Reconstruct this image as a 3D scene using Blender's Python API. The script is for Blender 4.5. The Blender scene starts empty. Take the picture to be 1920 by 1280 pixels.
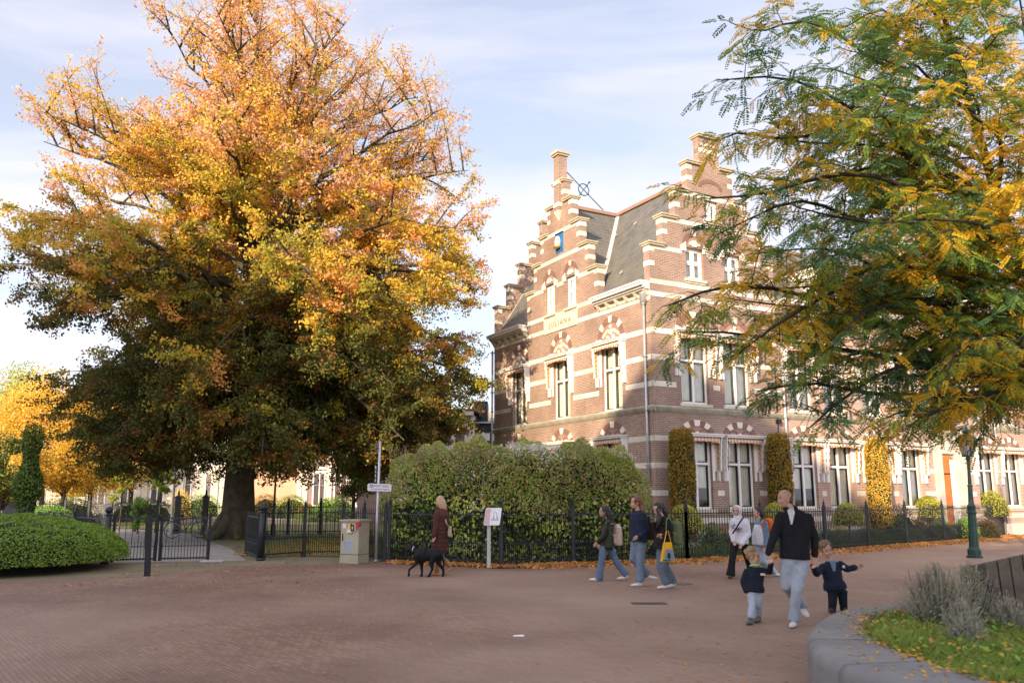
import bpy, bmesh, math, random
import numpy as np
from mathutils import Vector, Matrix
R = math.radians
random.seed(7)
rng = np.random.default_rng(11)
scene = bpy.context.scene
COL = scene.collection

# ------------------------------------------------------------------ camera
CAMH = 1.70
PITCH = math.atan(292/1562)
cam_data = bpy.data.cameras.new('camera')
cam_data.sensor_width = 36.0
cam_data.lens = 1562/1920*36.0
cam_data.clip_start = 0.05
cam_data.clip_end = 3000
cam_data.dof.use_dof = True
cam_data.dof.focus_distance = 27.0
cam_data.dof.aperture_fstop = 1.9
cam = bpy.data.objects.new('camera', cam_data)
COL.objects.link(cam)
cam.location = (0, 0, CAMH)
cam.rotation_euler = (math.pi/2 + PITCH, 0, 0)
scene.camera = cam

# ------------------------------------------------------------------ light
SUN_AZ = R(27.0)      # the sun stands behind the viewer, this far to the left
SUN_EL = R(18.8)
sd = bpy.data.lights.new('sun', 'SUN')
sd.energy = 5.0
sd.angle = R(0.5)
sd.color = (1.0, 0.80, 0.56)
sun = bpy.data.objects.new('sun', sd)
COL.objects.link(sun)
to_sun = Vector((-math.sin(SUN_AZ)*math.cos(SUN_EL), -math.cos(SUN_AZ)*math.cos(SUN_EL), math.sin(SUN_EL)))
sun.rotation_euler = to_sun.to_track_quat('Z', 'Y').to_euler()
world = bpy.data.worlds.new('World')
scene.world = world
world.use_nodes = True
wt = world.node_tree
for n in list(wt.nodes): wt.nodes.remove(n)
wo = wt.nodes.new('ShaderNodeOutputWorld')
wb = wt.nodes.new('ShaderNodeBackground')
sky = wt.nodes.new('ShaderNodeTexSky')
sky.sky_type = 'NISHITA'
sky.sun_disc = False
sky.sun_elevation = SUN_EL
sky.sun_rotation = math.atan2(to_sun.x, to_sun.y)
sky.altitude = 0
sky.air_density = 1.0
sky.dust_density = 1.5
sky.ozone_density = 1.5
SKY_STRENGTH = 0.15
wb.inputs['Strength'].default_value = SKY_STRENGTH
# thin high cloud: stretched noise over the sky direction, whitening the blue
tc = wt.nodes.new('ShaderNodeTexCoord')
mp = wt.nodes.new('ShaderNodeMapping')
mp.inputs['Rotation'].default_value = (0, R(18), R(35))
mp.inputs['Scale'].default_value = (1.0, 2.4, 5.0)
nz = wt.nodes.new('ShaderNodeTexNoise')
nz.inputs['Scale'].default_value = 1.6
nz.inputs['Detail'].default_value = 7
nz.inputs['Roughness'].default_value = 0.55
nz.inputs['Distortion'].default_value = 0.6
rp = wt.nodes.new('ShaderNodeMapRange')
rp.inputs['From Min'].default_value = 0.40
rp.inputs['From Max'].default_value = 0.64
rp.inputs['To Min'].default_value = 0.50
rp.inputs['To Max'].default_value = 1.0
mx = wt.nodes.new('ShaderNodeMix')
mx.data_type = 'RGBA'
CLOUD = (3.80, 3.78, 4.35, 1)
mx.inputs['B'].default_value = CLOUD
wt.links.new(tc.outputs['Generated'], mp.inputs['Vector'])
wt.links.new(mp.outputs['Vector'], nz.inputs['Vector'])
wt.links.new(nz.outputs['Fac'], rp.inputs['Value'])
wt.links.new(rp.outputs['Result'], mx.inputs['Factor'])
wt.links.new(sky.outputs['Color'], mx.inputs['A'])
# thin cloud scatters forward: it is brighter on the sun's side of the sky
dt = wt.nodes.new('ShaderNodeVectorMath'); dt.operation = 'DOT_PRODUCT'
dt.inputs[1].default_value = tuple(to_sun)
wt.links.new(tc.outputs['Generated'], dt.inputs[0])
gl = wt.nodes.new('ShaderNodeMapRange'); gl.interpolation_type = 'SMOOTHSTEP'
for k_, x_ in zip(('From Min', 'From Max', 'To Min', 'To Max'), (-.15, 1.0, 1.0, 2.1)): gl.inputs[k_].default_value = x_
wt.links.new(dt.outputs['Value'], gl.inputs['Value'])
sx = wt.nodes.new('ShaderNodeSeparateXYZ'); wt.links.new(tc.outputs['Generated'], sx.inputs[0])
hz = wt.nodes.new('ShaderNodeMapRange'); hz.interpolation_type = 'SMOOTHSTEP'
for k_, x_ in zip(('From Min', 'From Max', 'To Min', 'To Max'), (0.0, .55, 1.22, .96)): hz.inputs[k_].default_value = x_
wt.links.new(sx.outputs['Z'], hz.inputs['Value'])
ml = wt.nodes.new('ShaderNodeMath'); ml.operation = 'MULTIPLY'
wt.links.new(gl.outputs['Result'], ml.inputs[0]); wt.links.new(hz.outputs['Result'], ml.inputs[1])
cs = wt.nodes.new('ShaderNodeVectorMath'); cs.operation = 'SCALE'; cs.inputs[0].default_value = CLOUD[:3]
wt.links.new(ml.outputs[0], cs.inputs['Scale'])
wt.links.new(cs.outputs['Vector'], mx.inputs['B'])
wt.links.new(mx.outputs['Result'], wb.inputs['Color'])
wt.links.new(wb.outputs['Background'], wo.inputs['Surface'])

scene.view_settings.view_transform = 'Standard'
scene.view_settings.look = 'None'
scene.view_settings.exposure = 0.80
scene.view_settings.gamma = 1.0
scene.render.engine = 'CYCLES'
scene.cycles.max_bounces = 6
scene.cycles.transparent_max_bounces = 8

# ------------------------------------------------------------------ helpers
def tag(o, label=None, cat=None, group=None, kind=None):
    if label: o['label'] = label
    if cat: o['category'] = cat
    if group: o['group'] = group
    if kind: o['kind'] = kind
    return o

def empty(name, loc=(0, 0, 0), rz=0.0, label=None, cat=None, group=None):
    o = bpy.data.objects.new(name, None)
    o.empty_display_size = 0.3
    COL.objects.link(o)
    o.location = loc
    o.rotation_euler = (0, 0, rz)
    return tag(o, label, cat, group)

def link_mesh(name, me, parent=None):
    o = bpy.data.objects.new(name, me)
    COL.objects.link(o)
    if parent is not None: o.parent = parent
    return o

def copy_tree(o, parent=None):
    c = o.copy()
    COL.objects.link(c)
    c.parent = parent
    for ch in list(o.children): copy_tree(ch, c)
    return c

class MB:
    """collects simple shapes and links them as one mesh object"""
    def __init__(s): s.v, s.f, s.m = [], [], []
    def add(s, vs, fs, m=0):
        b = len(s.v)
        s.v += [tuple(v) for v in vs]
        s.f += [tuple(b+i for i in f) for f in fs]
        s.m += [m]*len(fs)
    def box(s, x0, x1, y0, y1, z0, z1, m=0):
        s.add([(x0,y0,z0),(x1,y0,z0),(x1,y1,z0),(x0,y1,z0),(x0,y0,z1),(x1,y0,z1),(x1,y1,z1),(x0,y1,z1)],
              [(0,3,2,1),(4,5,6,7),(0,1,5,4),(1,2,6,5),(2,3,7,6),(3,0,4,7)], m)
    def hull8(s, c, m=0):
        s.add(c, [(0,3,2,1),(4,5,6,7),(0,1,5,4),(1,2,6,5),(2,3,7,6),(3,0,4,7)], m)
    def beam(s, a, b, w, h, m=0, up=(0,0,1)):
        a, b = Vector(a), Vector(b)
        d = (b-a).normalized(); u = Vector(up)
        if abs(d.dot(u)) > .98: u = Vector((1,0,0))
        r = d.cross(u).normalized()*w/2; t = r.cross(d).normalized()*h/2
        s.hull8([a-r-t, a+r-t, a+r+t, a-r+t, b-r-t, b+r-t, b+r+t, b-r+t], m)
    def tube(s, pts, rad, n=8, m=0, cap=True, flat=None):
        pts = [Vector(p) for p in pts]
        if not hasattr(rad, '__len__'): rad = [rad]*len(pts)
        b = len(s.v); prev = None
        for i, p in enumerate(pts):
            d = (pts[min(i+1, len(pts)-1)]-pts[max(i-1, 0)])
            d = d.normalized() if d.length > 1e-9 else Vector((0,0,1))
            if prev is None:
                u = Vector((0,0,1)) if abs(d.z) < .9 else Vector((1,0,0))
                a = d.cross(u).normalized()
            else:
                a = (prev-d*prev.dot(d))
                a = a.normalized() if a.length > 1e-6 else d.orthogonal().normalized()
            prev = a; c = d.cross(a)
            rr = rad[i]
            ra, rb = (rr if hasattr(rr, '__len__') else (rr, rr))
            for k in range(n):
                t = 2*math.pi*k/n
                s.v.append(tuple(p+a*math.cos(t)*ra+c*math.sin(t)*rb))
        for i in range(len(pts)-1):
            for k in range(n):
                q = b+i*n
                s.f.append((q+k, q+(k+1) % n, q+n+(k+1) % n, q+n+k)); s.m.append(m)
        if cap:
            s.f.append(tuple(b+k for k in range(n))[::-1]); s.m.append(m)
            q = b+(len(pts)-1)*n
            s.f.append(tuple(q+k for k in range(n))); s.m.append(m)
    def lathe(s, prof, c=(0,0,0), n=12, m=0):
        b = len(s.v)
        for r, z in prof:
            for k in range(n):
                t = 2*math.pi*(k+.5)/n
                s.v.append((c[0]+r*math.cos(t), c[1]+r*math.sin(t), c[2]+z))
        for i in range(len(prof)-1):
            for k in range(n):
                q = b+i*n
                s.f.append((q+k, q+(k+1) % n, q+n+(k+1) % n, q+n+k)); s.m.append(m)
        s.f.append(tuple(b+k for k in range(n))[::-1]); s.m.append(m)
        q = b+(len(prof)-1)*n
        s.f.append(tuple(q+k for k in range(n))); s.m.append(m)
    def ball(s, c, r, n=12, m=0, rings=8):
        r = r if hasattr(r, '__len__') else (r, r, r)
        b = len(s.v)
        for i in range(1, rings):
            a = math.pi*i/rings
            for k in range(n):
                t = 2*math.pi*k/n
                s.v.append((c[0]+r[0]*math.sin(a)*math.cos(t), c[1]+r[1]*math.sin(a)*math.sin(t), c[2]-r[2]*math.cos(a)))
        lo = len(s.v); s.v.append((c[0], c[1], c[2]-r[2])); s.v.append((c[0], c[1], c[2]+r[2]))
        for i in range(rings-2):
            for k in range(n):
                q = b+i*n
                s.f.append((q+k, q+(k+1) % n, q+n+(k+1) % n, q+n+k)); s.m.append(m)
        for k in range(n):
            s.f.append((lo, b+(k+1) % n, b+k)); s.m.append(m)
            q = b+(rings-2)*n
            s.f.append((lo+1, q+k, q+(k+1) % n)); s.m.append(m)
    def prism(s, poly, f3, d0, d1, m=0):
        """poly of (u, v); f3(u, v, d) gives the 3-D point"""
        n = len(poly)
        vs = [f3(u, v, d0) for u, v in poly]+[f3(u, v, d1) for u, v in poly]
        s.add(vs, [tuple(range(n))[::-1], tuple(range(n, 2*n))]+[(i, (i+1) % n, n+(i+1) % n, n+i) for i in range(n)], m)
    def build(s, name, mats, parent=None, smooth=False):
        me = bpy.data.meshes.new(name)
        me.from_pydata(s.v, [], s.f)
        if not isinstance(mats, (list, tuple)): mats = [mats]
        for x in mats: me.materials.append(x)
        me.polygons.foreach_set('material_index', s.m)
        if smooth: me.polygons.foreach_set('use_smooth', [True]*len(s.f))
        me.update()
        return link_mesh(name, me, parent)

def quads_mesh(name, V, mats, midx, parent=None, nper=4):
    """V: (N, nper, 3) array of separate polygons"""
    N = len(V)
    me = bpy.data.meshes.new(name)
    me.vertices.add(N*nper); me.vertices.foreach_set('co', np.ascontiguousarray(V, dtype=np.float32).ravel())
    me.loops.add(N*nper); me.loops.foreach_set('vertex_index', np.arange(N*nper, dtype=np.int32))
    me.polygons.add(N)
    me.polygons.foreach_set('loop_start', np.arange(0, N*nper, nper, dtype=np.int32))
    me.polygons.foreach_set('loop_total', np.full(N, nper, dtype=np.int32))
    for x in mats: me.materials.append(x)
    me.polygons.foreach_set('material_index', np.asarray(midx, dtype=np.int32))
    me.update(calc_edges=True)
    return link_mesh(name, me, parent)

def unit(a): return a/np.maximum(np.linalg.norm(a, axis=-1, keepdims=True), 1e-9)

def leaf_quads(P, L, W, out=None, bias=0.0, droop=0.0):
    """rhombic leaves at P, random directions, normals leaning towards `out`"""
    N = len(P)
    nrm = unit(rng.normal(size=(N, 3)))
    if out is not None: nrm = unit(nrm+out*bias)
    a = rng.normal(size=(N, 3)); a[:, 2] -= droop
    a = unit(a-nrm*np.sum(a*nrm, axis=1, keepdims=True))
    b = np.cross(nrm, a)
    L = (L*rng.uniform(.7, 1.25, size=N))[:, None]/2; W = (W*rng.uniform(.7, 1.25, size=N))[:, None]/2
    return np.stack([P-a*L, P+b*W-a*L*.1, P+a*L, P-b*W-a*L*.1], axis=1)

# ------------------------------------------------------------------ materials
def new_mat(name):
    m = bpy.data.materials.new(name); m.use_nodes = True
    t = m.node_tree
    return m, t, t.nodes['Principled BSDF'], t.nodes['Material Output']

def rgba(c): return (c[0], c[1], c[2], 1)

def mixc(t, fac, a, b):
    n = t.nodes.new('ShaderNodeMix'); n.data_type = 'RGBA'
    for k, v in (('Factor', fac), ('A', a), ('B', b)):
        if isinstance(v, (tuple, list)): n.inputs[k].default_value = rgba(v)
        elif isinstance(v, (int, float)): n.inputs[k].default_value = v
        else: t.links.new(v, n.inputs[k])
    return n.outputs['Result']

def noise(t, scale, detail=4, vec=None, rough=.6):
    n = t.nodes.new('ShaderNodeTexNoise')
    n.inputs['Scale'].default_value = scale; n.inputs['Detail'].default_value = detail
    n.inputs['Roughness'].default_value = rough
    if vec is None:
        c = t.nodes.new('ShaderNodeTexCoord'); vec = c.outputs['Object']
    t.links.new(vec, n.inputs['Vector'])
    return n.outputs['Fac']

def remap(t, v, a, b, c=0.0, d=1.0):
    n = t.nodes.new('ShaderNodeMapRange')
    for k, x in zip(('From Min', 'From Max', 'To Min', 'To Max'), (a, b, c, d)): n.inputs[k].default_value = x
    t.links.new(v, n.inputs['Value'])
    return n.outputs['Result']

def bump(t, bs, h, strength, dist=.02):
    n = t.nodes.new('ShaderNodeBump'); n.inputs['Strength'].default_value = strength; n.inputs['Distance'].default_value = dist
    t.links.new(h, n.inputs['Height']); t.links.new(n.outputs['Normal'], bs.inputs['Normal'])

def mat(name, c1, c2=None, scale=4.0, rough=.75, bmp=0.0, bscale=40.0, metal=0.0, spec=.4, lo=.35, hi=.65):
    m, t, bs, o = new_mat(name)
    bs.inputs['Roughness'].default_value = rough
    bs.inputs['Metallic'].default_value = metal
    bs.inputs['Specular IOR Level'].default_value = spec
    if c2 is None: c2 = tuple(x*.72 for x in c1)
    f = remap(t, noise(t, scale, 5), lo, hi)
    t.links.new(mixc(t, f, c1, c2), bs.inputs['Base Color'])
    if bmp: bump(t, bs, noise(t, bscale, 4), bmp)
    return m

def leaf_mat(name, c1, c2, transl=.35, rough=.6, scale=.6):
    m, t, bs, o = new_mat(name)
    g = t.nodes.new('ShaderNodeNewGeometry')
    f = mixc(t, .35, g.outputs['Random Per Island'], noise(t, scale, 2))
    col = mixc(t, f, c1, c2)
    t.links.new(col, bs.inputs['Base Color'])
    bs.inputs['Roughness'].default_value = rough
    bs.inputs['Specular IOR Level'].default_value = .25
    tr = t.nodes.new('ShaderNodeBsdfTranslucent'); t.links.new(col, tr.inputs['Color'])
    mxs = t.nodes.new('ShaderNodeMixShader'); mxs.inputs['Fac'].default_value = transl
    t.links.new(bs.outputs['BSDF'], mxs.inputs[1]); t.links.new(tr.outputs['BSDF'], mxs.inputs[2])
    t.links.new(mxs.outputs['Shader'], o.inputs['Surface'])
    return m

def brick_mat(name, ca, cb, mortar, bw=.22, bh=.065, mort=.010, wall=True, var=.6, rot=0.0, grime=None, bs_bump=.3, rough=.85, gscale=.5, cc=None):
    m, t, bs, o = new_mat(name)
    c = t.nodes.new('ShaderNodeTexCoord')
    if wall:
        s = t.nodes.new('ShaderNodeSeparateXYZ'); t.links.new(c.outputs['Object'], s.inputs[0])
        a = t.nodes.new('ShaderNodeMath'); a.operation = 'ADD'
        t.links.new(s.outputs['X'], a.inputs[0]); t.links.new(s.outputs['Y'], a.inputs[1])
        v = t.nodes.new('ShaderNodeCombineXYZ')
        t.links.new(a.outputs[0], v.inputs['X']); t.links.new(s.outputs['Z'], v.inputs['Y'])
        vec = v.outputs[0]
    else:
        mpn = t.nodes.new('ShaderNodeMapping'); mpn.inputs['Rotation'].default_value = (0, 0, rot)
        t.links.new(c.outputs['Object'], mpn.inputs['Vector']); vec = mpn.outputs['Vector']
    b = t.nodes.new('ShaderNodeTexBrick')
    b.inputs['Scale'].default_value = 1.0
    b.inputs['Brick Width'].default_value = bw; b.inputs['Row Height'].default_value = bh
    b.inputs['Mortar Size'].default_value = mort; b.inputs['Mortar Smooth'].default_value = .2
    b.inputs['Bias'].default_value = 0
    b.inputs['Color1'].default_value = rgba(ca); b.inputs['Color2'].default_value = rgba(cb); b.inputs['Mortar'].default_value = rgba(mortar)
    t.links.new(vec, b.inputs['Vector'])
    col = b.outputs['Color']
    if grime is not None:
        f = remap(t, noise(t, gscale, 6), .38, .68, 0, var)
        col = mixc(t, f, col, grime)
    if cc is not None:
        d_ = remap(t, noise(t, 9.0, 2), .62, .70, 0, .45)
        col = mixc(t, d_, col, tuple(x*.45 for x in grime))
        f = remap(t, noise(t, gscale*.22, 4), .42, .62, 0, .7)
        col = mixc(t, f, col, cc)
    t.links.new(col, bs.inputs['Base Color'])
    bs.inputs['Roughness'].default_value = rough; bs.inputs['Specular IOR Level'].default_value = .25
    inv = t.nodes.new('ShaderNodeMath'); inv.operation = 'SUBTRACT'; inv.inputs[0].default_value = 1
    t.links.new(b.outputs['Fac'], inv.inputs[1])
    bump(t, bs, inv.outputs[0], bs_bump, .008)
    return m

M = {}
M['brick'] = brick_mat('brick', (.235,.13,.092), (.35,.21,.15), (.44,.38,.32), grime=(.16,.098,.076), mort=.011)
M['arch_brick'] = mat('arch_brick', (.23,.13,.095), (.18,.10,.075), 8, .85, .3, 40)
M['tympanum'] = mat('tympanum', (.34,.21,.155), (.28,.17,.125), 6, .85)
M['brick_pale'] = brick_mat('brick_pale', (.34,.18,.125), (.44,.26,.18), (.55,.48,.42), grime=(.36,.22,.17))
M['stone'] = mat('stone', (.66,.60,.50), (.52,.46,.36), 2.5, .8, .25, 30)
M['band'] = mat('band', (.74,.69,.61), (.56,.50,.41), .9, .7, .1, 30)
M['coping'] = mat('coping', (.52,.43,.31), (.38,.33,.22), 3, .85, .3, 25)
M['white'] = mat('white', (.82,.80,.76), (.74,.71,.66), 2, .45, .03, 20)
M['string'] = mat('string_course', (.40,.36,.29), (.27,.25,.17), 2.5, .85, .3, 30)
M['slate'] = brick_mat('slate', (.10,.10,.10), (.155,.15,.14), (.04,.04,.04), bw=.24, bh=.17, mort=.008, grime=(.17,.155,.12), var=.7, bs_bump=.6, rough=.55, gscale=1.3)
M['lead'] = mat('lead', (.55,.54,.51), (.42,.41,.38), 5, .5)
M['ridge'] = mat('ridge_tile', (.34,.20,.14), (.26,.17,.13), 6, .8)
M['zinc'] = mat('zinc', (.52,.53,.53), (.40,.41,.42), 6, .4, 0, 10, .5)
M['black_sash'] = mat('black_sash', (.016,.018,.022), (.012,.014,.016), 4, .35)
M['olive_sash'] = mat('olive_sash', (.09,.09,.06), (.06,.06,.04), 4, .4)
M['curtain'] = mat('curtain', (.88,.84,.72), (.80,.75,.62), 3, .9)
M['room'] = mat('room', (.045,.038,.032), (.02,.018,.016), 2, .9)
M['iron'] = mat('black_iron', (.012,.015,.020), (.020,.024,.030), 12, .42, .1, 60)
M['green_iron'] = mat('green_iron', (.010,.038,.027), (.014,.048,.034), 8, .38, .1, 40)
M['blue'] = mat('blue_enamel', (.02,.16,.42), (.02,.13,.36), 5, .5)
M['gold'] = mat('gold', (.75,.50,.14), (.6,.38,.1), 20, .35, 0, 10, .6)
M['dark_wall'] = mat('dark_cladding', (.028,.030,.036), (.02,.022,.026), 3, .5)
M['door'] = mat('orange_door', (.55,.19,.04), (.42,.13,.03), 5, .5)
M['bark'] = mat('bark', (.10,.085,.055), (.045,.042,.025), 3.5, .95, 1.0, 5)
M['bark_light'] = mat('bark_light', (.30,.22,.14), (.20,.15,.10), 3, .8, .3, 20)
M['asphalt_path'] = mat('path', (.30,.27,.24), (.24,.21,.18), 1.2, .9, .2, 60)

def glass_mat():
    m, t, bs, o = new_mat('window_glass')
    g = t.nodes.new('ShaderNodeBsdfGlossy'); g.inputs['Roughness'].default_value = .03
    g.inputs['Color'].default_value = (.9,.93,.95,1)
    tr = t.nodes.new('ShaderNodeBsdfTransparent'); tr.inputs['Color'].default_value = (.95,.96,.95,1)
    l = t.nodes.new('ShaderNodeLayerWeight'); l.inputs['Blend'].default_value = .35
    f = remap(t, l.outputs['Fresnel'], 0, 1, .10, .95)
    x = t.nodes.new('ShaderNodeMixShader')
    t.links.new(f, x.inputs['Fac']); t.links.new(tr.outputs[0], x.inputs[1]); t.links.new(g.outputs[0], x.inputs[2])
    t.links.new(x.outputs[0], o.inputs['Surface'])
    return m
M['glass'] = glass_mat()

def awning_mat():
    m, t, bs, o = new_mat('awning_fabric')
    c = t.nodes.new('ShaderNodeTexCoord')
    mpn = t.nodes.new('ShaderNodeMapping'); mpn.inputs['Rotation'].default_value = (.0, R(45), .0)
    t.links.new(c.outputs['Object'], mpn.inputs['Vector'])
    k = t.nodes.new('ShaderNodeTexChecker'); k.inputs['Scale'].default_value = 9
    t.links.new(mpn.outputs['Vector'], k.inputs['Vector'])
    t.links.new(mixc(t, k.outputs['Fac'], (.52,.22,.10), (.66,.60,.51)), bs.inputs['Base Color'])
    bs.inputs['Roughness'].default_value = .9
    return m
M['awning'] = awning_mat()

# ------------------------------------------------------------------ ground
def sheet(name, pts, z, m, sub=None):
    me = bpy.data.meshes.new(name)
    me.from_pydata([(x, y, z) for x, y in pts], [], [tuple(range(len(pts)))])
    me.materials.append(m)
    return tag(link_mesh(name, me), kind='structure')

M['soil'] = mat('soil', (.17,.14,.075), (.10,.085,.05), .25, .95, .5, 12)
M['pavers'] = brick_mat('pavers', (.215,.122,.086), (.31,.188,.134), (.10,.075,.05), bw=.20, bh=.055, mort=.0055, wall=False, rot=R(52),
                        grime=(.150,.088,.064), var=.9, bs_bump=.5, gscale=.45, rough=.62, cc=(.345,.24,.18))
M['grit'] = mat('gritty_paving', (.215,.165,.105), (.15,.125,.07), .8, .95, .6, 30)
M['lawn_soil'] = mat('lawn_base', (.13,.16,.03), (.16,.12,.04), .8, .95, .4, 20)

sheet('ground', [(-600,-300),(600,-300),(600,900),(-600,900)], -.02, M['soil'])
# the plaza reaches the fence line and the gate
sheet('street', [(-60,-40),(60,-40),(60,60.0),(23.5,39.3),(16.9,32.9),(10.3,27.0),(5.0,23.15),(1.7,21.9),(-.25,20.9),(-3.3,22.5),(-4.8,22.2),(-7.0,21.2),(-8.2,18.5),(-9.5,18.4),(-12,16.8),(-17,18.2),(-60,26)], 0.0, M['pavers'])

# ------------------------------------------------------------------ main brick building
def text_mesh(name, s, size, m, parent, loc, rot, ext=.004, spacing=1.0, align='CENTER'):
    cu = bpy.data.curves.new('tmp', 'FONT')
    cu.body = s; cu.size = size; cu.extrude = ext; cu.align_x = align; cu.align_y = 'CENTER'; cu.space_character = spacing
    to = bpy.data.objects.new('tmp', cu); COL.objects.link(to)
    dg = bpy.context.evaluated_depsgraph_get()
    me = bpy.data.meshes.new_from_object(to.evaluated_get(dg))
    bpy.data.objects.remove(to); bpy.data.curves.remove(cu)
    me.materials.clear(); me.materials.append(m)
    o = link_mesh(name, me, parent); o.location = loc; o.rotation_euler = rot
    return o

BA = math.atan2(.4786, .878)
C0 = Vector((4.92, 28.85, 0))
bxv = Vector((math.cos(BA), math.sin(BA), 0)); byv = Vector((-math.sin(BA), math.cos(BA), 0))
def bl(x, y, z=0): return C0+bxv*x+byv*y+Vector((0, 0, z))

main = empty('school_building', C0, BA, 'banded brick building with stepped gables, JULIANA plaque and blue bell panel, behind the ivy hedge', 'building')
W = 6.1; LEN = 12.05; LC = 6.04; EAVE = 9.25
fR = lambda u, z, d: (u, d, z)
fL = lambda u, z, d: (d, u, z)

def stepfn(edges, base):
    """edges: list of (centre, half width, top)"""
    def top(u):
        t = base
        for c, hw, z in edges:
            if abs(u-c) < hw: t = max(t, z)
        return t
    return top
gR = [(3.05, 3.05, 10.65), (3.05, 2.42, 11.8), (3.05, 1.78, 12.95), (3.05, 1.13, 14.15), (3.05, .5, 15.35)]
gL = [(LC, 2.79, 10.6), (LC, 2.18, 11.75), (LC, 1.575, 12.9), (LC, .985, 14.05), (LC, .42, 15.0)]
g2 = [(16.05+(c-3.05), h, z) for c, h, z in gR]

def facade(mb, f3, u0, u1, edges, base, holes, th=.32, m=0, zmin=0.0):
    top = stepfn(edges, base)
    us = {u0, u1}; zs = {zmin, base}
    for c, h, z in edges:
        for e in (c-h, c+h):
            if u0 < e < u1: us.add(e)
        zs.add(z)
    for a, b, c, d in holes:
        us |= {a, b}; zs |= {c, d}
    us = sorted(us); zs = sorted(zs)
    for i in range(len(us)-1):
        uc = (us[i]+us[i+1])/2
        run = None
        for k in range(len(zs)-1):
            zc = (zs[k]+zs[k+1])/2
            ok = zc < top(uc) and not any(a < uc < b and c < zc < d for a, b, c, d in holes)
            if ok and run is None: run = zs[k]
            if run is not None and (not ok or k == len(zs)-2):
                ze = zs[k+1] if ok else zs[k]
                a, b = us[i], us[i+1]
                mb.hull8([f3(a, run, 0), f3(b, run, 0), f3(b, run, th), f3(a, run, th), f3(a, ze, 0), f3(b, ze, 0), f3(b, ze, th), f3(a, ze, th)], m)
                run = None

def gaps(u0, u1, holes):
    segs = [(u0, u1)]
    for a, b in holes:
        out = []
        for s, e in segs:
            if b <= s or a >= e: out.append((s, e)); continue
            if a > s: out.append((s, a))
            if b < e: out.append((b, e))
        segs = out
    return [(s, e) for s, e in segs if e-s > .03]

winL = [2.45, 6.0, 9.55]
winR = [1.9, 3.93, 7.2, 9.15, 11.35, 13.4, 18.6, 20.5, 22.9, 24.9, 27.6, 29.6]
WW, H1, S1, HG, SG = 1.28, 2.5, 4.98, 2.5, 1.28
holesL = [(c-WW/2, c+WW/2, S1-.12, S1+H1-.1) for c in winL]+[(c-WW/2, c+WW/2, SG, SG+HG) for c in winL]
upL = [(5.2, .78), (6.86, .78)]
holesL += [(c-w/2, c+w/2, 9.4, 10.72) for c, w in upL]
holesR1 = [(c-WW/2, c+WW/2, S1, S1+H1-.05) for c in winR]+[(c-WW/2, c+WW/2, SG, SG+HG) for c in winR]
upR = [2.12, 3.98, 15.1, 17.0]
holesR1 += [(c-.42, c+.42, 9.6, 10.8) for c in upR]
holesR1 += [(2.72, 3.38, 12.05, 13.05)]
RW = 33.0
def hsel(hs, a, b): return [h for h in hs if h[0] > a and h[1] < b]

mb = MB()
mb2 = MB(); facade(mb2, fR, 0, W, gR, EAVE, hsel(holesR1, 0, W))
front = mb2.build('front_wall', M['brick'], main)
mb2 = MB(); facade(mb2, fL, .32, LEN-.32, gL, EAVE, hsel(holesL, 0, LEN))
mb2.build('side_wall', M['brick'], main)
mb2 = MB(); facade(mb2, lambda u, z, d: (u, LEN-d, z), 0, W, gR, EAVE, [])
mb2.build('rear_wall', M['brick'], main)
mb2 = MB(); facade(mb2, fR, W, RW, g2, EAVE, hsel(holesR1, W, RW)); mb2.box(RW-.3, RW, .32, 9, 0, EAVE)
mb2.build('wing_wall', M['brick_pale'], main)
mb2 = MB(); mb2.box(W-.3, W, .33, LEN-.33, 0, 9.2); mb2.box(W, RW, 8.7, 9.0, 0, EAVE); mb2.build('inner_wall', M['brick'], main)

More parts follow.
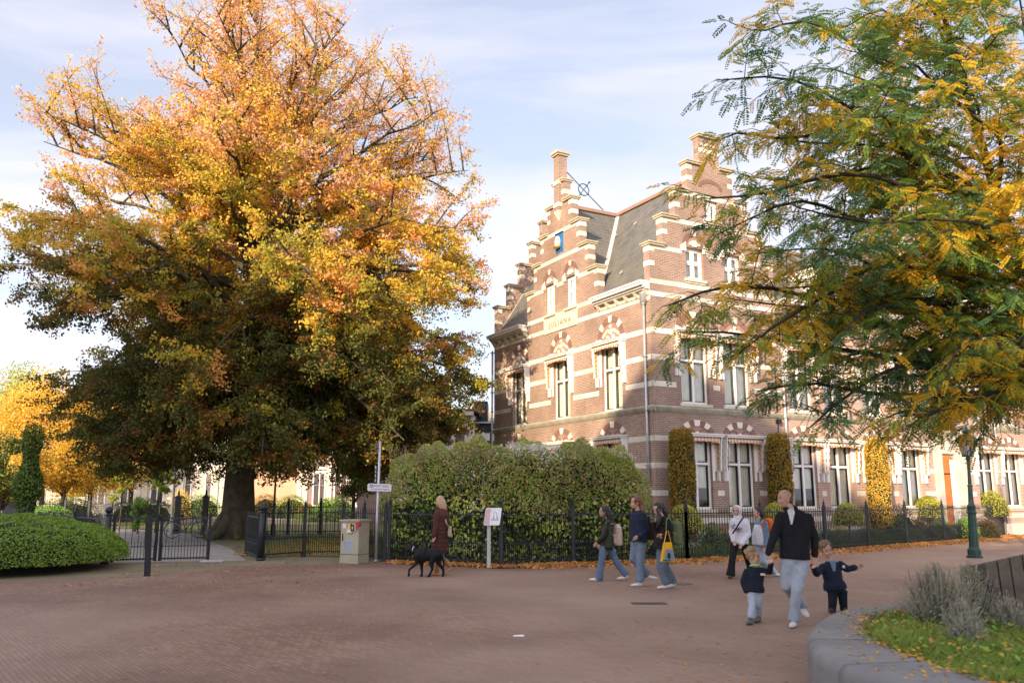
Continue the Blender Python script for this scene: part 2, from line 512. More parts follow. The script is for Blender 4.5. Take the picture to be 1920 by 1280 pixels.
# stone bands
mb = MB()
bandz = [.9, 1.85, 2.79, 3.72, 5.62, 6.57, 7.53]
def hood_gap(c, z):
    w = WW/2+.22
    if 3.3 < z < 4.0 or 7.2 < z < 7.9: w = .92
    return (c-w, c+w)
for z in bandz:
    gl = [hood_gap(c, z) for c in winL] if z > 1.3 else []
    gr = [hood_gap(c, z) for c in winR] if z > 1.3 else []
    if z < 3.9: gr = gr+[(14.9, 17.2)]
    for a, b in gaps(.0, LEN, gl): mb.box(-.006, .05, a, b, z-.095, z+.095)
    for a, b in gaps(-.006, RW, gr): mb.box(a, b, -.006, .05, z-.095, z+.095)
for a, b in gaps(0, LEN, []): mb.box(-.012, .05, a, b, 8.62, 8.80)
mb.box(-.012, RW, -.012, .05, 8.76, 8.94)
for (E, f3, off) in ((gR, fR, 0), (g2, fR, 0), (gL, fL, 0)):
    c = E[0][0]
    for i, (cc, hw, z) in enumerate(E):
        if i > 0 and i < 4:
            pass
        if i < 3:
            z0, z1 = z-.13, z+.06
            hw2 = E[i][1]
            cuts = []
            if f3 is fR and i == 0: cuts = [(u-.60, u+.60) for u in upR]
            if f3 is fL and i == 0: cuts = [(u-.55, u+.55) for u, w in upL]
            for a, b in gaps(cc-hw2, cc+hw2, cuts):
                mb.hull8([f3(a, z0, -.006), f3(b, z0, -.006), f3(b, z0, .05), f3(a, z0, .05), f3(a, z1-.02, -.006), f3(b, z1-.02, -.006), f3(b, z1-.02, .05), f3(a, z1-.02, .05)])
        # quoins halfway up each step and under the coping
        zb = E[i-1][2] if i else EAVE
        for zq in (zb+.52*(z-zb), z-.13):
            q = .24
            for a, b in ((cc-hw-.008, cc-hw+q), (cc+hw-q, cc+hw+.008)):
                z0, z1 = zq-.09, zq+.10
                if hw < .6: continue
                mb.hull8([f3(a, z0, -.008), f3(b, z0, -.008), f3(b, z0, .328), f3(a, z0, .328), f3(a, z1, -.008), f3(b, z1, -.008), f3(b, z1, .328), f3(a, z1, .328)])
    # band at eaves level on the gables
    cuts = []
    if f3 is fR: cuts = []
    a, b = c-E[0][1], c+E[0][1]
    z0, z1 = 9.22, 9.4
    if f3 is fR:
        mb.hull8([f3(a, z0, -.007), f3(b, z0, -.007), f3(b, z0, .05), f3(a, z0, .05), f3(a, z1, -.007), f3(b, z1, -.007), f3(b, z1, .05), f3(a, z1, .05)])
    else:
        for a, b in gaps(a, b, [(4.75, 7.32)]):
            mb.box(-.007, .05, a, b, z0, z1)
for E, yy in ((gR, LEN),):
    for i, (cc, hw, z) in enumerate(E):
        zb = E[i-1][2] if i else EAVE
        for zq in (zb+.52*(z-zb), z-.13):
            for a, b in ((cc-hw-.008, cc-hw+.24), (cc+hw-.24, cc+hw+.008)):
                if hw > .6: mb.box(a, b, yy-.328, yy+.008, zq-.09, zq+.10)
for yq in (3.0, 9.4):
    pass
mb.build('stone_bands', M['band'], main)

# coping stones on the steps
def cap(f3, a, b, z, d0=-.09, d1=.41, o=.07):
    mb = MB()
    for k, (dz0, dz1, e) in enumerate(((0, .07, 0), (.07, .13, .035))):
        aa, bb = a-o-e+.03, b+o+e-.03
        mb.hull8([f3(aa, z+dz0, d0-e), f3(bb, z+dz0, d0-e), f3(bb, z+dz0, d1+e), f3(aa, z+dz0, d1+e), f3(aa, z+dz1, d0-e), f3(bb, z+dz1, d0-e), f3(bb, z+dz1, d1+e), f3(aa, z+dz1, d1+e)])
    mb.build('coping', M['coping'], main)
for E, f3 in ((gR, fR), (g2, fR), (gL, fL), (gR, lambda u, z, d: (u, LEN-d, z))):
    for i, (c, hw, z) in enumerate(E):
        if i < len(E)-1:
            nh = E[i+1][1]
            cap(f3, c-hw, c-nh+.0, z, o=.07); cap(f3, c+nh, c+hw, z, o=.07)
        else: cap(f3, c-hw, c+hw, z)

# pinnacle pier on the side gable
mb = MB()
mb.box(-.14, .30, LC-.19, LC+.19, 13.75, 16.25, 0)
for z in (14.0, 15.0): mb.box(-.17, .33, LC-.22, LC+.22, z-.08, z+.10, 1)
mb.box(-.20, .36, LC-.25, LC+.25, 16.25, 16.33, 2); mb.box(-.25, .41, LC-.30, LC+.30, 16.33, 16.45, 2)
mb.hull8([(-.02, LC-.03, 13.35), (.02, LC-.03, 13.35), (.02, LC+.03, 13.35), (-.02, LC+.03, 13.35), (-.16, LC-.21, 13.75), (.02, LC-.21, 13.75), (.02, LC+.21, 13.75), (-.16, LC+.21, 13.75)], 1)
for z in (14.55,): mb.box(-.02, .34, LC-.43, LC-.2, z-.1, z+.1, 1)
mb.build('pinnacle', [M['brick'], M['band'], M['coping']], main)
mb = MB()
mb.box(2.95-.3, 3.45+.0, -.02, .33, 15.0, 15.1, 0); mb.box(2.55, 3.55, -.012, .335, 14.72, 14.9, 0)
mb.build('pinnacle_band', M['band'], main)

# roofs
RZ = 14.05
def roof_profile(half):
    # slightly bell-cast at the foot
    return [(-.12, EAVE-.05), (.45, EAVE+.75), (half, RZ)]
mb = MB()
pr = roof_profile(3.05)
def roof_strip(mb, prof, c, y0, y1, axis, m=0, both=True):
    pts = [(c-3.05+u if False else u, z) for u, z in prof]
    for sgn in ((1, -1) if both else (1,)):
        for (u0, z0), (u1, z1) in zip(prof[:-1], prof[1:]):
            a, b = (u0, u1) if sgn == 1 else (2*c-u0, 2*c-u1)
            if axis == 'y':
                vs = [(a, y0, z0), (a, y1, z0), (b, y1, z1), (b, y0, z1)]
            else:
                vs = [(y0, a, z0), (y1, a, z0), (y1, b, z1), (y0, b, z1)]
            mb.add(vs, [(0, 1, 2, 3)], m)
for (ya, yb) in ((.3, 3.24), (8.84, LEN-.3)): roof_strip(mb, pr, 3.05, ya, yb, 'y')
roof_strip(mb, [(.34, EAVE+.5), (.45, EAVE+.75), (3.05, RZ)], 3.05, 3.24, 8.84, 'y')
pl = [(LC-2.79, EAVE-.05), (LC, RZ)]
roof_strip(mb, pl, LC, .3, 3.05, 'x')
rm = mb.build('roof', M['slate'], main)
mb = MB()
mb.box(2.93, 3.17, .3, LEN-.3, RZ-.05, RZ+.09); mb.box(.3, 3.0, LC-.12, LC+.12, RZ-.055, RZ+.085)
mb.build('ridge_tiles', M['ridge'], rm)
mb = MB()
mb.beam((.12, LC-2.72, 9.45), (3.05, LC-.02, RZ+.03), .30, .06, up=(-.6, 0, .8))
mb.beam((.12, LC+2.72, 9.45), (3.05, LC+.02, RZ+.03), .30, .06, up=(-.6, 0, .8))
for (a, b) in (((.03, .34, 9.3), (3.05, .34, RZ)), ((.03, LEN-.34, 9.3), (3.05, LEN-.34, RZ))):
    mb.beam(a, b, .07, .07)
for y, z in ((1.5, 12.2), (3.6, 12.8), (2.4, 10.2), (4.8, 12.6)): mb.beam((max(.1, (z-9.3)/4.8*3.05-.12), y, z), (max(.1, (z-9.3)/4.8*3.05-.12)+.12, y, z+.12), .05, .03)
mb.build('lead_flashing', M['lead'], rm)
# wing roof
mb = MB()
for (a, b) in ((W+.0, RW),):
    mb.add([(a, -.1, EAVE-.05), (b, -.1, EAVE-.05), (b, 4.5, 13.2), (a, 4.5, 13.2)], [(0, 1, 2, 3)])
    mb.add([(a, 9.1, EAVE-.05), (b, 9.1, EAVE-.05), (b, 4.5, 13.2), (a, 4.5, 13.2)], [(0, 1, 2, 3)])
roof_strip(mb, [(16.05-3.0, EAVE-.05), (16.05, RZ)], 16.05, .3, 4.5, 'y')
wr = mb.build('wing_roof', M['slate'], main)
mb = MB(); mb.box(W, RW, 4.38, 4.62, 13.15, 13.3); mb.build('ridge_tiles', M['ridge'], wr)
# dormer
d = MB()
d.box(9.0, 10.3, .5, 2.2, 9.6, 11.2, 0); d.prism([(8.85, 11.2), (10.45, 11.2), (9.65, 12.0)], fR, .35, 2.8, 1)
d.box(9.15, 9.6, .47, .5, 9.9, 11.0, 2); d.box(9.7, 10.15, .47, .5, 9.9, 11.0, 2)
d.build('dormer', [M['white'], M['slate'], M['black_sash']], main)

# eaves: white box gutter, brackets, stone frieze
def cornice(f3, a, b, parent):
    def bx_(x, mb, u0, u1, z0, z1, d0, d1): mb.hull8([f3(u0, z0, d0), f3(u1, z0, d0), f3(u1, z0, d1), f3(u0, z0, d1), f3(u0, z1, d0), f3(u1, z1, d0), f3(u1, z1, d1), f3(u0, z1, d1)])
    g = MB()
    bx_(0, g, a, b, 9.12, 9.3, -.42, -.02); bx_(0, g, a-.02, b+.02, 9.22, 9.27, -.46, -.01); bx_(0, g, a, b, 9.05, 9.12, -.30, -.02)
    go = g.build('gutter', M['white'], parent)
    s = MB()
    bx_(0, s, a, b, 8.78, 8.88, -.05, .02); bx_(0, s, a, b, 8.99, 9.05, -.22, -.01)
    n = max(2, int((b-a)/.62)); 
    for k in range(n+1):
        u = a+.12+(b-a-.24)*k/n
        s.prism([(u-.07, 8.80), (u+.07, 8.80), (u+.07, 9.0), (u-.07, 9.0)], lambda p, q, dd: f3(p, q, dd*(.35 if q < 8.9 else 1)), -.22, -.012)
    s.build('brackets', M['stone'], go)
cornice(fL, -.0, 3.22, main); cornice(fL, 8.88, LEN, main); cornice(fR, 6.15, 12.95, main); cornice(fR, 19.2, RW, main)
for a, b in ((0, 3.22), (8.86, LEN)):
    mb = MB(); mb.box(-.01, .03, a, b, 8.79, 9.08); mb.build('frieze', M['stone'], main)
# string course
mb = MB()
def prof_run(f3, a, b):
    P = [(-.0, 4.62), (-.05, 4.66), (-.10, 4.74), (-.12, 4.80), (-.02, 4.87)]
    n = len(P)
    vs = [f3(a, z, d) for d, z in P]+[f3(b, z, d) for d, z in P]
    mb.add(vs, [tuple(range(n)), tuple(range(n, 2*n))[::-1]]+[(i, i+1, n+i+1, n+i) for i in range(n-1)])
prof_run(fL, -.12, LEN); prof_run(fR, -.115, RW)
mb.build('string_course', M['string'], main)
# plinth
mb = MB()
for a, b in gaps(-.03, RW, [(15.2, 16.8)]): mb.box(a, b, -.03, .02, 0, .55)
mb.box(-.03, .02, -.03, LEN, 0, .55); mb.build('plinth', M['stone'], main)

# downpipes
def downpipe(x, y, z1=9.0, hop=True, r=.05):
    g = MB(); g.tube([(x, y, .0), (x, y, z1)], r, 10)
    if hop: g.lathe([(.07, z1-.02), (.13, z1+.02), (.14, z1+.3), (.16, z1+.33), (.16, z1+.36)], (x, y, 0), 12); g.tube([(x, y, z1+.3), (x+.02, y+.02, z1+.62), (x+.12, y+.1, z1+.66)], .06, 8)
    for z in np.arange(.9, z1, 1.9): g.box(x-r-.02, x+r+.02, y-r-.02, y+r+.06, z-.02, z+.02)
    return g.build('downpipe', M['zinc'], main, True)
downpipe(-.10, .28, 8.55); downpipe(6.2, -.11, 8.55); downpipe(-.09, LEN+.02, 8.6, False); downpipe(19.4, -.11, 8.55)
g = MB(); g.tube([(5.85, -.05, .3), (5.85, -.05, 6.9)], .018, 6); g.box(5.78, 5.95, -.16, -.0, 4.45, 4.6); g.build('cable_lamp', M['black_sash'], main)

# arches and tympana
def arch(mb, f3, c, z0, a, b, t, n=9, white=(0, 4, 8), d=-.03, mw=1, mbk=0):
    for i in range(n):
        k0, k1 = math.pi*i/n, math.pi*(i+1)/n
        w = i in white
        tt = t+(.015 if w else 0); dd = d-(.008 if w else 0)
        steps = 3
        pin = [(c-math.cos(k0+(k1-k0)*j/steps)*a, z0+math.sin(k0+(k1-k0)*j/steps)*b) for j in range(steps+1)]
        pout = [(c-math.cos(k0+(k1-k0)*j/steps)*(a+tt), z0+math.sin(k0+(k1-k0)*j/steps)*(b+tt)) for j in range(steps+1)]
        for j in range(steps):
            mb.prism([pin[j], pin[j+1], pout[j+1], pout[j]], f3, dd, .01, mw if w else mbk)
def half_disc(mb, f3, c, z0, a, b, d=-.008, m=0):
    mb.prism([(c-math.cos(math.pi*i/14)*a, z0+math.sin(math.pi*i/14)*b) for i in range(15)], f3, d, .01, m)
BM = [M['arch_brick'], M['band'], M['stone'], M['tympanum']]
mb = MB()
def relief(mb, f3, c, z0, a, b):
    r_ = random.Random(int(c*100))
    # a mask with scrolled foliage either side
    def blob(u, z, r, d):
        n = 8
        mb.add([f3(u+r*math.cos(2*math.pi*k/n), z+r*math.sin(2*math.pi*k/n), -.01) for k in range(n)]+[f3(u+r*.55*math.cos(2*math.pi*k/n), z+r*.55*math.sin(2*math.pi*k/n), -d) for k in range(n)],
               [(k, (k+1) % n, n+(k+1) % n, n+k) for k in range(n)]+[tuple(range(n, 2*n))], 2)
    blob(c, z0+b*.42, a*.22, .09); blob(c, z0+b*.76, a*.15, .06)
    for s in (-1, 1):
        for k in range(5):
            t = .35+.55*k/4
            blob(c+s*a*t*.95, z0+b*(.75-.62*t)+r_.uniform(-.02, .02), a*.115, .05)
        blob(c+s*a*.3, z0+b*.12, a*.15, .07)
for c in winL:
    arch(mb, fL, c, 7.58, .62, .66, .23, 11, (2, 5, 8)); half_disc(mb, fL, c, 7.58, .62, .66, -.008, 3); relief(mb, fL, c, 7.6, .58, .62)
    for s in (-1, 1):
        u = c+s*.78; mb.hull8([fL(u-.17, 7.42, -.045), fL(u+.17, 7.42, -.045), fL(u+.17, 7.42, .01), fL(u-.17, 7.42, .01), fL(u-.17, 7.66, -.045), fL(u+.17, 7.66, -.045), fL(u+.17, 7.66, .01), fL(u-.17, 7.66, .01)], 1)
def fan(mb, f3, c, z0, a, b):
    half_disc(mb, f3, c, z0, a, b, -.006, 3)
    for s in (-1, 1):
        for j, rr in enumerate((.30, .22)):
            pass
        arch(mb, f3, c+s*a*.5, z0, a*.33, b*.55, .07, 5, (), -.02, 1, 0)
    mb.prism([(c-.10, z0), (c+.10, z0), (c+.07, z0+.14), (c-.07, z0+.14)], f3, -.03, .01, 1)
for c in winL: arch(mb, fL, c, 3.84, .60, .40, .22, 9, (1, 4, 7)); fan(mb, fL, c, 3.84, .60, .40)
for c in winR:
    arch(mb, fR, c, 3.86, .62, .34, .20, 9, (2, 4, 6)); fan(mb, fR, c, 3.86, .62, .34)
    arch(mb, fR, c, 7.52, .62, .60, .22); half_disc(mb, fR, c, 7.52, .62, .60, -.008, 3); relief(mb, fR, c, 7.54, .58, .56)
for (f3, cs, hw) in ((fR, upR, .42), (fL, [u for u, w in upL], .39)):
    for c in cs:
        zt = 10.8 if f3 is fR else 10.72
        arch(mb, f3, c, zt+.02, hw-.02, hw+.02, .19, 9, (4,)); half_disc(mb, f3, c, zt+.02, hw-.02, hw+.02, -.004, 3)
        half_disc(mb, f3, c, zt+.10, hw-.17, hw-.22, -.04, 1)
        mb.prism([(c-.16, zt+.18), (c+.16, zt+.18), (c+.1, zt+.05), (c-.1, zt+.05)], f3, -.05, .0, 1)
        for s in (-1, 1):
            u = c+s*(hw+.11)
            mb.prism([(u-.13, zt-.16), (u+.13, zt-.16), (u+.13, zt+.05 if s > 0 else zt+.22), (u-.13, zt+.22 if s > 0 else zt+.05)], f3, -.035, .01, 1)
arch(mb, fR, 3.05, 13.3, .45, .2, .16, 7, (), -.012)
mb.build('window_arches', BM, main)

# JULIANA stone and the bell panel
mb = MB(); mb.box(-.03, .02, 4.72, 7.36, 8.58, 9.34); ju = mb.build('name_stone', M['stone'], main)
M['letter'] = mat('letter', (.26,.18,.09), (.21,.14,.07), 9, .7)
text_mesh('lettering', 'JULIANA', .33, M['letter'], ju, (-.034, 6.04, 8.88), (R(90), 0, R(-90)), .006, 1.45)
mb = MB(); mb.box(-.02, .02, 5.74, 6.34, 11.93, 12.76, 0); mb.box(-.05, .0, 5.72, 6.36, 12.76, 12.80, 1)
bp = mb.build('blue_panel', [M['blue'], M['black_sash']], main)
mb = MB()
mb.lathe([(.06, .42), (.10, .34), (.135, .2), (.14, 0)], (-.10, 6.03, 12.2), 14, 0)
mb.lathe([(.02, .03), (.17, 0), (.19, -.05), (.14, -.09), (.03, -.1)], (-.12, 6.05, 12.2), 14, 1)
mb.build('bell', [M['band'], M['gold']], bp, True)

# iron tie rod with ring
mb = MB()
A_ = Vector((.25, LC, 15.75)); B_ = Vector((2.3, LC, RZ+.15)); mid = A_.lerp(B_, .5)
mb.tube([A_, B_], .022, 6)
dv = (B_-A_).normalized(); nv = Vector((-dv.z, 0, dv.x)) if False else Vector((dv.z*-1, 0, dv.x))
side = Vector((dv.z, 0, -dv.x))
ring = [mid+(dv*math.cos(t)+side*math.sin(t))*.27 for t in np.linspace(0, 2*math.pi, 25)]
mb.tube(ring, .024, 6, cap=False)
mb.tube([mid-side*.5, mid+side*.5], .02, 6)
for q in (mid-side*.27, mid+side*.27, mid-dv*.27, mid+dv*.27, mid-side*.5, mid+side*.5): mb.ball(q, .05, 8)
mb.build('tie_rod', mat('blue_iron', (.03,.08,.14), (.05,.09,.13), 5, .5), main)

# windows ------------------------------------------------------------------
def window(w, h, sash, awning=True, cols=2, hrow=.64, seed=0, drop=1.2):
    """window unit as a mesh 'window' with sub-parts; x along the wall, y inwards, z up from the sill"""
    r_ = random.Random(seed)
    g = MB()
    f = .085
    y0, y1 = .12, .20
    g.box(-w/2, -w/2+f, y0, y1, 0, h); g.box(w/2-f, w/2, y0, y1, 0, h)
    g.box(-w/2+f, w/2-f, y0, y1, h-f, h); g.box(-w/2+f, w/2-f, y0, y1, 0, f)
    zt = h*hrow
    g.box(-.05, .05, y0-.02, y1, f, h-f)
    g.box(-w/2+f, -.05, y0-.01, y1, zt-.045, zt+.045); g.box(.05, w/2-f, y0-.01, y1, zt-.045, zt+.045)
    fr = g.build('window', M['white'], None)
    s = MB()
    for x0, x1 in ((-w/2+f, -.05), (.05, w/2-f)):
        for z0, z1 in ((f, zt-.045), (zt+.045, h-f)):
            t = .04
            s.box(x0, x0+t, y0+.02, y1-.005, z0, z1); s.box(x1-t, x1, y0+.02, y1-.005, z0, z1)
            s.box(x0+t, x1-t, y0+.02, y1-.005, z0, z0+t); s.box(x0+t, x1-t, y0+.02, y1-.005, z1-t, z1)
    s.build('sash', sash, fr)
    p = MB(); p.add([(-w/2+.05, y1-.03, .05), (w/2-.05, y1-.03, .05), (w/2-.05, y1-.03, h-.05), (-w/2+.05, y1-.03, h-.05)], [(0, 1, 2, 3)])
    p.build('pane', M['glass'], fr)
    c = MB()
    for x0, x1, z0 in ([(-w/2+.06, -w/2+.06+w*r_.uniform(.30, .44), .05), (w/2-.06-w*r_.uniform(.34, .46), w/2-.06, .05)] if r_.random() < .75 else [(-w/2+.06, w/2-.06, h*.3)]):
        n = 16
        vs = []
        for k in range(n+1):
            x = x0+(x1-x0)*k/n; y = .245+.02*math.sin(k*1.9)
            vs += [(x, y, z0), (x, y, h-.04)]
        c.add(vs, [(2*k, 2*k+2, 2*k+3, 2*k+1) for k in range(n)])
    c.build('curtain', M['curtain'], fr)
    b = MB()
    b.box(-w/2-.02, w/2+.02, .9, .93, -.05, h+.05); b.box(-w/2-.05, -w/2-.02, .325, .9, -.05, h+.05); b.box(w/2+.02, w/2+.05, .325, .9, -.05, h+.05)
    b.box(-w/2, w/2, .325, .9, -.06, -.01); b.box(-w/2, w/2, .325, .9, h+.01, h+.05)
    b.build('interior', M['room'], fr)
    sl = MB(); sl.box(-w/2-.1, w/2+.1, -.07, .12, -.10, -.002); sl.box(-w/2-.06, w/2+.06, -.03, .1, -.17, -.10); sl.build('sill', M['stone'], fr)
    if awning:
        hd = MB()
        hd.box(-w/2-.30, w/2+.30, -.36, .0, h+.03, h+.10); hd.box(-w/2-.33, w/2+.33, -.40, .0, h+.10, h+.14)
        for sg in (-1, 1):
            x = sg*(w/2+.24)
            for k in range(9):       # scalloped lower edge of each side board
                z1 = h+.03-drop*k/9; z0 = h+.03-drop*(k+1)/9
                dd = .30-(.02 if k % 2 else 0)-.10*(k/9)
                hd.box(x-.022, x+.022, -dd, -.001, z0, z1)
            hd.box(x-.024, x+.024, -.12, -.001, h+.03-drop*1.28, h+.03-drop)
            hd.box(min(x, sg*w/2), max(x, sg*w/2), -.02, .0, h+.03-drop, h+.03)
            hd.box(min(sg*w/2, sg*(w/2+.1)), max(sg*w/2, sg*(w/2+.1)), -.022, .0, h-1.5 if h > 2 else 0, h+.03-drop)
        hd.build('awning_box', M['white'], fr)
        a = MB()
        n = 20; vs = []
        for k in range(n+1):
            x = -w/2-.16+(w+.32)*k/n
            zz = h-.17-.05*math.cos((x/(w/2+.16))*math.pi*.5)*-1-.03*abs(math.sin(k*.9))
            vs += [(x, -.27, h+.02), (x, -.29, zz)]
        a.add(vs, [(2*k, 2*k+2, 2*k+3, 2*k+1) for k in range(n)])
        for sg in (-1, 1):
            vs = []
            for k in range(13):
                z = h-.05-drop*.9*k/12; y = -.25+.02*(k % 2)
                x = sg*(w/2+.16)
                vs += [(x, -.03, z), (x-sg*.02*(k % 2), y+.05*k/12, z)]
            a.add(vs, [(2*k, 2*k+2, 2*k+3, 2*k+1) for k in range(12)])
        a.build('awning', M['awning'], fr)
    return fr

def place_window(proto, side, u, z, first):
    o = proto if first else copy_tree(proto)
    o.parent = main
    if side == 'R': o.location = (u, 0, z); o.rotation_euler = (0, 0, 0)
    else: o.location = (0, u, z); o.rotation_euler = (0, 0, R(-90))
    return o
protos = [window(WW, HG, M['black_sash'], True, seed=s) for s in (1, 2, 5)]
used = set()
def put(ps, side, u, z):
    i = random.randrange(len(ps)); key = id(ps[i])
    place_window(ps[i], side, u, z, key not in used); used.add(key)
for u in winR: put(protos, 'R', u, SG)
for u in winL: put(protos, 'L', u, SG)
protos1 = [window(WW, H1-.02, M['olive_sash'], True, seed=s) for s in (3, 4, 7)]
for u in winL: put(protos1, 'L', u, S1-.12)
for u in winR: put(protos1, 'R', u, S1-.05 if False else S1)
pu = [window(.84, 1.2, M['white'], False, hrow=.55, seed=9)]
for u in upR: put(pu, 'R', u, 9.6)
pul = [window(.78, 1.32, M['white'], False, hrow=.55, seed=10)]
for u, w in upL: put(pul, 'L', u, 9.4)
ps = [window(.66, 1.0, M['white'], False, hrow=.7, seed=12)]
put(ps, 'R', 3.05, 12.05)

# entrance: stone surround, arched orange door, wall lantern
e = MB()
e.box(14.95, 15.42, -.10, .0, 0, 4.55, 0); e.box(16.32, 17.05, -.10, .0, 0, 4.55, 0); e.box(15.42, 16.32, -.10, .0, 3.55, 4.55, 0)
ent = e.build('entrance_surround', M['stone'], main)
e = MB(); e.prism([(15.42, .4), (16.32, .4)]+[(15.87+math.cos(t)*.45, 3.0+math.sin(t)*.5) for t in np.linspace(0, math.pi, 12)], fR, -.04, -.01, 0)
dr = e.build('door', M['door'], main)
e = MB(); e.beam((15.5, -.05, 2.7), (15.95, -.05, 2.7), .02, .05); e.beam((15.5, -.05, 1.3), (15.95, -.05, 1.3), .02, .05); e.build('hinge', M['iron'], dr)
e = MB(); e.box(15.96, 16.3, -.055, -.045, .45, 3.3); e.build('side_panel', M['white'], dr)

# white fittings
mb = MB(); mb.box(.55, .68, -.05, 0, 2.42, 2.60); mb.box(10.2, 10.3, -.05, 0, 2.5, 2.66); mb.build('wall_box', M['white'], main)

# ------------------------------------------------------------------ unseen houses added behind the viewer, outlines shaped to shade the street
def shade_house(name, u0, u1, w, depth, prof, label):
    """stands across the sun's path; prof = outline (u, z) of the front"""
    ps = Vector((math.cos(SUN_AZ), -math.sin(SUN_AZ), 0)); al = Vector((math.sin(SUN_AZ), math.cos(SUN_AZ), 0))
    root = empty(name, ps*((u0+u1)/2)+al*w, 0, label, 'house')
    o = ps*((u0+u1)/2)+al*w
    g = MB(); f3 = lambda u, z, d: tuple(ps*u+al*(w-d)+Vector((0, 0, z))-o)
    g.prism(prof, f3, 0, depth); g.build('wall', M['brick_pale'], root)
    g = MB()
    for k in range(int((u1-u0)/3)):
        for z in (1, 4.6, 8.2, 11.8, 15.4, 19):
            u = u0+1.2+3*k; g.prism([(u, z), (u+1.2, z), (u+1.2, z+2), (u, z+2)], f3, -.03, .02)
    g.build('window_row', M['glass'], root)
    return root
K = 23.8
shade_house('shade_caster', -37, -19.6, -40, 12, [(-37, 0), (-19.6, 0), (-19.6, K+5.0), (-22, K+7.8), (-27, K+8.8), (-31, K+9.6), (-35.5, K+9.0), (-37, K+6.5)], 'unseen tall pale brick block added behind the viewer to shade the lower beech')
shade_house('shade_caster', -19.8, -13.2, -40.1, 11.5, [(-19.8, 0), (-13.2, 0), (-13.2, K+.2), (-15.5, K+.6), (-18, K+1.0), (-19.8, K+.8)], 'unseen lower brick house with a flat parapet, added behind the viewer to shade the street')
shade_house('shade_caster', -13.4, 8, -40, 12, [(-13.4, 0), (8, 0), (8, K-3), (-.4, K-2), (-1.4, K+2.4), (-3.35, K+4.3), (-5.5, K+5.4), (-8.3, K+6.4), (-11, K+4.3), (-12.6, K+3.0), (-13.4, K+.4)], 'unseen wide brick house with a sloping roof, added behind the viewer to shade the facade')

# ------------------------------------------------------------------ trees
def tubes_mesh(name, paths, m, parent, n=5):
    g = MB()
    for pts, rad in paths: g.tube(pts, rad, n, 0, False)
    return g.build(name, m, parent, True)

def bez(p0, p1, p2, k):
    return [p0*(1-t)**2+p1*2*t*(1-t)+p2*t*t for t in np.linspace(0, 1, k)]

LM = {}
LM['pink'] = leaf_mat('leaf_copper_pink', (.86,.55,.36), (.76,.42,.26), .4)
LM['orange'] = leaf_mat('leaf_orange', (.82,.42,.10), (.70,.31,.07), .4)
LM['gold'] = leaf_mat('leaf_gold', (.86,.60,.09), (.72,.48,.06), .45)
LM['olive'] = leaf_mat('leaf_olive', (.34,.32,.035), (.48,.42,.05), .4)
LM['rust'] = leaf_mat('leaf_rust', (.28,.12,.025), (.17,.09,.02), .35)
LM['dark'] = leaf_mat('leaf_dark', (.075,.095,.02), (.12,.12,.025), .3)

BASE = Vector((-11.7, 36.2, 0))
beech = empty('beech_tree', BASE, 0, 'huge copper beech with orange and gold autumn crown over dark drooping lower boughs', 'tree')
EZ = [2.4, 3.2, 4.2, 6.0, 8.6, 12.5, 16, 17.8, 19.4, 21.0, 22.6, 24.0]
ER = [4.6, 6.6, 8.0, 9.0, 9.6, 9.8, 9.5, 8.9, 8.0, 6.6, 4.7, 1.6]
def env(z): return np.interp(z, EZ, ER)
rb = random.Random(5)
paths, twigs = [], []
trunk = [Vector((0, 0, -.1)), Vector((.02, 0, .35)), Vector((.05, 0, 1.0)), Vector((0, .05, 2.4)), Vector((.1, 0, 4.5)), Vector((.3, .1, 8)), Vector((.2, -.1, 12)), Vector((.4, 0, 16.5)), Vector((.2, .1, 20.5)), Vector((.3, 0, 23.2))]
trad = [1.15, .88, .70, .61, .58, .48, .38, .25, .12, .03]
def trunk_at(z):
    for a, b in zip(trunk[:-1], trunk[1:]):
        if a.z <= z <= b.z: return a.lerp(b, (z-a.z)/(b.z-a.z))
    return trunk[-1].copy()
NP = 96
cum = np.cumsum(np.interp(np.linspace(3, 23.6, 200), EZ, ER)+2); cum = cum/cum[-1]
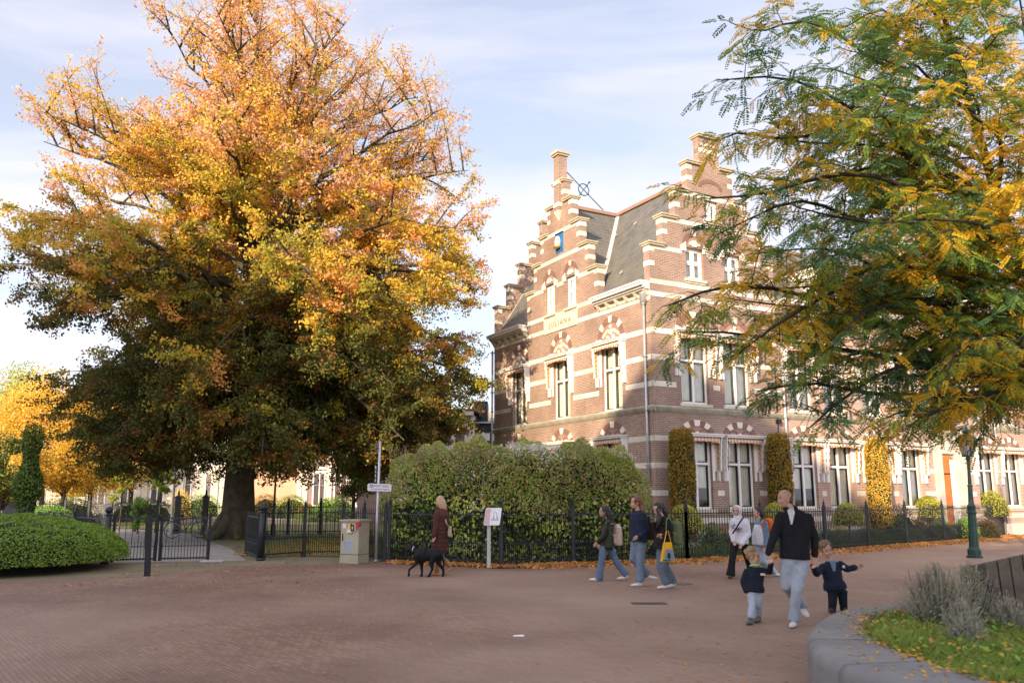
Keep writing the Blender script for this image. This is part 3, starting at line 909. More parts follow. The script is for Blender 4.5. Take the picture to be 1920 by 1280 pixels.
for i in range(NP+26):
    az = i*2.39996+rb.uniform(-.25, .25)
    if i < NP:
        zt = float(np.interp((i*0.4142136+rb.uniform(-.03, .03)) % 1, cum, np.linspace(3, 23.6, 200)))
        h0 = 4.6+(zt-3)*.60+rb.uniform(-.6, .6)
        rr = float(env(zt))*rb.uniform(.88, 1.02)
        if rb.random() < .22: rr *= .62
    else:          # inner boughs hanging low round the trunk
        zt = rb.uniform(2.9, 6.0); h0 = rb.uniform(5.2, 8.5); rr = rb.uniform(2.6, 8.0)
    f = (h0-4)/17.0
    p0 = trunk_at(h0); p2 = Vector((math.cos(az)*rr+.45+(1.25 if zt < 7 else max(0.0, 1.25-(zt-7)*.2)), math.sin(az)*rr, zt))
    p1 = p0.lerp(p2, .5)+Vector((0, 0, (2.6 if zt < 11 else .9)+rb.uniform(0, 1.0)))
    k = 9
    pts = bez(p0, p1, p2, k)
    for q in range(1, k-1): pts[q] = pts[q]+Vector((rb.uniform(-.22, .22), rb.uniform(-.22, .22), rb.uniform(-.18, .18)))
    r0 = .20*(1-f)+.06
    paths.append((pts, [r0*(1-.9*q/(k-1)) for q in range(k)]))
    # secondary boughs
    ns = 13
    for s in range(ns):
        t = .22+.78*(s+rb.random()*.6)/ns
        t = min(t, .99)
        a = pts[int(t*(k-1))].lerp(pts[min(int(t*(k-1))+1, k-1)], t*(k-1)-int(t*(k-1)))
        td = (p2-p0).normalized()
        rnd = Vector((rb.gauss(0, 1), rb.gauss(0, 1), rb.gauss(0, .7)))
        d = (td*.8+rnd*.75+Vector((0, 0, .35 if zt > 13 else -.12))).normalized()
        L = rb.uniform(1.6, 3.6)*(1.0 if f < .7 else .75)
        e = a+d*L
        rad_e = math.hypot(e.x-(1.4 if e.z < 10 else .45), e.y); lim = float(env(min(max(e.z, 2.6), 25)))
        if rad_e > lim*1.03: e.x *= lim*1.03/rad_e; e.y *= lim*1.03/rad_e
        if e.z > 24.3: e.z = 24.3
        if e.z < 2.7: e.z = 2.7+rb.random()*.6
        sp = bez(a, a.lerp(e, .5)+Vector((0, 0, .25)), e, 5)
        paths.append((sp, [.05, .038, .027, .018, .008]))
        for q in range(8):
            tt = .2+.8*(q+rb.random())/8
            b = sp[0].lerp(sp[-1], min(tt, 1))
            d3 = (d*.5+Vector((rb.gauss(0, 1), rb.gauss(0, 1), rb.gauss(0, .8)))).normalized()
            if zt < 13: d3 = (d3+Vector((0, 0, -.45))).normalized()
            else: d3 = (d3+Vector((d.x, d.y, .5))*.6).normalized()
            l3 = rb.uniform(.5, 1.25)
            twigs.append((b, b+d3*l3))
            if b.z > 9 or rb.random() < .3: paths.append(([b, b+d3*l3*.5, b+d3*l3], [.012, .009, .004]))
trunk_o = MB(); trunk_o.tube(trunk, trad, 16, 0, False)
for k in range(9):
    a = k*2*math.pi/9+.2; rr = 1.15+.35*math.sin(k*2.3)
    trunk_o.tube([Vector((math.cos(a)*.45, math.sin(a)*.45, .95)), Vector((math.cos(a)*.85, math.sin(a)*.85, .35)), Vector((math.cos(a)*(rr+.3), math.sin(a)*(rr+.3), -.03))], [.28, .24, .10], 8, 0, False)
trunk_o = trunk_o.build('trunk', M['bark'], beech, True)
tubes_mesh('limbs', [p for p in paths if p[1][0] > .03], M['bark'], beech, 6)
tubes_mesh('twigs', [p for p in paths if p[1][0] <= .03], M['bark_light'], beech, 3)

TW0 = np.array([t[0][:] for t in twigs]); TW1 = np.array([t[1][:] for t in twigs])
zc = TW1[:, 2]
nl = np.where(zc > 18, 23, np.where(zc > 14, 48, np.where(zc > 10, 80, 100))).astype(int)
nl = (nl*rng.uniform(.35, 1.5, size=len(nl))).astype(int)
idx = np.repeat(np.arange(len(nl)), nl)
t_ = rng.uniform(0, 1.1, size=len(idx))[:, None]
P_ = TW0[idx]*(1-t_)+TW1[idx]*t_+rng.normal(size=(len(idx), 3))*np.array([.14, .14, .09])
clump = rng.uniform(0, 1, size=len(nl))
# colour by height, reach and bough; low shade and outer light partly painted in
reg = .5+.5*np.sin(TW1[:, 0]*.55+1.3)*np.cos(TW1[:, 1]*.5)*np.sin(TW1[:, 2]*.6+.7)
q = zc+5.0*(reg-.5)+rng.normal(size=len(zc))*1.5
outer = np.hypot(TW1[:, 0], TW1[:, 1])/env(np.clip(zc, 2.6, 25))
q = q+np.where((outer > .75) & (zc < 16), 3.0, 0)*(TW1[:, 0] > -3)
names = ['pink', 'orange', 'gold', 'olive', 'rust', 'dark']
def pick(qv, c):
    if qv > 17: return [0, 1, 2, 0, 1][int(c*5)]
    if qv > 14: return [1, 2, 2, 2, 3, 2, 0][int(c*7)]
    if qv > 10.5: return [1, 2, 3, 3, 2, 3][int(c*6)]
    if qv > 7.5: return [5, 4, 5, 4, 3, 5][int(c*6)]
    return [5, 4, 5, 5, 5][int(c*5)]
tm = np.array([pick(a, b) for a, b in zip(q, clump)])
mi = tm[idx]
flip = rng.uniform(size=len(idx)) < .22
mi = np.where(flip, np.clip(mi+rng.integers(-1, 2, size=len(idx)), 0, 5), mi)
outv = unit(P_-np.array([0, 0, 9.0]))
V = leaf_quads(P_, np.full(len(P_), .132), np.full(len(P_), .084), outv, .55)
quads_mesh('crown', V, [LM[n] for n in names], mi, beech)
print('beech leaves', len(P_))

# ------------------------------------------------------------------ acacia-like tree overhanging from the right
def px(x, y, d):
    v = 640-y; f = 1562.0; s, c = math.sin(PITCH), math.cos(PITCH)
    r = Vector((x-960, f*c-v*s, f*s+v*c))
    return r*(d/r.y)+Vector((0, 0, CAMH))
LM['fgreen'] = leaf_mat('leaflet_green', (.13,.24,.05), (.22,.31,.05), .5)
LM['fblue'] = leaf_mat('leaflet_bluegreen', (.075,.18,.085), (.11,.22,.085), .4)
LM['fyellow'] = leaf_mat('leaflet_yellow', (.85,.56,.04), (.74,.42,.03), .55)
LM['flime'] = leaf_mat('leaflet_lime', (.42,.42,.04), (.26,.33,.04), .45)
LB = Vector((9.7, 13.2, 0))
loc_tree = empty('acacia_tree', LB, 0, 'green and yellow feather-leaved tree reaching over the lamp post from the right', 'tree')
ra = random.Random(9)
# fork points of the limbs (world), then the tips each feeds
F = {'low': px(1990, 600, 12.6), 'mid': px(1890, 430, 12.2), 'up': px(1830, 240, 11.8), 'top': px(1770, 30, 11.5), 'r': px(2050, 300, 12)}
lp = []
tb = [LB+Vector((0, 0, -.1)), LB+Vector((-.1, -.05, 1.6)), LB+Vector((-.5, -.2, 3.2)), F['low'], F['mid'], F['up'], F['top'], F['top']+Vector((-.3, 0, 2.0))]
lp.append((tb, [.22, .17, .15, .12, .085, .06, .04, .02]))
lp.append(([tb[2], F['r'], F['r']+Vector((.4, .3, 2.5)), F['r']+Vector((.2, .8, 5.0))], [.16, .12, .08, .03]))
tips = [  # px, py, depth, source
 (1375,45,10.6,'up'),(1358,150,10.2,'up'),(1348,262,10.0,'mid'),(1500,60,11.5,'up'),(1470,150,12.6,'up'),(1590,95,10.0,'up'),(1600,20,11.0,'top'),(1680,-40,10,'top'),
 (1560,-60,12.5,'top'),(1440,260,11.5,'mid'),(1330,372,9.6,'mid'),(1400,330,12.5,'mid'),(1345,440,10.5,'mid'),(1500,390,9.4,'mid'),(1420,475,11.6,'mid'),
 (1255,572,9.8,'low'),(1285,622,10.4,'low'),(1370,560,12.2,'low'),(1385,662,9.6,'low'),(1450,620,11.4,'low'),(1425,732,10.3,'low'),(1500,700,12.5,'low'),
 (1520,800,9.8,'low'),(1560,846,10.8,'low'),(1630,800,12.4,'low'),(1650,865,10.0,'low'),(1700,780,9.2,'low'),(1755,800,9.6,'low'),(1900,780,11.5,'low'),
 (1850,740,13.5,'low'),(1780,690,9.0,'low'),(1640,660,9.0,'low'),(1590,560,12.8,'low'),(1560,480,9.2,'mid'),(1660,420,9.0,'mid'),
 (1700,300,13.5,'up'),(1620,220,9.4,'up'),(1800,120,9.2,'top'),(1880,30,9.8,'top'),(1780,-60,12.5,'top'),(1900,180,13.5,'r'),(1980,90,10.0,'r'),(1930,330,9.0,'r'),
 (1850,560,9.0,'low'),(1720,560,13.6,'low'),(1980,480,9.5,'r'),(1900,-60,11,'r'),(1540,330,13.0,'mid'),(1760,440,9.8,'mid'),(1690,130,12.6,'up'),(1955,660,9.4,'low'),(1870,640,12.0,'low'),
 (1490,210,10.4,'up'),(1620,330,10.8,'mid'),(1730,380,12.4,'mid'),(1840,300,10.6,'r'),(1770,210,13.0,'up'),(1860,110,12.4,'top'),(1540,560,10.6,'low'),(1640,500,12.0,'mid'),(1480,540,10.2,'mid'),(1700,640,11.4,'low'),(1600,720,11.0,'low'),(1810,480,12.6,'mid'),(1560,650,9.6,'low'),(1720,480,10.4,'mid'),(1890,420,12.0,'r'),(1820,20,10.8,'top'),(1690,40,11.6,'top'),(1900,240,10.2,'r')]
leaf_o, leaf_d, leaf_m = [], [], []
def near_trunk(e):
    best = None
    for p0_, p1_ in zip(tb[2:-1], tb[3:]):
        for t in (0, .33, .66):
            q = p0_.lerp(p1_, t)
            sc = (q-e).length+abs((q.z-e.z)+.6)*1.2
            if best is None or sc < best[0]: best = (sc, q)
    return best[1]
def spray(b, d, l2, hue, tx):
    """a leafy twig: compound leaves alternate along it"""
    c = b+d*l2+Vector((0, 0, -.10*l2))
    lp.append(([b, b.lerp(c, .5)+Vector((0, 0, .03)), c], [.007, .005, .002]))
    h2 = hue*.5+ra.random()*.5
    nlv = max(3, int(l2/.050*(.8 if (tx > 1560 and ty > 540) else 1)))
    s0 = d.cross(Vector((0, 0, 1))).normalized()
    for j in range(nlv):
        u = .08+.92*j/(nlv-1)
        o = b.lerp(c, u)
        dd = d if j == nlv-1 else (d*.6+s0*(1 if j % 2 else -1))
        dd = (dd+Vector((ra.gauss(0, .22), ra.gauss(0, .22), ra.uniform(-.7, .15)))).normalized()
        leaf_o.append(o[:]); leaf_d.append(dd[:])
        yw = h2+ra.gauss(0, .12)+(.08 if tx > 1620 else -.05)
        leaf_m.append(2 if yw > .60 else (3 if yw > .50 else (0 if yw > .28 else 1)))
for ti, (tx, ty, td, src) in enumerate(tips):
    if tx > 1540 and ty > 500 and ti % 2 and tx < 1930: continue
    e = px(tx, ty, td); a = near_trunk(e) if src != 'r' else F['r'].copy()
    L = (e-a).length
    mid_ = a.lerp(e, .5)+Vector((ra.uniform(-.5, .5), ra.uniform(-.6, .6), ra.uniform(-.02, .34)*L))
    k = 14; pts = bez(a, mid_, e, k)
    ph = [ra.uniform(0, 6.28) for _ in range(6)]
    for q_ in range(1, k-1):
        tq = q_/(k-1); am = .16*math.sin(math.pi*tq)
        pts[q_] = pts[q_]+Vector([am*(math.sin(7*tq+ph[j])+.4*math.sin(15*tq+ph[j+3])) for j in range(3)])
    lp.append((pts, [(.009*L+.004)*(1-.85*q_/(k-1))+.002 for q_ in range(k)]))
    hue = ra.random()
    ns = max(5, int(L/.26))
    for s in range(ns):
        t = .2+.8*(s+ra.random()*.7)/ns
        i0 = min(int(t*(k-1)), k-2); b = pts[i0].lerp(pts[i0+1], t*(k-1)-i0)
        td_ = (pts[i0+1]-pts[i0]).normalized()
        sidev = td_.cross(Vector((0, 0, 1))).normalized()*(1 if s % 2 else -1)
        d = (td_*ra.uniform(.2, .9)+sidev*ra.uniform(.2, 1.1)+Vector((0, 0, ra.uniform(-.8, .9)))).normalized()
        l2 = ra.uniform(.45, 1.0)*(1.2-.6*t)
        spray(b, d, l2, hue, tx)
        for w_ in range(2 if l2 > .5 else 1):
            b2 = b+d*l2*ra.uniform(.3, .9)
            d2 = (d*.6+Vector((ra.gauss(0, .6), ra.gauss(0, .6), ra.uniform(-.6, .4)))).normalized()
            spray(b2, d2, l2*.55, hue, tx)
    spray(e, (pts[-1]-pts[-2]).normalized(), .22, hue, tx)
lo_ = np.array(leaf_o); ld = unit(np.array(leaf_d)); lm = np.array(leaf_m)
n = len(lo_)
upv = np.tile([0, 0, 1.0], (n, 1))+rng.normal(size=(n, 3))*.35
sv = unit(np.cross(ld, upv)); nv_ = np.cross(sv, ld)
LL = rng.uniform(.17, .28, size=n)[:, None]
out = []
npair = 8
for k in range(npair):
    t = .16+.84*k/npair
    base = lo_+ld*LL*t+np.array([0, 0, -1.0])*(LL*t*t*.25)
    ll = .052*(1-.35*abs(t-.5)*2)*(LL/.22)
    for sg in (-1, 1):
        dr_ = unit(sv*sg+ld*.35-nv_*.25+rng.normal(size=(n, 3))*.12)
        w_ = unit(np.cross(dr_, nv_))*.0115*(LL/.2)
        out.append(np.stack([base, base+dr_*ll*.45+w_, base+dr_*ll, base+dr_*ll*.45-w_], axis=1))
V = np.concatenate(out, axis=0)-np.array(LB[:])
quads_mesh('crown', V, [LM['fgreen'], LM['fblue'], LM['fyellow'], LM['flime']], np.tile(lm, npair*2), loc_tree)
print('leaflets', len(V))
M['bark_dark'] = mat('bark_dark', (.035,.026,.020), (.020,.016,.013), 6, .9, .4, 20)
for o, m_, nn in ((lp[:2], 'trunk', 10), (lp[2:], 'limbs', 5)):
    tubes_mesh(m_, [([p-LB for p in pts], r) for pts, r in o], M['bark_dark'], loc_tree, nn)

# ------------------------------------------------------------------ garden sheets
sheet('path_edge', [(-60,15),(-3,15),(-3.3,23.2),(-4.6,24.7),(-6.3,25.4),(-7.1,23.9),(-9,27),(-11,36),(-20,48),(-60,60)], -.010, M['grit'])
sheet('path', [(-10.6,22.8),(-7.3,23.6),(-9.5,29),(-14.5,38.8),(-17,45),(-30,62),(-60,75),(-60,68),(-34,58),(-21,41.5),(-14,30.5)], -.006, M['asphalt_path'])
M['lawn'] = mat('lawn', (.14,.19,.035), (.19,.15,.05), 1.2, .95, .5, 40)
sheet('lawn', [(-7.2,24.9),(-6.3,25.6),(-4.6,25.0),(-3,26),(-1,36),(-6,48),(-30,58),(-15.5,41),(-11,33.5)], -.004, M['lawn'])
sheet('garden_path', [(-40,76),(-6,60),(-1,42),(0,43),(-2,66),(-40,84)], -.002, M['asphalt_path'])
sheet('garden_bed', [(4.0,23.6),(5.2,24.0),(10.3,28.1),(16.8,33.6),(24,40.2),(40,52),(30,44),(4.92,28.8),(0,36),(-3,26),(-3.2,23.6)], -.003, mat('bed_soil', (.10,.085,.04), (.14,.13,.05), 2, .95, .5, 20))

# ------------------------------------------------------------------ leafy solids
LM['ivyd'] = leaf_mat('ivy_dark', (.035,.085,.02), (.07,.13,.03), .15, .45)
LM['ivyy'] = leaf_mat('ivy_yellow_green', (.40,.50,.05), (.62,.62,.09), .3, .5)
LM['ivyc'] = leaf_mat('ivy_cream', (.82,.80,.48), (.68,.70,.32), .3, .5)
LM['clem'] = leaf_mat('clematis_leaf', (.38,.38,.075), (.48,.36,.12), .3)
LM['clemg'] = leaf_mat('clematis_green', (.18,.38,.06), (.28,.44,.09), .3)
LM['clemb'] = leaf_mat('clematis_dry', (.34,.24,.11), (.44,.34,.17), .25)
LM['seed'] = leaf_mat('seed_tuft', (.75,.73,.64), (.60,.57,.48), .3, .9)
LM['box1'] = leaf_mat('box_leaf', (.18,.31,.035), (.30,.40,.05), .3, .5)
LM['box2'] = leaf_mat('box_leaf_dark', (.08,.17,.025), (.12,.23,.03), .2, .5)
LM['hb1'] = leaf_mat('hornbeam_brown', (.33,.19,.03), (.21,.11,.02), .3)
LM['hb2'] = leaf_mat('hornbeam_gold', (.48,.33,.04), (.36,.26,.04), .35)
LM['euo1'] = leaf_mat('euonymus_yellow', (.72,.66,.10), (.58,.56,.09), .3)
LM['euo2'] = leaf_mat('euonymus_green', (.17,.21,.04), (.26,.27,.05), .3)
LM['shr'] = leaf_mat('shrub_green', (.11,.19,.045), (.20,.26,.06), .3)
LM['shrp'] = leaf_mat('shrub_purple', (.09,.045,.045), (.14,.08,.05), .3)
LM['shro'] = leaf_mat('shrub_orange', (.35,.16,.03), (.25,.16,.03), .3)
LM['yel'] = leaf_mat('leaf_bright_yellow', (.95,.74,.22), (.92,.60,.10), .5)
LM['yel2'] = leaf_mat('leaf_amber', (.90,.56,.08), (.80,.46,.05), .5)
LM['lime'] = leaf_mat('leaf_lime', (.36,.40,.05), (.25,.30,.04), .4)
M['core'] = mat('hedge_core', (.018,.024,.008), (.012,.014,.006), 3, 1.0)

def blob_surface(n, rx, ry, h, z0=0.0, fp=3.0, tp=4.0, topshare=.3, thick=.12):
    """points on and just below the surface of a rounded hedge block; returns P, outward"""
    a = rng.uniform(0, 2*np.pi, n)
    c, s = np.cos(a), np.sin(a)
    k = (np.abs(c)**fp+np.abs(s)**fp)**(-1/fp)
    top = rng.uniform(size=n) < topshare
    zz = rng.uniform(0, 1, n)
    rad = np.where(top, np.sqrt(rng.uniform(0, 1, n)), (1-zz**tp)**(1/tp))
    zz = np.where(top, (1-rad**tp)**(1/tp), zz)
    d = 1-np.abs(rng.normal(size=n))*thick/max(min(rx, ry), .1)
    x, y = c*k*rx*rad*d, s*k*ry*rad*d
    z = z0+zz*(h-z0)*(1-(1-d)*.6)
    o = unit(np.stack([c*k/rx*rad**2, s*k/ry*rad**2, zz**3*1.2/h], axis=1))
    return np.stack([x, y, z], axis=1), o

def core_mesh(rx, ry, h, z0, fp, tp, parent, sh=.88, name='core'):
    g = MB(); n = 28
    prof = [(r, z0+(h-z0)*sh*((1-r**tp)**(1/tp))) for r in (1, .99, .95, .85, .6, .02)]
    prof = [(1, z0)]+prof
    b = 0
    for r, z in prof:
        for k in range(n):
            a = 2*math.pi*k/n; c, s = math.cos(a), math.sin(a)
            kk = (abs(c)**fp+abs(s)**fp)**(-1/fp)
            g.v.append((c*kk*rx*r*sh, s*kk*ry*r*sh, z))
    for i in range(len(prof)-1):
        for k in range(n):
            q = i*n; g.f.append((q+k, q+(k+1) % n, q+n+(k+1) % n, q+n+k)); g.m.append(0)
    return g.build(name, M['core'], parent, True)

def bush(name, loc, rx, ry, h, label, cat, n, L, mats, probs, z0=0.0, fp=2.0, tp=2.2, rz=0.0, group=None, stem=None, bias=.8, thick=.12, lump=.06, core=.86, topshare=.3):
    root = empty(name, loc, rz, label, cat, group)
    P, o = blob_surface(n, rx, ry, h, z0, fp, tp, topshare, thick)
    w = np.sin(P[:, 0]*3.1+1)*np.sin(P[:, 1]*2.7)*np.sin(P[:, 2]*3.7+2)+.6*np.sin(P[:, 0]*7.3)*np.sin(P[:, 2]*8.1+P[:, 1]*6)
    P = P+o*(w*lump)[:, None]
    V = leaf_quads(P, np.full(n, L), np.full(n, L*.62), o, bias)
    mi = rng.choice(len(mats), size=n, p=probs)
    quads_mesh('foliage', V, [LM[m] for m in mats], mi, root)
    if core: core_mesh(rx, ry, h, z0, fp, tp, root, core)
    if stem:
        g = MB()
        if stem == 'one': g.tube([(0, 0, 0), (.02, 0, z0+.2)], [.035, .03], 6)
        else:
            for k in range(int(stem)):
                a = 2*math.pi*k/int(stem); r_ = .55+.35*((k*7) % 3)/3
                g.tube([(math.cos(a)*rx*r_*.8, math.sin(a)*ry*r_*.8, 0), (math.cos(a)*rx*r_, math.sin(a)*ry*r_, z0+.3)], [.02, .012], 5, 0, False)
        g.build('stem', M['bark'], root, True)
    return root

# clipped box mound on the left
bush('box_hedge', (-14.1, 20.6, 0), 4.6, 3.1, 1.32, 'big rounded clipped green box hedge on the left beside the black gate', 'hedge', 60000, .050, ['box1', 'box2', 'hb1'], [.66, .31, .03], .22, 2.3, 2.6, stem=26, lump=.085, thick=.07, core=.92, topshare=.35)

# ivy hedge behind the railing
FX = [-3.6, -3.3, -1.9, -.27, 1.6, 3.3, 4.84]; FY = [23.3, 23.0, 22.2, 21.4, 22.4, 23.0, 23.7]
def yf(x): return np.interp(x, FX, FY)
hx, hy, hh = 3.85, 1.75, 3.02
hroot = empty('ivy_hedge', (.12, 22.2, 0), 0, 'tall hedge of variegated ivy and fluffy seeded clematis growing behind the black railing', 'hedge')
def warp(P):
    x = P[:, 0]+.12
    y = yf(x)+1.86+P[:, 1]
    return np.stack([P[:, 0], y-22.2, P[:, 2]], axis=1)
def hedge_part(n, L, mats, probs, zlo, zhi, thick=.14, lump=.14, bias=.7, droop=0.0, name='foliage', off=0.0, w=.62):
    P, o = blob_surface(n*2, hx, hy, hh, .03, 4.0, 7.0, .3, thick)
    P = P[(P[:, 1] < .9)]; 
    o = o[:len(P)] if False else unit(np.stack([np.sign(P[:, 0])*np.abs(P[:, 0]/hx)**5, P[:, 1]/hy, (P[:, 2]/hh)**6*1.4], axis=1))
    e = rng.normal(size=len(P))*.16+.18*np.sin(P[:, 0]*1.3+.6)+P[:, 0]*.05
    s = (P[:, 2]+e > zlo) & (P[:, 2]+e < zhi)
    P, o = P[s], o[s]
    W_ = np.sin(P[:, 0]*1.9+1)*np.sin(P[:, 2]*2.2+P[:, 1])+.6*np.sin(P[:, 0]*4.7)*np.sin(P[:, 2]*4.1+2)+.4*np.sin(P[:, 0]*11)*np.sin(P[:, 2]*9)
    P = P+o*(W_*lump+off)[:, None]
    P = warp(P)
    P[:, 2] = np.maximum(P[:, 2], .03)
    V = leaf_quads(P, np.full(len(P), L), np.full(len(P), L*w), o, bias, droop)
    # colours come in drifts along the hedge
    d = .5+.5*np.sin(P[:, 0]*1.7+P[:, 2]*2.3)*np.sin(P[:, 0]*.9-P[:, 2]*3.1+1)
    u = np.clip(rng.uniform(size=len(P))*.55+d*.45, 0, .999)
    mi = np.searchsorted(np.cumsum(probs), u)
    return quads_mesh(name, V, [LM[m] for m in mats], np.clip(mi, 0, len(mats)-1), hroot)
hedge_part(15000, .125, ['ivyd', 'ivyy', 'ivyc'], [.46, .32, .22], -1, 1.6, .10, .10, .9, .8, name='ivy')
hedge_part(1500, .12, ['ivyd', 'ivyc', 'ivyy'], [.40, .32, .28], 1.5, 2.05, .10, .12, .9, .5, name='ivy')
hedge_part(62000, .078, ['clem', 'clemg', 'clemb', 'ivyy'], [.40, .18, .34, .08], 1.5, 9, .14, .20, .35, name='clematis', w=.5, off=.10)
# seed tufts in drifts
P, o = blob_surface(24000, hx, hy, hh, .03, 4.0, 7.0, .45, .08)
P = P[P[:, 1] < .8]
f = np.sin(P[:, 0]*1.6+.4)*np.sin(P[:, 2]*2.5+P[:, 0]*.8)+np.where(P[:, 2] > 2.7, .35, -.25)+np.where(P[:, 0] > .6, .25, 0)+rng.normal(size=len(P))*.25
P = P[(f > .5) & (P[:, 2] > 1.5) & (P[:, 1] < np.where(P[:, 2] > 2.6, -.6, -.5)) & (rng.uniform(size=len(P)) < .5)]
o = unit(np.stack([np.sign(P[:, 0])*np.abs(P[:, 0]/hx)**5, P[:, 1]/hy, (P[:, 2]/hh)**6*1.4], axis=1))
P = warp(P+o*.11)
P = np.repeat(P, 4, axis=0)+rng.normal(size=(len(P)*4, 3))*.03
quads_mesh('seed_tufts', leaf_quads(P, np.full(len(P), .050), np.full(len(P), .032)), [LM['seed']], np.zeros(len(P)), hroot)
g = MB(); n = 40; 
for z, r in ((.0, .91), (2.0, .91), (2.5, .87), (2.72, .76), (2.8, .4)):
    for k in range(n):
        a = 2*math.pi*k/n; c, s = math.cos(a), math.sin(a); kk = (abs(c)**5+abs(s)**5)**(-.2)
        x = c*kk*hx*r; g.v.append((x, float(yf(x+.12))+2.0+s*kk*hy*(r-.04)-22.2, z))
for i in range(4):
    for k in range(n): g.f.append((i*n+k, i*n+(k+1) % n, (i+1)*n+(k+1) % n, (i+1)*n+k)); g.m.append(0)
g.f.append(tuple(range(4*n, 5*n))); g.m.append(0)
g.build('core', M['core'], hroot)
# branches poking out
g = MB()
for k in range(170):
    x = random.uniform(-3.7, 3.7); y = float(yf(x+.12))+random.uniform(.2, 2.2)-22.2
    a = Vector((x, y, 2.75)); g.tube([a, a+Vector((random.uniform(-.2, .2), random.uniform(-.2, .2), random.uniform(.25, .5)))], [.006, .003], 3, 0, False)
tag(g.build('shoots', M['bark_light'], hroot), kind='stuff')

# clipped columns against the facade; the third has sunlight painted into its leaf colours
for i, (u, mats, pr, lab) in enumerate(((.52, ['hb1', 'hb2', 'shr'], [.55, .35, .10], 'tall clipped brown-gold hornbeam column left of the first ground floor window'),
                                        (5.05, ['hb1', 'hb2', 'shr'], [.58, .37, .05], 'tall clipped brown-gold hornbeam column between the second window and the second drainpipe'),
                                        (10.35, ['yel2', 'hb2', 'yel'], [.3, .4, .3], 'clipped hornbeam column farthest right on the facade, sunlight painted into its bright yellow leaves'))):
    bush('hornbeam_column', bl(u, -.75), .40, .40, 4.02, lab, 'clipped tree', 15000, .075, mats, pr, .25, 3.2, 9, BA, 'clipped columns along the facade', 'one', lump=.03, thick=.06, core=.9, topshare=.08)

def at_ground(x, y, z=0.0):
    v = 640-y; f = 1562.0; s, c = math.sin(PITCH), math.cos(PITCH)
    r = Vector((x-960, f*c-v*s, f*s+v*c)); return r*((z-CAMH)/r.z)+Vector((0, 0, CAMH))
def along(x, d):   # ground point d metres away seen at picture column x
    return Vector(((x-960)/1589*d, d, 0))
for x, d, r, zc_, lab in ((1283, 25.9, .56, 1.05, 'yellow variegated ball bush below the first hornbeam column'),
                     (1455, 29.4, .56, 1.08, 'yellow variegated ball bush below the second hornbeam column'),
                     (1588, 31.6, .60, 1.02, 'yellow-green ball bush on a short stem left of the bright yellow column'),
                     (1738, 35.5, .66, 1.25, 'yellow-green ball bush between the purple shrubs'),
                     (1853, 38.0, .85, 1.35, 'yellow-green ball bush behind the green lamp post')):
    bush('ball_bush', along(x, d), r, r, zc_+r*.8, lab, 'bush', 6000, .045, ['euo1', 'euo2'], [.62, .38], zc_-r*.55, 2, 2.0, 0, 'yellow ball bushes in the railed garden', 'one', lump=.03, thick=.05)
shr_specs = [(1232, 25.2, .5, .8, 'shr', 'dark green shrub at the right end of the ivy hedge'), (1330, 26.2, .45, .95, 'shr', 'green shrub right of the first ball bush'), (1352, 27.2, .5, .75, 'shro', 'low orange-green shrub behind the hooded girl'), (1405, 27.3, .55, .85, 'shr', 'dark leafy shrub between the two walking girls'),
  (1500, 28.4, .5, .75, 'euo2', 'low green shrub behind the man in the black cardigan'), (1545, 29.0, .5, .7, 'shr', 'low grey-green shrub beside the railing post by the small boy'), (1568, 33.0, .6, .6, 'euo1', 'low golden shrub in front of the stemmed ball bush'), (1660, 33.0, .7, 1.0, 'euo2', 'yellow-green shrub below the bright yellow column'),
  (1620, 31.2, .5, .55, 'shr', 'low dark shrub right of the stemmed ball bush'), (1685, 33.0, .75, 1.5, 'shrp', 'large purple-leaved shrub below the window beside the door'), (1722, 33.6, .6, 1.0, 'shrp', 'small purple shrub right of the larger purple one'), (1760, 34.6, .65, .8, 'shr', 'round green shrub left of the lamp post foot'),
  (1790, 37.0, .8, 1.7, 'shrp', 'purple-brown shrub in front of the orange door'), (1805, 34.9, .6, .9, 'clemg', 'bright green shrub just left of the lamp post'), (1846, 36.0, .6, .8, 'shrp', 'dark purple shrub just right of the lamp post'), (1875, 40.0, .7, 1.6, 'shro', 'tall orange-green shrub near the right edge of the garden'), (1905, 40.5, .9, 1.0, 'shr', 'grey-green shrub at the right end of the railing')]
for x, d, r, h, m_, lab in shr_specs:
    bush('garden_shrub', along(x, d), r, r*.8, h, lab, 'shrub', 2600, .06, [m_, 'shr'], [.8, .2], 0, 2, 2, 0, 'shrubs in the railed garden', None, lump=.12, thick=.2, core=.75, bias=.3)
# ground cover along the railing
FPTS = [(4.84, 23.7), (7.5, 25.7), (10.15, 27.65), (12.45, 29.85), (14.6, 31.6), (16.95, 33.5), (19.4, 35.7), (22.2, 38.3), (26, 41.8), (30, 45.5)]
fp_ = np.array(FPTS); 
n = 22000; t = rng.uniform(0, len(fp_)-1.001, n); i0 = t.astype(int); fr_ = (t-i0)[:, None]
P = fp_[i0]*(1-fr_)+fp_[i0+1]*fr_
dirn = unit(fp_[i0+1]-fp_[i0]); nor = np.stack([-dirn[:, 1], dirn[:, 0]], axis=1)
off = rng.uniform(.08, 1.0, n); hgt = rng.uniform(0, 1, n)**1.3*(.42+.22*np.sin(t*9)*np.sin(t*23))
P = np.concatenate([P+nor*off[:, None], hgt[:, None]], axis=1)
o_ = quads_mesh('ground_cover', leaf_quads(P, np.full(n, .085), np.full(n, .03)), [LM['shr'], LM['clemg'], LM['euo2']], rng.choice(3, n, p=[.6, .25, .15]))
tag(o_, 'low green ground cover along the inside of the garden railing', 'ground cover', kind='stuff')

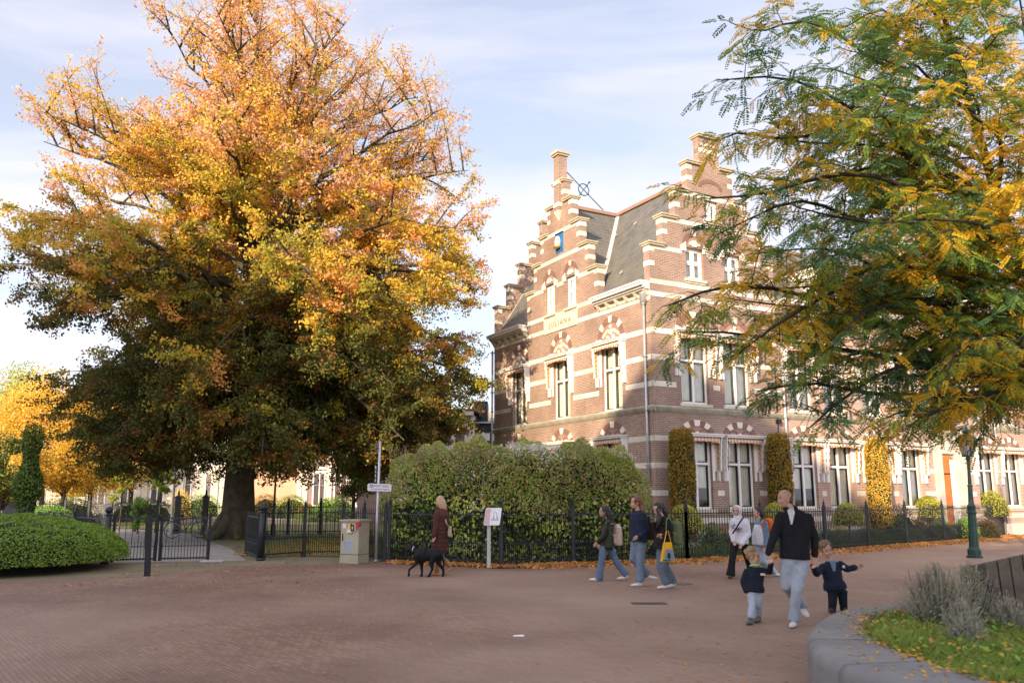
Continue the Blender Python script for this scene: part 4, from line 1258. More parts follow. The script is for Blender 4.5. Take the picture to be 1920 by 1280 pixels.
# ------------------------------------------------------------------ railings
def post(parent, x, y, h=1.5, w=.085, ball=False, name='post', fin=True):
    g = MB()
    g.box(x-w/2, x+w/2, y-w/2, y+w/2, 0, h)
    g.box(x-w/2-.02, x+w/2+.02, y-w/2-.02, y+w/2+.02, 0, .12)
    g.box(x-w/2-.014, x+w/2+.014, y-w/2-.014, y+w/2+.014, h-.10, h-.06)
    if fin:
        g.lathe([(w*.62, h), (w*.62, h+.03), (w*.25, h+.05), (w*.5, h+.085), (w*.42, h+.12), (w*.2, h+.16), (.006, h+.23)], (x, y, 0), 8)
    return g.build(name, M['iron'], parent)
def railing(pts, name, label, h=1.42, step=.118, short=True, posth=1.42, posts=None, w=.085, group=None):
    o = Vector((pts[0][0], pts[0][1], 0))
    root = empty(name, o, 0, label, 'railing', group)
    P = [(p[0]-o.x, p[1]-o.y) for p in pts]
    for i, (x, y) in enumerate(P):
        if posts is None or i in posts: post(root, x, y, posth, w)
    for (x0, y0), (x1, y1) in zip(P[:-1], P[1:]):
        g = MB(); L = math.hypot(x1-x0, y1-y0); n = max(1, round(L/step))
        for z in (.14, h-.16): g.beam((x0, y0, z), (x1, y1, z), .012, .035)
        if short: g.beam((x0, y0, .55), (x1, y1, .55), .010, .022)
        for k in range(1, n*2):
            t = k/(n*2); x, y = x0+(x1-x0)*t, y0+(y1-y0)*t
            if k % 2 and not short: continue
            hh_ = h if k % 2 == 0 else .66
            r_ = .0105
            g.tube([(x, y, .06), (x, y, hh_-.06), (x, y, hh_)], [r_, r_, .002], 4, 0, False)
        # a back stay beside the post
        g.beam((x0+(x1-x0)*.02, y0+(y1-y0)*.02+.02, .75), (x0+(x1-x0)*.10, y0+(y1-y0)*.10+.30, .02), .012, .012)
        g.build('panel', M['iron'], root)
    return root
railing([(-3.3, 23.0), (-1.9, 22.2), (-.27, 21.4), (1.6, 22.4), (3.3, 23.0), (4.84, 23.7)], 'railing', 'black spiked iron railing in front of the ivy hedge', posth=1.50)
railing(FPTS, 'railing', 'long black spiked iron railing round the flower garden before the facade')
railing([(-6.9, 23.75), (-6.1, 25.1), (-5.0, 25.2), (-4.2, 24.2), (-3.42, 23.06)], 'railing', 'black iron railing between the right gate post and the utility cabinet')
railing([(-10.75, 22.6), (-12.6, 24.6), (-15.5, 27.2), (-19, 30)], 'railing', 'black iron railing running back behind the box hedge', h=1.3, posts=[1, 2, 3], posth=1.3)
railing([(-16.02, 40.73), (-17.6, 42.2), (-19.2, 43.4), (-20.9, 44.3), (-22.6, 45.4), (-24.4, 46.4), (-26.3, 47.4), (-28.3, 48.3), (-30.4, 49.2), (-34, 51)], 'railing', 'distant black railing left of the ornate inner gate', step=.14, posts=list(range(1, 10)), w=.10, short=False, h=1.5, posth=1.55)
railing([(-14.08, 39.02), (-12.5, 39.9), (-10.6, 40.3), (-9.0, 40.0), (-7.6, 40.6)], 'railing', 'distant black railing behind the beech trunk', step=.12, posts=[1, 2, 3, 4], w=.11, short=False, posth=1.5)

def gate_post(x, y, label, h, w, top):
    g = MB()
    if top == 'ball':
        g.tube([(0, 0, 0), (0, 0, h)], w/2, 14); g.lathe([(w*.56, h-.03), (w*.56, h+.01)], (0, 0, 0), 14); g.ball((0, 0, h+.10), .095, 14); g.lathe([(w*.8, 0), (w*.8, .05), (w*.55, .07)], (0, 0, 0), 12)
        o = g.build('gate_post', M['iron'], None, True)
    else:
        g.box(-w/2, w/2, -w/2, w/2, 0, h)
        g.box(-w/2-.03, w/2+.03, -w/2-.03, w/2+.03, h-.06, h); g.hull8([(-w/2-.03, -w/2-.03, h), (w/2+.03, -w/2-.03, h), (w/2+.03, w/2+.03, h), (-w/2-.03, w/2+.03, h), (-.03, -.03, h+.1), (.03, -.03, h+.1), (.03, .03, h+.1), (-.03, .03, h+.1)])
        g.box(-w/2-.03, w/2+.03, -w/2-.03, w/2+.03, 0, .2)
        g.lathe([(.03, h+.1), (.07, h+.15), (.03, h+.19), (.055, h+.23), (.015, h+.3), (.004, h+.38)], (0, 0, 0), 8)
        o = g.build('gate_post', M['iron'], None)
    o.location = (x, y, 0)
    return tag(o, label, 'gate post', 'posts of the garden gates')
gate_post(-10.62, 22.4, 'round black gate post with a ball top behind the box hedge', 1.27, .13, 'ball')
gate_post(-6.93, 23.62, 'round black gate post with a ball top left of the utility cabinet', 1.32, .13, 'ball')
gate_post(-16.02, 40.73, 'ornate square black post with a finial, left of the distant inner gate', 1.72, .22, 'fin')
gate_post(-14.08, 39.02, 'ornate square black post with a finial, right side of the distant inner gate', 1.72, .22, 'fin')
b = MB(); b.box(-.052, .052, -.052, .052, -.02, 1.28); b.box(-.046, .046, -.046, .046, 1.28, 1.30)
b = b.build('bollard', M['iron']); b.location = (-8.02, 18.95, 0); b.rotation_euler = (0, R(-2.6), 0); tag(b, 'square black timber bollard standing on the paving in front of the gate', 'bollard')

def gate_leaf(a, b_, label, h=1.2, z0=.10, mid=.42, two=False, group='leaves of the black garden gate'):
    o = Vector((a[0], a[1], 0)); root = empty('gate_leaf', o, 0, label, 'gate', group)
    d = Vector((b_[0]-a[0], b_[1]-a[1], 0)); L = d.length; d.normalize()
    g = MB()
    for t in (0.03, L-.03): g.beam(d*t+Vector((0, 0, z0-.06)), d*t+Vector((0, 0, h+.06)), .06, .06)
    for z in (z0, h-.05): g.beam(d*.05+Vector((0, 0, z)), d*(L-.05)+Vector((0, 0, z)), .03, .045)
    g.beam(d*.05+Vector((0, 0, mid)), d*(L-.05)+Vector((0, 0, mid)), .012, .022)
    g.build('frame', M['iron'], root)
    g = MB(); n = int(L/.155)
    for k in range(1, n*2):
        t = L*k/(n*2); hh_ = h+.09 if k % 2 == 0 else mid+.13
        g.tube([d*t+Vector((0, 0, z0-.05)), d*t+Vector((0, 0, hh_-.05)), d*t+Vector((0, 0, hh_))], [.009, .009, .003], 4, 0, False)
    g.build('bars', M['iron'], root)
gate_leaf((-10.5, 22.45), (-9.47, 22.85), 'left leaf of the black gate next to the box hedge')
gate_leaf((-9.42, 22.87), (-8.22, 23.3), 'middle leaf of the black gate, next to the bollard')
gate_leaf((-7.02, 23.7), (-8.05, 25.9), 'right leaf of the black gate, swung open at the round gate post')
gate_leaf((-15.9, 40.6), (-14.2, 39.1), 'distant inner gate between two ornate posts', 1.25)
g = MB(); g.box(-.30, .30, -.12, .12, 0, .035); o = g.build('gate_stop', mat('pale_concrete', (.5,.48,.45), (.4,.38,.35), 6, .9)); o.location = (-8.05, 23.1, 0); tag(o, 'small pale concrete gate stop on the ground', 'gate stop')

# ------------------------------------------------------------------ lamp post (green, right)
L0 = (13.28, 24.64, 0)
lamp = empty('street_lamp', L0, 0, 'dark green cast iron street lamp with a glass lantern beside the garden railing', 'street lamp')
g = MB()
g.lathe([(.21, 0), (.21, .06), (.18, .08), (.18, .22), (.15, .26), (.13, .30), (.115, .9), (.105, 1.22), (.13, 1.25), (.13, 1.29), (.10, 1.32), (.11, 1.42), (.12, 1.45), (.075, 1.52), (.065, 1.8), (.062, 2.0), (.08, 2.03), (.05, 2.08), (.040, 2.75), (.055, 2.78), (.075, 2.83), (.03, 2.87)], (0, 0, 0), 16)
g.build('post', M['green_iron'], lamp, False)
g = MB()
lz, lt = 2.90, 3.30
for sx, sy in ((-1, -1), (1, -1), (1, 1), (-1, 1)): g.beam((sx*.10, sy*.10, lz), (sx*.175, sy*.175, lt), .022, .022)
g.box(-.115, .115, -.115, .115, lz-.03, lz)
g.box(-.20, .20, -.20, .20, lt, lt+.03)
g.hull8([(-.25, -.25, lt+.03), (.25, -.25, lt+.03), (.25, .25, lt+.03), (-.25, .25, lt+.03), (-.13, -.13, lt+.19), (.13, -.13, lt+.19), (.13, .13, lt+.19), (-.13, .13, lt+.19)])
g.lathe([(.08, lt+.19), (.07, lt+.25), (.11, lt+.29), (.11, lt+.32), (.06, lt+.36), (.035, lt+.41), (.02, lt+.45), (.004, lt+.50)], (0, 0, 0), 12)
lan = g.build('lantern', M['green_iron'], lamp)
g = MB()
for (ax, ay), (cx_, cy_) in (((-1, -1), (1, -1)), ((1, -1), (1, 1)), ((1, 1), (-1, 1)), ((-1, 1), (-1, -1))):
    g.add([(ax*.098, ay*.098, lz), (cx_*.098, cy_*.098, lz), (cx_*.172, cy_*.172, lt), (ax*.172, ay*.172, lt)], [(0, 1, 2, 3)])
g.build('glass', M['glass'], lan)
g = MB(); g.lathe([(.03, lz), (.035, lz+.1), (.05, lz+.14), (.045, lz+.26), (.02, lz+.3)], (0, 0, 0), 10); g.build('bulb', M['white'], lan, True)

lamp.rotation_euler = (0, R(2.2), R(12))

# ------------------------------------------------------------------ sign post, cabinet, information panel
M['sign_white'] = mat('sign_white', (.70,.69,.70), (.62,.61,.63), 6, .4)
M['sign_text'] = mat('sign_text', (.06,.06,.10), (.08,.08,.12), 6, .6)
M['sign_blue'] = mat('sign_blue', (.03,.05,.35), (.04,.05,.30), 6, .5)
sp = empty('sign_post', (-3.66, 23.1, 0), 0, 'galvanised pole with a white EIGEN WEG name board beside the utility cabinet', 'sign')
g = MB(); g.tube([(0, 0, 0), (.0, 0, 1.1), (.02, 0, 3.22)], [.045, .038, .036], 10); g.lathe([(.06, 0), (.055, .05)], (0, 0, 0), 10); g.build('pole', M['zinc'], sp, True)
sb = MB()
rr = .04; hw, hh2 = .325, .10
poly = []
for cx_, cy_, a0 in ((hw-rr, hh2-rr, 0), (-hw+rr, hh2-rr, 90), (-hw+rr, -hh2+rr, 180), (hw-rr, -hh2+rr, 270)):
    poly += [(cx_+rr*math.cos(R(a0+k*22.5)), cy_+rr*math.sin(R(a0+k*22.5))) for k in range(5)]
sb.prism(poly, lambda u, v, d: (u, d, v), -.012, .012)
sb_ = sb.build('name_board', M['sign_white'], sp); sb_.location = (.05, -.06, 1.965); sb_.rotation_euler = (0, R(1.5), 0)
text_mesh('lettering', 'EIGEN WEG', .080, M['sign_text'], sb_, (.03, -.0145, .038), (R(90), 0, 0), .001, 1.05)
text_mesh('lettering', 'St. Anthonius Gasthuis', .056, M['sign_text'], sb_, (.02, -.0145, -.045), (R(90), 0, 0), .001, 1.0)
g = MB(); g.box(-.27, -.19, -.0155, -.012, 0, .075, 0); g.prism([(-.255, .015), (-.205, .015), (-.205, .04), (-.23, .06), (-.255, .04)], lambda u, v, d: (u, d, v), -.017, -.0155, 1)
g.build('emblem', [M['sign_blue'], M['sign_white']], sb_)
g = MB(); g.box(-.09, -.06, -.03, .03, 2.12, 2.55, 0); g.box(-.093, -.0905, -.022, .022, 2.16, 2.5, 1)
for z in (2.22, 2.34, 2.44): g.box(-.088, -.062, -.033, -.030, z-.03, z+.03, 1)
g.build('side_sign', [M['zinc'], M['sign_text']], sp)
g = MB(); g.box(-.11, -.065, -.03, .03, 2.86, 3.18, 0)
M['sticker_teal'] = mat('sticker_teal', (.10,.36,.38), (.12,.3,.33), 6, .5); M['sticker_red'] = mat('sticker_red', (.55,.03,.03), (.45,.04,.04), 6, .6)
for k, z in enumerate((2.90, 2.98, 3.06, 3.14)): g.box(-.105, -.07, -.034, -.030, z-.025, z+.02, 1+k % 2)
g.build('reflector', [M['black_sash'], M['sticker_teal'], M['sticker_red']], sp)

M['cab'] = mat('cabinet_paint', (.42,.37,.26), (.34,.30,.215), 3, .55, .05, 60)
cb = empty('utility_cabinet', (-4.18, 22.75, 0), R(-24), 'beige-grey utility cabinet with stickers and red paint beside the sign pole', 'cabinet')
g = MB(); cw, cd, ch = .285, .25, 1.08
g.box(-cw, cw, -cd, cd, 0, .22, 0); g.box(-cw+.004, cw-.004, -cd+.004, cd-.004, .235, ch, 0); g.box(-cw+.012, cw-.012, -cd+.012, cd-.012, .22, .235, 1)
g.build('body', [M['cab'], M['black_sash']], cb)
g = MB(); g.box(-cw-.035, cw+.035, -cd-.035, cd+.035, ch, ch+.045); g.build('lid', M['cab'], cb)
g = MB(); g.box(-.23, -.205, -cd-.012, -cd+.004, .58, .76); g.build('handle', M['black_sash'], cb)
fd = lambda u, v, d: (u, -cd-.0005-d, v)
g = MB(); g.box(-.22, -.12, -cd-.004, -cd+.003, .90, 1.02); g.build('sticker', M['sign_white'], cb)
M['st_yellow'] = mat('sticker_yellow', (.75,.52,.04), (.7,.45,.03), 9, .5); M['st_orange'] = mat('sticker_orange', (.7,.33,.03), (.6,.3,.03), 9, .5)
M['st_blue'] = mat('sticker_blue', (.30,.38,.47), (.36,.37,.36), 9, .7)
g = MB()
g.prism([(-.07, .86), (.02, .86), (.0, .99), (-.03, 1.01), (-.05, .96)], fd, .004, -.004, 0)
g.prism([(-.09, .79), (.04, .79), (.04, .86), (-.09, .86)], fd, .003, -.004, 1)
g.prism([(.03, .82), (.13, .84), (.13, .99), (.06, .995), (.04, 1.04), (.025, .99)], fd, .0035, -.004, 2)
g.prism([(.065, .87), (.095, .87), (.09, .95), (.07, .95)], fd, .006, -.004, 1)
g.tube([(-.03, -cd-.003, .79), (-.01, -cd-.003, .755), (.04, -cd-.003, .745), (.085, -cd-.003, .77), (.11, -cd-.003, .81), (.18, -cd-.003, .82)], .006, 5, 2)
g.build('cartoon_sticker', [M['st_yellow'], M['sign_white'], M['black_sash']], cb)
g = MB(); g.box(.10, .17, -cd-.004, -cd+.003, 1.03, 1.065); g.build('sticker', M['st_orange'], cb)
g = MB(); g.box(.19, .285+.004, -cd-.004, -cd+.003, .96, 1.05, 0)
for k in range(5): g.box(.195+.018*k, .203+.018*k, -cd-.0035, -cd+.003, .82+.03*(k % 3), .96, 0)
g.box(cw-.003, cw+.004, -cd, -cd+.10, .95, 1.03, 0)
g.build('red_paint', M['sticker_red'], cb)
g = MB(); g.prism([(-.2, .28), (.12, .28), (.14, .55), (.05, .62), (-.15, .60)], fd, -.003, -.004+.0, 0); 
for k in range(7): g.prism([(-.18+.04*k, .30+.02*(k % 3)), (-.165+.04*k, .30), (-.15+.04*k, .56), (-.175+.04*k, .58-.03*(k % 2))], fd, .002, -.004, 0)
g.build('faded_graffiti', M['st_blue'], cb)

ip = empty('information_panel', (-.57, 21.15, 0), R(-6), 'tilted white and pink information panel on a zinc post in front of the ivy hedge', 'sign')
g = MB(); g.box(-.045, .045, -.03, .03, 0, 1.08); g.build('post', M['zinc'], ip)
g = MB(); tl = R(-16)
pf = lambda u, v, d: (u+.10, -.06+v*math.sin(R(30))*.55+d, 1.235+v)
hw, hh2, rr = .20, .21, .03; poly = []
for cx_, cy_, a0 in ((hw-rr, hh2-rr, 0), (-hw+rr, hh2-rr, 90), (-hw+rr, -hh2+rr, 180), (hw-rr, -hh2+rr, 270)):
    poly += [(cx_+rr*math.cos(R(a0+k*22.5))+.10*(cy_+rr*math.sin(R(a0+k*22.5))), cy_+rr*math.sin(R(a0+k*22.5))) for k in range(5)]
g.prism(poly, pf, -.012, .012, 0)
bd = g.build('board', M['sign_white'], ip)
M['pinkp'] = mat('pink_print', (.55,.36,.37), (.5,.33,.34), 6, .5); M['greyp'] = mat('grey_print', (.30,.30,.34), (.36,.36,.4), 20, .6)
g = MB()
g.prism([(-.21, -.19), (-.08, -.19), (-.05, .19), (-.175, .19)], pf, -.0145, -.011, 0)
g.build('pink_print', M['pinkp'], bd)
g = MB()
g.prism([(-.04, -.09), (.15, -.09), (.145, -.06), (-.035, -.06)], pf, -.0145, -.011, 1)
g.prism([(.0, -.06), (.04, -.06), (.04, .03), (.01, .03)], pf, -.0144, -.011, 1); g.prism([(.10, -.06), (.14, -.06), (.12, .03), (.09, .03)], pf, -.0144, -.011, 1)
ar = [(.065+.05*math.cos(t), .05+.06*math.sin(t)) for t in np.linspace(0, math.pi, 9)]; ai = [(.065+.035*math.cos(t), .05+.045*math.sin(t)) for t in np.linspace(math.pi, 0, 9)]
g.prism(ar+ai, pf, -.0145, -.011, 1); g.build('print', [M['pinkp'], M['greyp']], bd)

# ------------------------------------------------------------------ planter, lower right
M['concrete'] = mat('concrete', (.215,.207,.20), (.155,.15,.147), 1.8, .85, .25, 50, lo=.3, hi=.7)
outer = [(8.5, 12.3), (6.6, 11.25), (5.5, 10.65), (4.69, 10.29), (3.87, 9.85), (3.23, 9.07), (2.77, 8.18), (2.50, 7.32), (2.42, 6.74), (2.50, 6.2), (2.66, 5.75), (2.95, 5.3), (3.5, 4.7), (4.4, 4.1)]
inner = [(8.5, 11.7), (6.4, 10.6), (5.3, 10.08), (4.42, 9.70), (3.85, 9.22), (3.47, 8.62), (3.25, 7.95), (3.16, 7.35), (3.14, 6.85), (3.18, 6.4), (3.27, 5.95), (3.5, 5.55), (3.95, 5.1), (4.7, 4.6)]
def smooth_line(P, n=6):
    out = []
    for i in range(len(P)-1):
        p0 = P[max(i-1, 0)]; p1 = P[i]; p2 = P[i+1]; p3 = P[min(i+2, len(P)-1)]
        for k in range(n):
            t = k/n
            out.append(tuple(.5*((2*p1[j])+(-p0[j]+p2[j])*t+(2*p0[j]-5*p1[j]+4*p2[j]-p3[j])*t*t+(-p0[j]+3*p1[j]-3*p2[j]+p3[j])*t**3) for j in (0, 1)))
    out.append(P[-1]); return out
so, si = smooth_line(outer), smooth_line(inner)
planter = empty('planter', (0, 0, 0), 0, 'curved grey concrete planter wall with rounded edge strewn with yellow leaves', 'planter')
g = MB()
seg = [0, 14, 27, 39, 50, 62, len(so)-1]
TOP = .48
def cross(o_, i_):
    ox, oy = o_; ix, iy = i_
    dx, dy = ix-ox, iy-oy; L = math.hypot(dx, dy); dx, dy = dx/L, dy/L
    P = [(-.0, .0), (-.0, TOP-.09)]+[(.09-.09*math.cos(a), TOP-.09+.09*math.sin(a)) for a in (R(25), R(50), R(75), R(90))]+[(L-.02, TOP), (L, TOP-.02), (L, .1)]
    return [(ox+dx*u, oy+dy*u, z) for u, z in P]
for a, b in zip(seg[:-1], seg[1:]):
    nn = 9
    for k in range(a, b+1):
        k2 = k
        c = cross(so[k2], si[k2])
        if k == b and b != len(so)-1:
            q = cross(so[k2-1], si[k2-1]); c = [tuple(x1*.97+x0*.03 for x0, x1 in zip(p0, p1)) for p0, p1 in zip(q, c)]
        g.v += c
    base = len(g.v)-(b-a+1)*nn
    for k in range(b-a):
        for j in range(nn-1):
            q = base+k*nn+j
            g.f.append((q, q+nn, q+nn+1, q+1)); g.m.append(0)
    g.f.append(tuple(base+j for j in range(nn))); g.m.append(0); g.f.append(tuple(base+(b-a)*nn+j for j in range(nn))[::-1]); g.m.append(0)
wall_o = g.build('wall', M['concrete'], planter, True)
wall_o.data.polygons.foreach_set('use_smooth', [len(p.vertices) == 4 for p in wall_o.data.polygons])
# soil and grass inside
soilp = [(x, y) for x, y in si]+[(12, 4.6), (14, 12)]
me = bpy.data.meshes.new('soil'); me.from_pydata([(x, y, TOP-.07) for x, y in soilp], [], [tuple(range(len(soilp)))]); me.materials.append(M['soil'])
link_mesh('soil', me, planter)
def inside_poly(X, Y, poly):
    r_ = np.zeros(len(X), bool); n = len(poly)
    for i in range(n):
        x0, y0 = poly[i]; x1, y1 = poly[(i+1) % n]
        c = ((y0 > Y) != (y1 > Y)) & (X < (x1-x0)*(Y-y0)/((y1-y0) if y1 != y0 else 1e-9)+x0)
        r_ ^= c
    return r_
LM['grass'] = leaf_mat('grass_blade', (.16,.28,.04), (.27,.37,.06), .4, .5)
LM['grass2'] = leaf_mat('grass_dry', (.30,.30,.08), (.20,.25,.05), .4, .6)
LM['litter'] = leaf_mat('fallen_leaf_orange', (.64,.26,.07), (.44,.17,.05), .2)
LM['litter2'] = leaf_mat('fallen_leaf_brown', (.30,.15,.06), (.46,.27,.12), .1)
LM['litter3'] = leaf_mat('fallen_leaf_yellow', (.60,.36,.04), (.50,.27,.04), .2)
n = 60000
X = 3.0+rng.uniform(0, 1, n)**1.2*6.5; Y = rng.uniform(4.8, 11.8, n)
k_ = inside_poly(X, Y, soilp); X, Y = X[k_], Y[k_]
patch = np.sin(X*2.1+.5)*np.sin(Y*2.6)+.5*np.sin(X*5.3)*np.sin(Y*4.7+1)
dry = (Y > 7.6-.4*(X-4)) & (X < 4.6)
keep = rng.uniform(size=len(X)) < np.where(dry, .45, .95)
X, Y, patch = X[keep], Y[keep], patch[keep]
n = len(X); h = rng.uniform(.05, .15, n)*(1+.4*patch)
lean = rng.normal(size=(n, 2))*.07; w = rng.uniform(.003, .007, n); aa = rng.uniform(0, np.pi, n)
b0 = np.stack([X, Y, np.full(n, TOP-.07)], 1); tip = b0+np.stack([lean[:, 0], lean[:, 1], h], 1); sd_ = np.stack([np.cos(aa)*w, np.sin(aa)*w, np.zeros(n)], 1)
mid = (b0*.45+tip*.55)+np.array([0, 0, .01])
V = np.stack([b0-sd_, b0+sd_, mid+sd_*.7, tip], 1)
o_ = quads_mesh('grass', V, [LM['grass'], LM['grass2']], (rng.uniform(size=n) < np.where((Y[:n] > 7.4) & (X[:n] < 4.8), .6, .30)).astype(int))
tag(o_, 'bright green grass growing inside the concrete planter', 'grass', kind='stuff')
# broad clover-like leaves
n = 5200; X = rng.uniform(3.1, 8, n); Y = rng.uniform(5, 11, n); k_ = inside_poly(X, Y, soilp) & (np.sin(X*3.3)*np.sin(Y*2.9+1) > -.1); X, Y = X[k_], Y[k_]
P = np.stack([X, Y, TOP-.04+rng.uniform(0, .09, len(X))], 1)
o_ = quads_mesh('weeds', leaf_quads(P, np.full(len(P), .055), np.full(len(P), .045), np.tile([0, 0, 1.0], (len(P), 1)), 1.2), [LM['box1'], LM['clemg'], LM['shr']], rng.integers(0, 3, len(P)))
tag(o_, 'low broad-leaved weeds among the planter grass', 'weeds', kind='stuff')

def litter(name, label, P, L, probs, mats=('litter', 'litter2', 'litter3'), flat=2.5):
    o = quads_mesh(name, leaf_quads(P, np.full(len(P), L), np.full(len(P), L*.75), np.tile([0, 0, 1.0], (len(P), 1)), flat), [LM[m] for m in mats], rng.choice(len(mats), len(P), p=probs))
    return tag(o, label, 'fallen leaves', kind='stuff')
# leaves in and on the planter
n = 2200; X = rng.uniform(3.1, 7, n); Y = rng.uniform(5, 11.4, n); k_ = inside_poly(X, Y, soilp); X, Y = X[k_], Y[k_]
P1 = np.stack([X, Y, TOP-.0+rng.uniform(-.03, .07, len(X))], 1)
i_ = rng.integers(0, len(so)-1, 260); t = rng.uniform(.12, 1.02, 260)**.8; so_, si_ = np.array(so), np.array(si)
P2 = so_[i_]*(1-t[:, None])+si_[i_]*t[:, None]+rng.normal(size=(260, 2))*.02
P2 = np.concatenate([P2, np.full((260, 1), TOP+.008)], 1)
i_ = rng.integers(0, len(so)-1, 420); P3 = si_[i_]+rng.normal(size=(420, 2))*.07; P3 = np.concatenate([P3, np.full((420, 1), TOP+.005)], 1)
litter('fallen_leaves', 'yellow fallen leaves on the planter rim and grass', np.concatenate([P1, P2, P3]), .042, [.25, .15, .6])
# thick strip along the railings
allf = np.array([(-3.3, 22.8), (-1.9, 22.05), (-.27, 21.25), (1.6, 22.2), (3.3, 22.8), (4.84, 23.4)]+[(x+.1, y-.25) for x, y in FPTS[1:]])
seg_n = len(allf)-1
n = 20000; t = (rng.uniform(0, 1, n)**.75)*(seg_n-.001); t = np.where(rng.uniform(size=n) < .12, rng.uniform(0, 3, n), t); i0 = t.astype(int); f_ = (t-i0)[:, None]
P = allf[i0]*(1-f_)+allf[i0+1]*f_
dn = unit(allf[i0+1]-allf[i0]); nn_ = np.stack([dn[:, 1], -dn[:, 0]], 1)
off = np.abs(rng.normal(size=n))*np.where(t < 2.2, .15, .42)
P = P+nn_*(off-.12)[:, None]
P = np.concatenate([P, (.015+rng.uniform(0, .06, n)*np.exp(-off*3))[:, None]], 1)
litter('leaf_drift', 'drift of orange-brown fallen leaves along the foot of the railing', P, .085, [.52, .33, .15], flat=1.2)
# scattered over the paving
n = 3200; Y = 3.2+rng.uniform(0, 1, n)**1.3*20; X = rng.uniform(-.62, .62, n)*Y*1.05
dens = np.where(X > 1.5, 1, .25)*np.where((X > 1.2) & (X < 3.4) & (Y < 12.5), 1, .5); k_ = (rng.uniform(size=n) < dens) & ~inside_poly(X, Y, [tuple(p) for p in so]+[(14, 4), (14, 14)]); X, Y = X[k_], Y[k_]
litter('scattered_leaves', 'yellow and brown leaves scattered over the brick paving', np.stack([X, Y, np.full(len(X), .012)], 1), .05, [.25, .25, .5], flat=4)
n = 260; X = rng.uniform(-9, -4, n); Y = rng.uniform(16.5, 23, n); litter('gate_leaves', 'brown leaves lying on the ground before the gate', np.stack([X, Y, np.full(n, .012)], 1), .07, [.4, .45, .15])

# lavender in the planter
LM['lav'] = leaf_mat('lavender_leaf', (.34,.42,.37), (.24,.31,.28), .2, .7)
LM['lav2'] = leaf_mat('lavender_stem', (.42,.37,.26), (.20,.15,.10), .1, .8)
def lavender(loc, rx, h, n, label, seed):
    r_ = np.random.default_rng(seed)
    root = empty('lavender', loc, 0, label, 'lavender', 'lavender plants in the planter')
    a = r_.uniform(0, 2*np.pi, n); sp_ = np.abs(r_.normal(size=n))*.55; sp_ = np.clip(sp_, 0, 1.25)
    L = h*r_.uniform(.6, 1.08, n)*(1-.18*sp_)
    d = unit(np.stack([np.cos(a)*sp_*rx/h*1.3, np.sin(a)*sp_*rx/h*1.3, np.ones(n)], 1))
    base = np.stack([np.cos(a)*sp_*rx*.35, np.sin(a)*sp_*rx*.35, np.zeros(n)], 1)
    quads, mi = [], []
    tip = base+d*L[:, None]; tip[:, 2] -= .05*sp_
    s_ = unit(np.cross(d, r_.normal(size=(n, 3))))*.0022
    quads.append(np.stack([base-s_*2, base+s_*2, tip+s_, tip-s_], 1)); mi.append(np.ones(n, int))
    for k in range(15):
        t = np.minimum(.12+.06*k+r_.uniform(0, .05, n), 1)[:, None]
        if k > 9: keep_ = r_.uniform(size=n) < .55
        else: keep_ = np.ones(n, bool)
        p = base*(1-t)+tip*t
        v = unit(d*.9+r_.normal(size=(n, 3))*.55); w_ = unit(np.cross(v, r_.normal(size=(n, 3))))*.0035
        l_ = r_.uniform(.03, .055, n)[:, None]
        q_ = np.stack([p, p+v*l_*.5+w_, p+v*l_, p+v*l_*.5-w_], 1)[keep_]
        quads.append(q_); mi.append((r_.uniform(size=len(q_)) < (.15 if k < 10 else .6)).astype(int))
    quads_mesh('foliage', np.concatenate(quads), [LM['lav'], LM['lav2']], np.concatenate(mi), root)
    return root
lavender((4.30, 8.75, TOP-.07), .32, .62, 950, 'large grey-green lavender bush in front of the timber palisade', 1)
lavender((4.74, 8.95, TOP-.07), .24, .60, 420, 'darker woody lavender bush against the first palisade stakes', 2)
lavender((4.30, 8.30, TOP-.07), .20, .32, 320, 'low silvery lavender clump in front of the large bush', 3)
lavender((4.02, 7.72, TOP-.07), .16, .28, 170, 'small thin lavender plant among the fallen leaves', 4)
lavender((4.86, 8.50, TOP-.07), .18, .34, 220, 'low lavender clump at the foot of the palisade', 5)
g = MB()
for k in range(22):
    a = random.uniform(0, 6.28); r0 = random.uniform(.1, .3)
    p = Vector((4.5+math.cos(a)*r0, 8.85+math.sin(a)*r0*.6, TOP-.07)); g.tube([p, p+Vector((math.cos(a)*.1, math.sin(a)*.08, .22)), p+Vector((math.cos(a)*.16, math.sin(a)*.12, random.uniform(.38, .56)))], [.006, .0045, .002], 4, 0, False)
o_ = g.build('dry_stems', M['bark_dark']); tag(o_, 'dead brown twigs standing in the middle of the lavender', 'twigs', kind='stuff')

# timber palisade
M['oldwood'] = mat('weathered_timber', (.15,.12,.095), (.075,.06,.048), 3, .9, .5, 22)
pal_root = empty('timber_palisade', (5.3, 9.0, 0), 0, 'dark weathered timber palisade stepping up towards the right in the planter', 'palisade')
pxs = [(1812, 1115), (1832, 1110)]
P0, P1_ = Vector((5.62, 9.95, 0)), Vector((5.15, 8.35, 0))
spec = [(5.02, 9.55, .86, 0), (5.28, 9.62, .90, 0)]
k = 0
def stake(x, y, ztop, w, lean):
    g = MB()
    t = .055
    c = [(-w/2, -t, 0), (w/2, -t, 0), (w/2, t, 0), (-w/2, t, 0)]
    g.hull8([(a, b_, .35) for a, b_, _ in c]+[(a-lean, b_, ztop+.012*(1 if a > 0 else -1)) for a, b_, _ in c])
    o = g.build('stake', M['oldwood'], pal_root); o.location = (x-5.3, y-9.0, 0); o.rotation_euler = (0, 0, R(-14))
    return o
for x, y, z in ((4.93, 9.32, .97), (5.045, 9.29, .99)): stake(x, y, z, .11, .0)
for i in range(12): stake(5.02+.112*i, 8.98-.035*i, 1.035+.030*i, .106, .03)

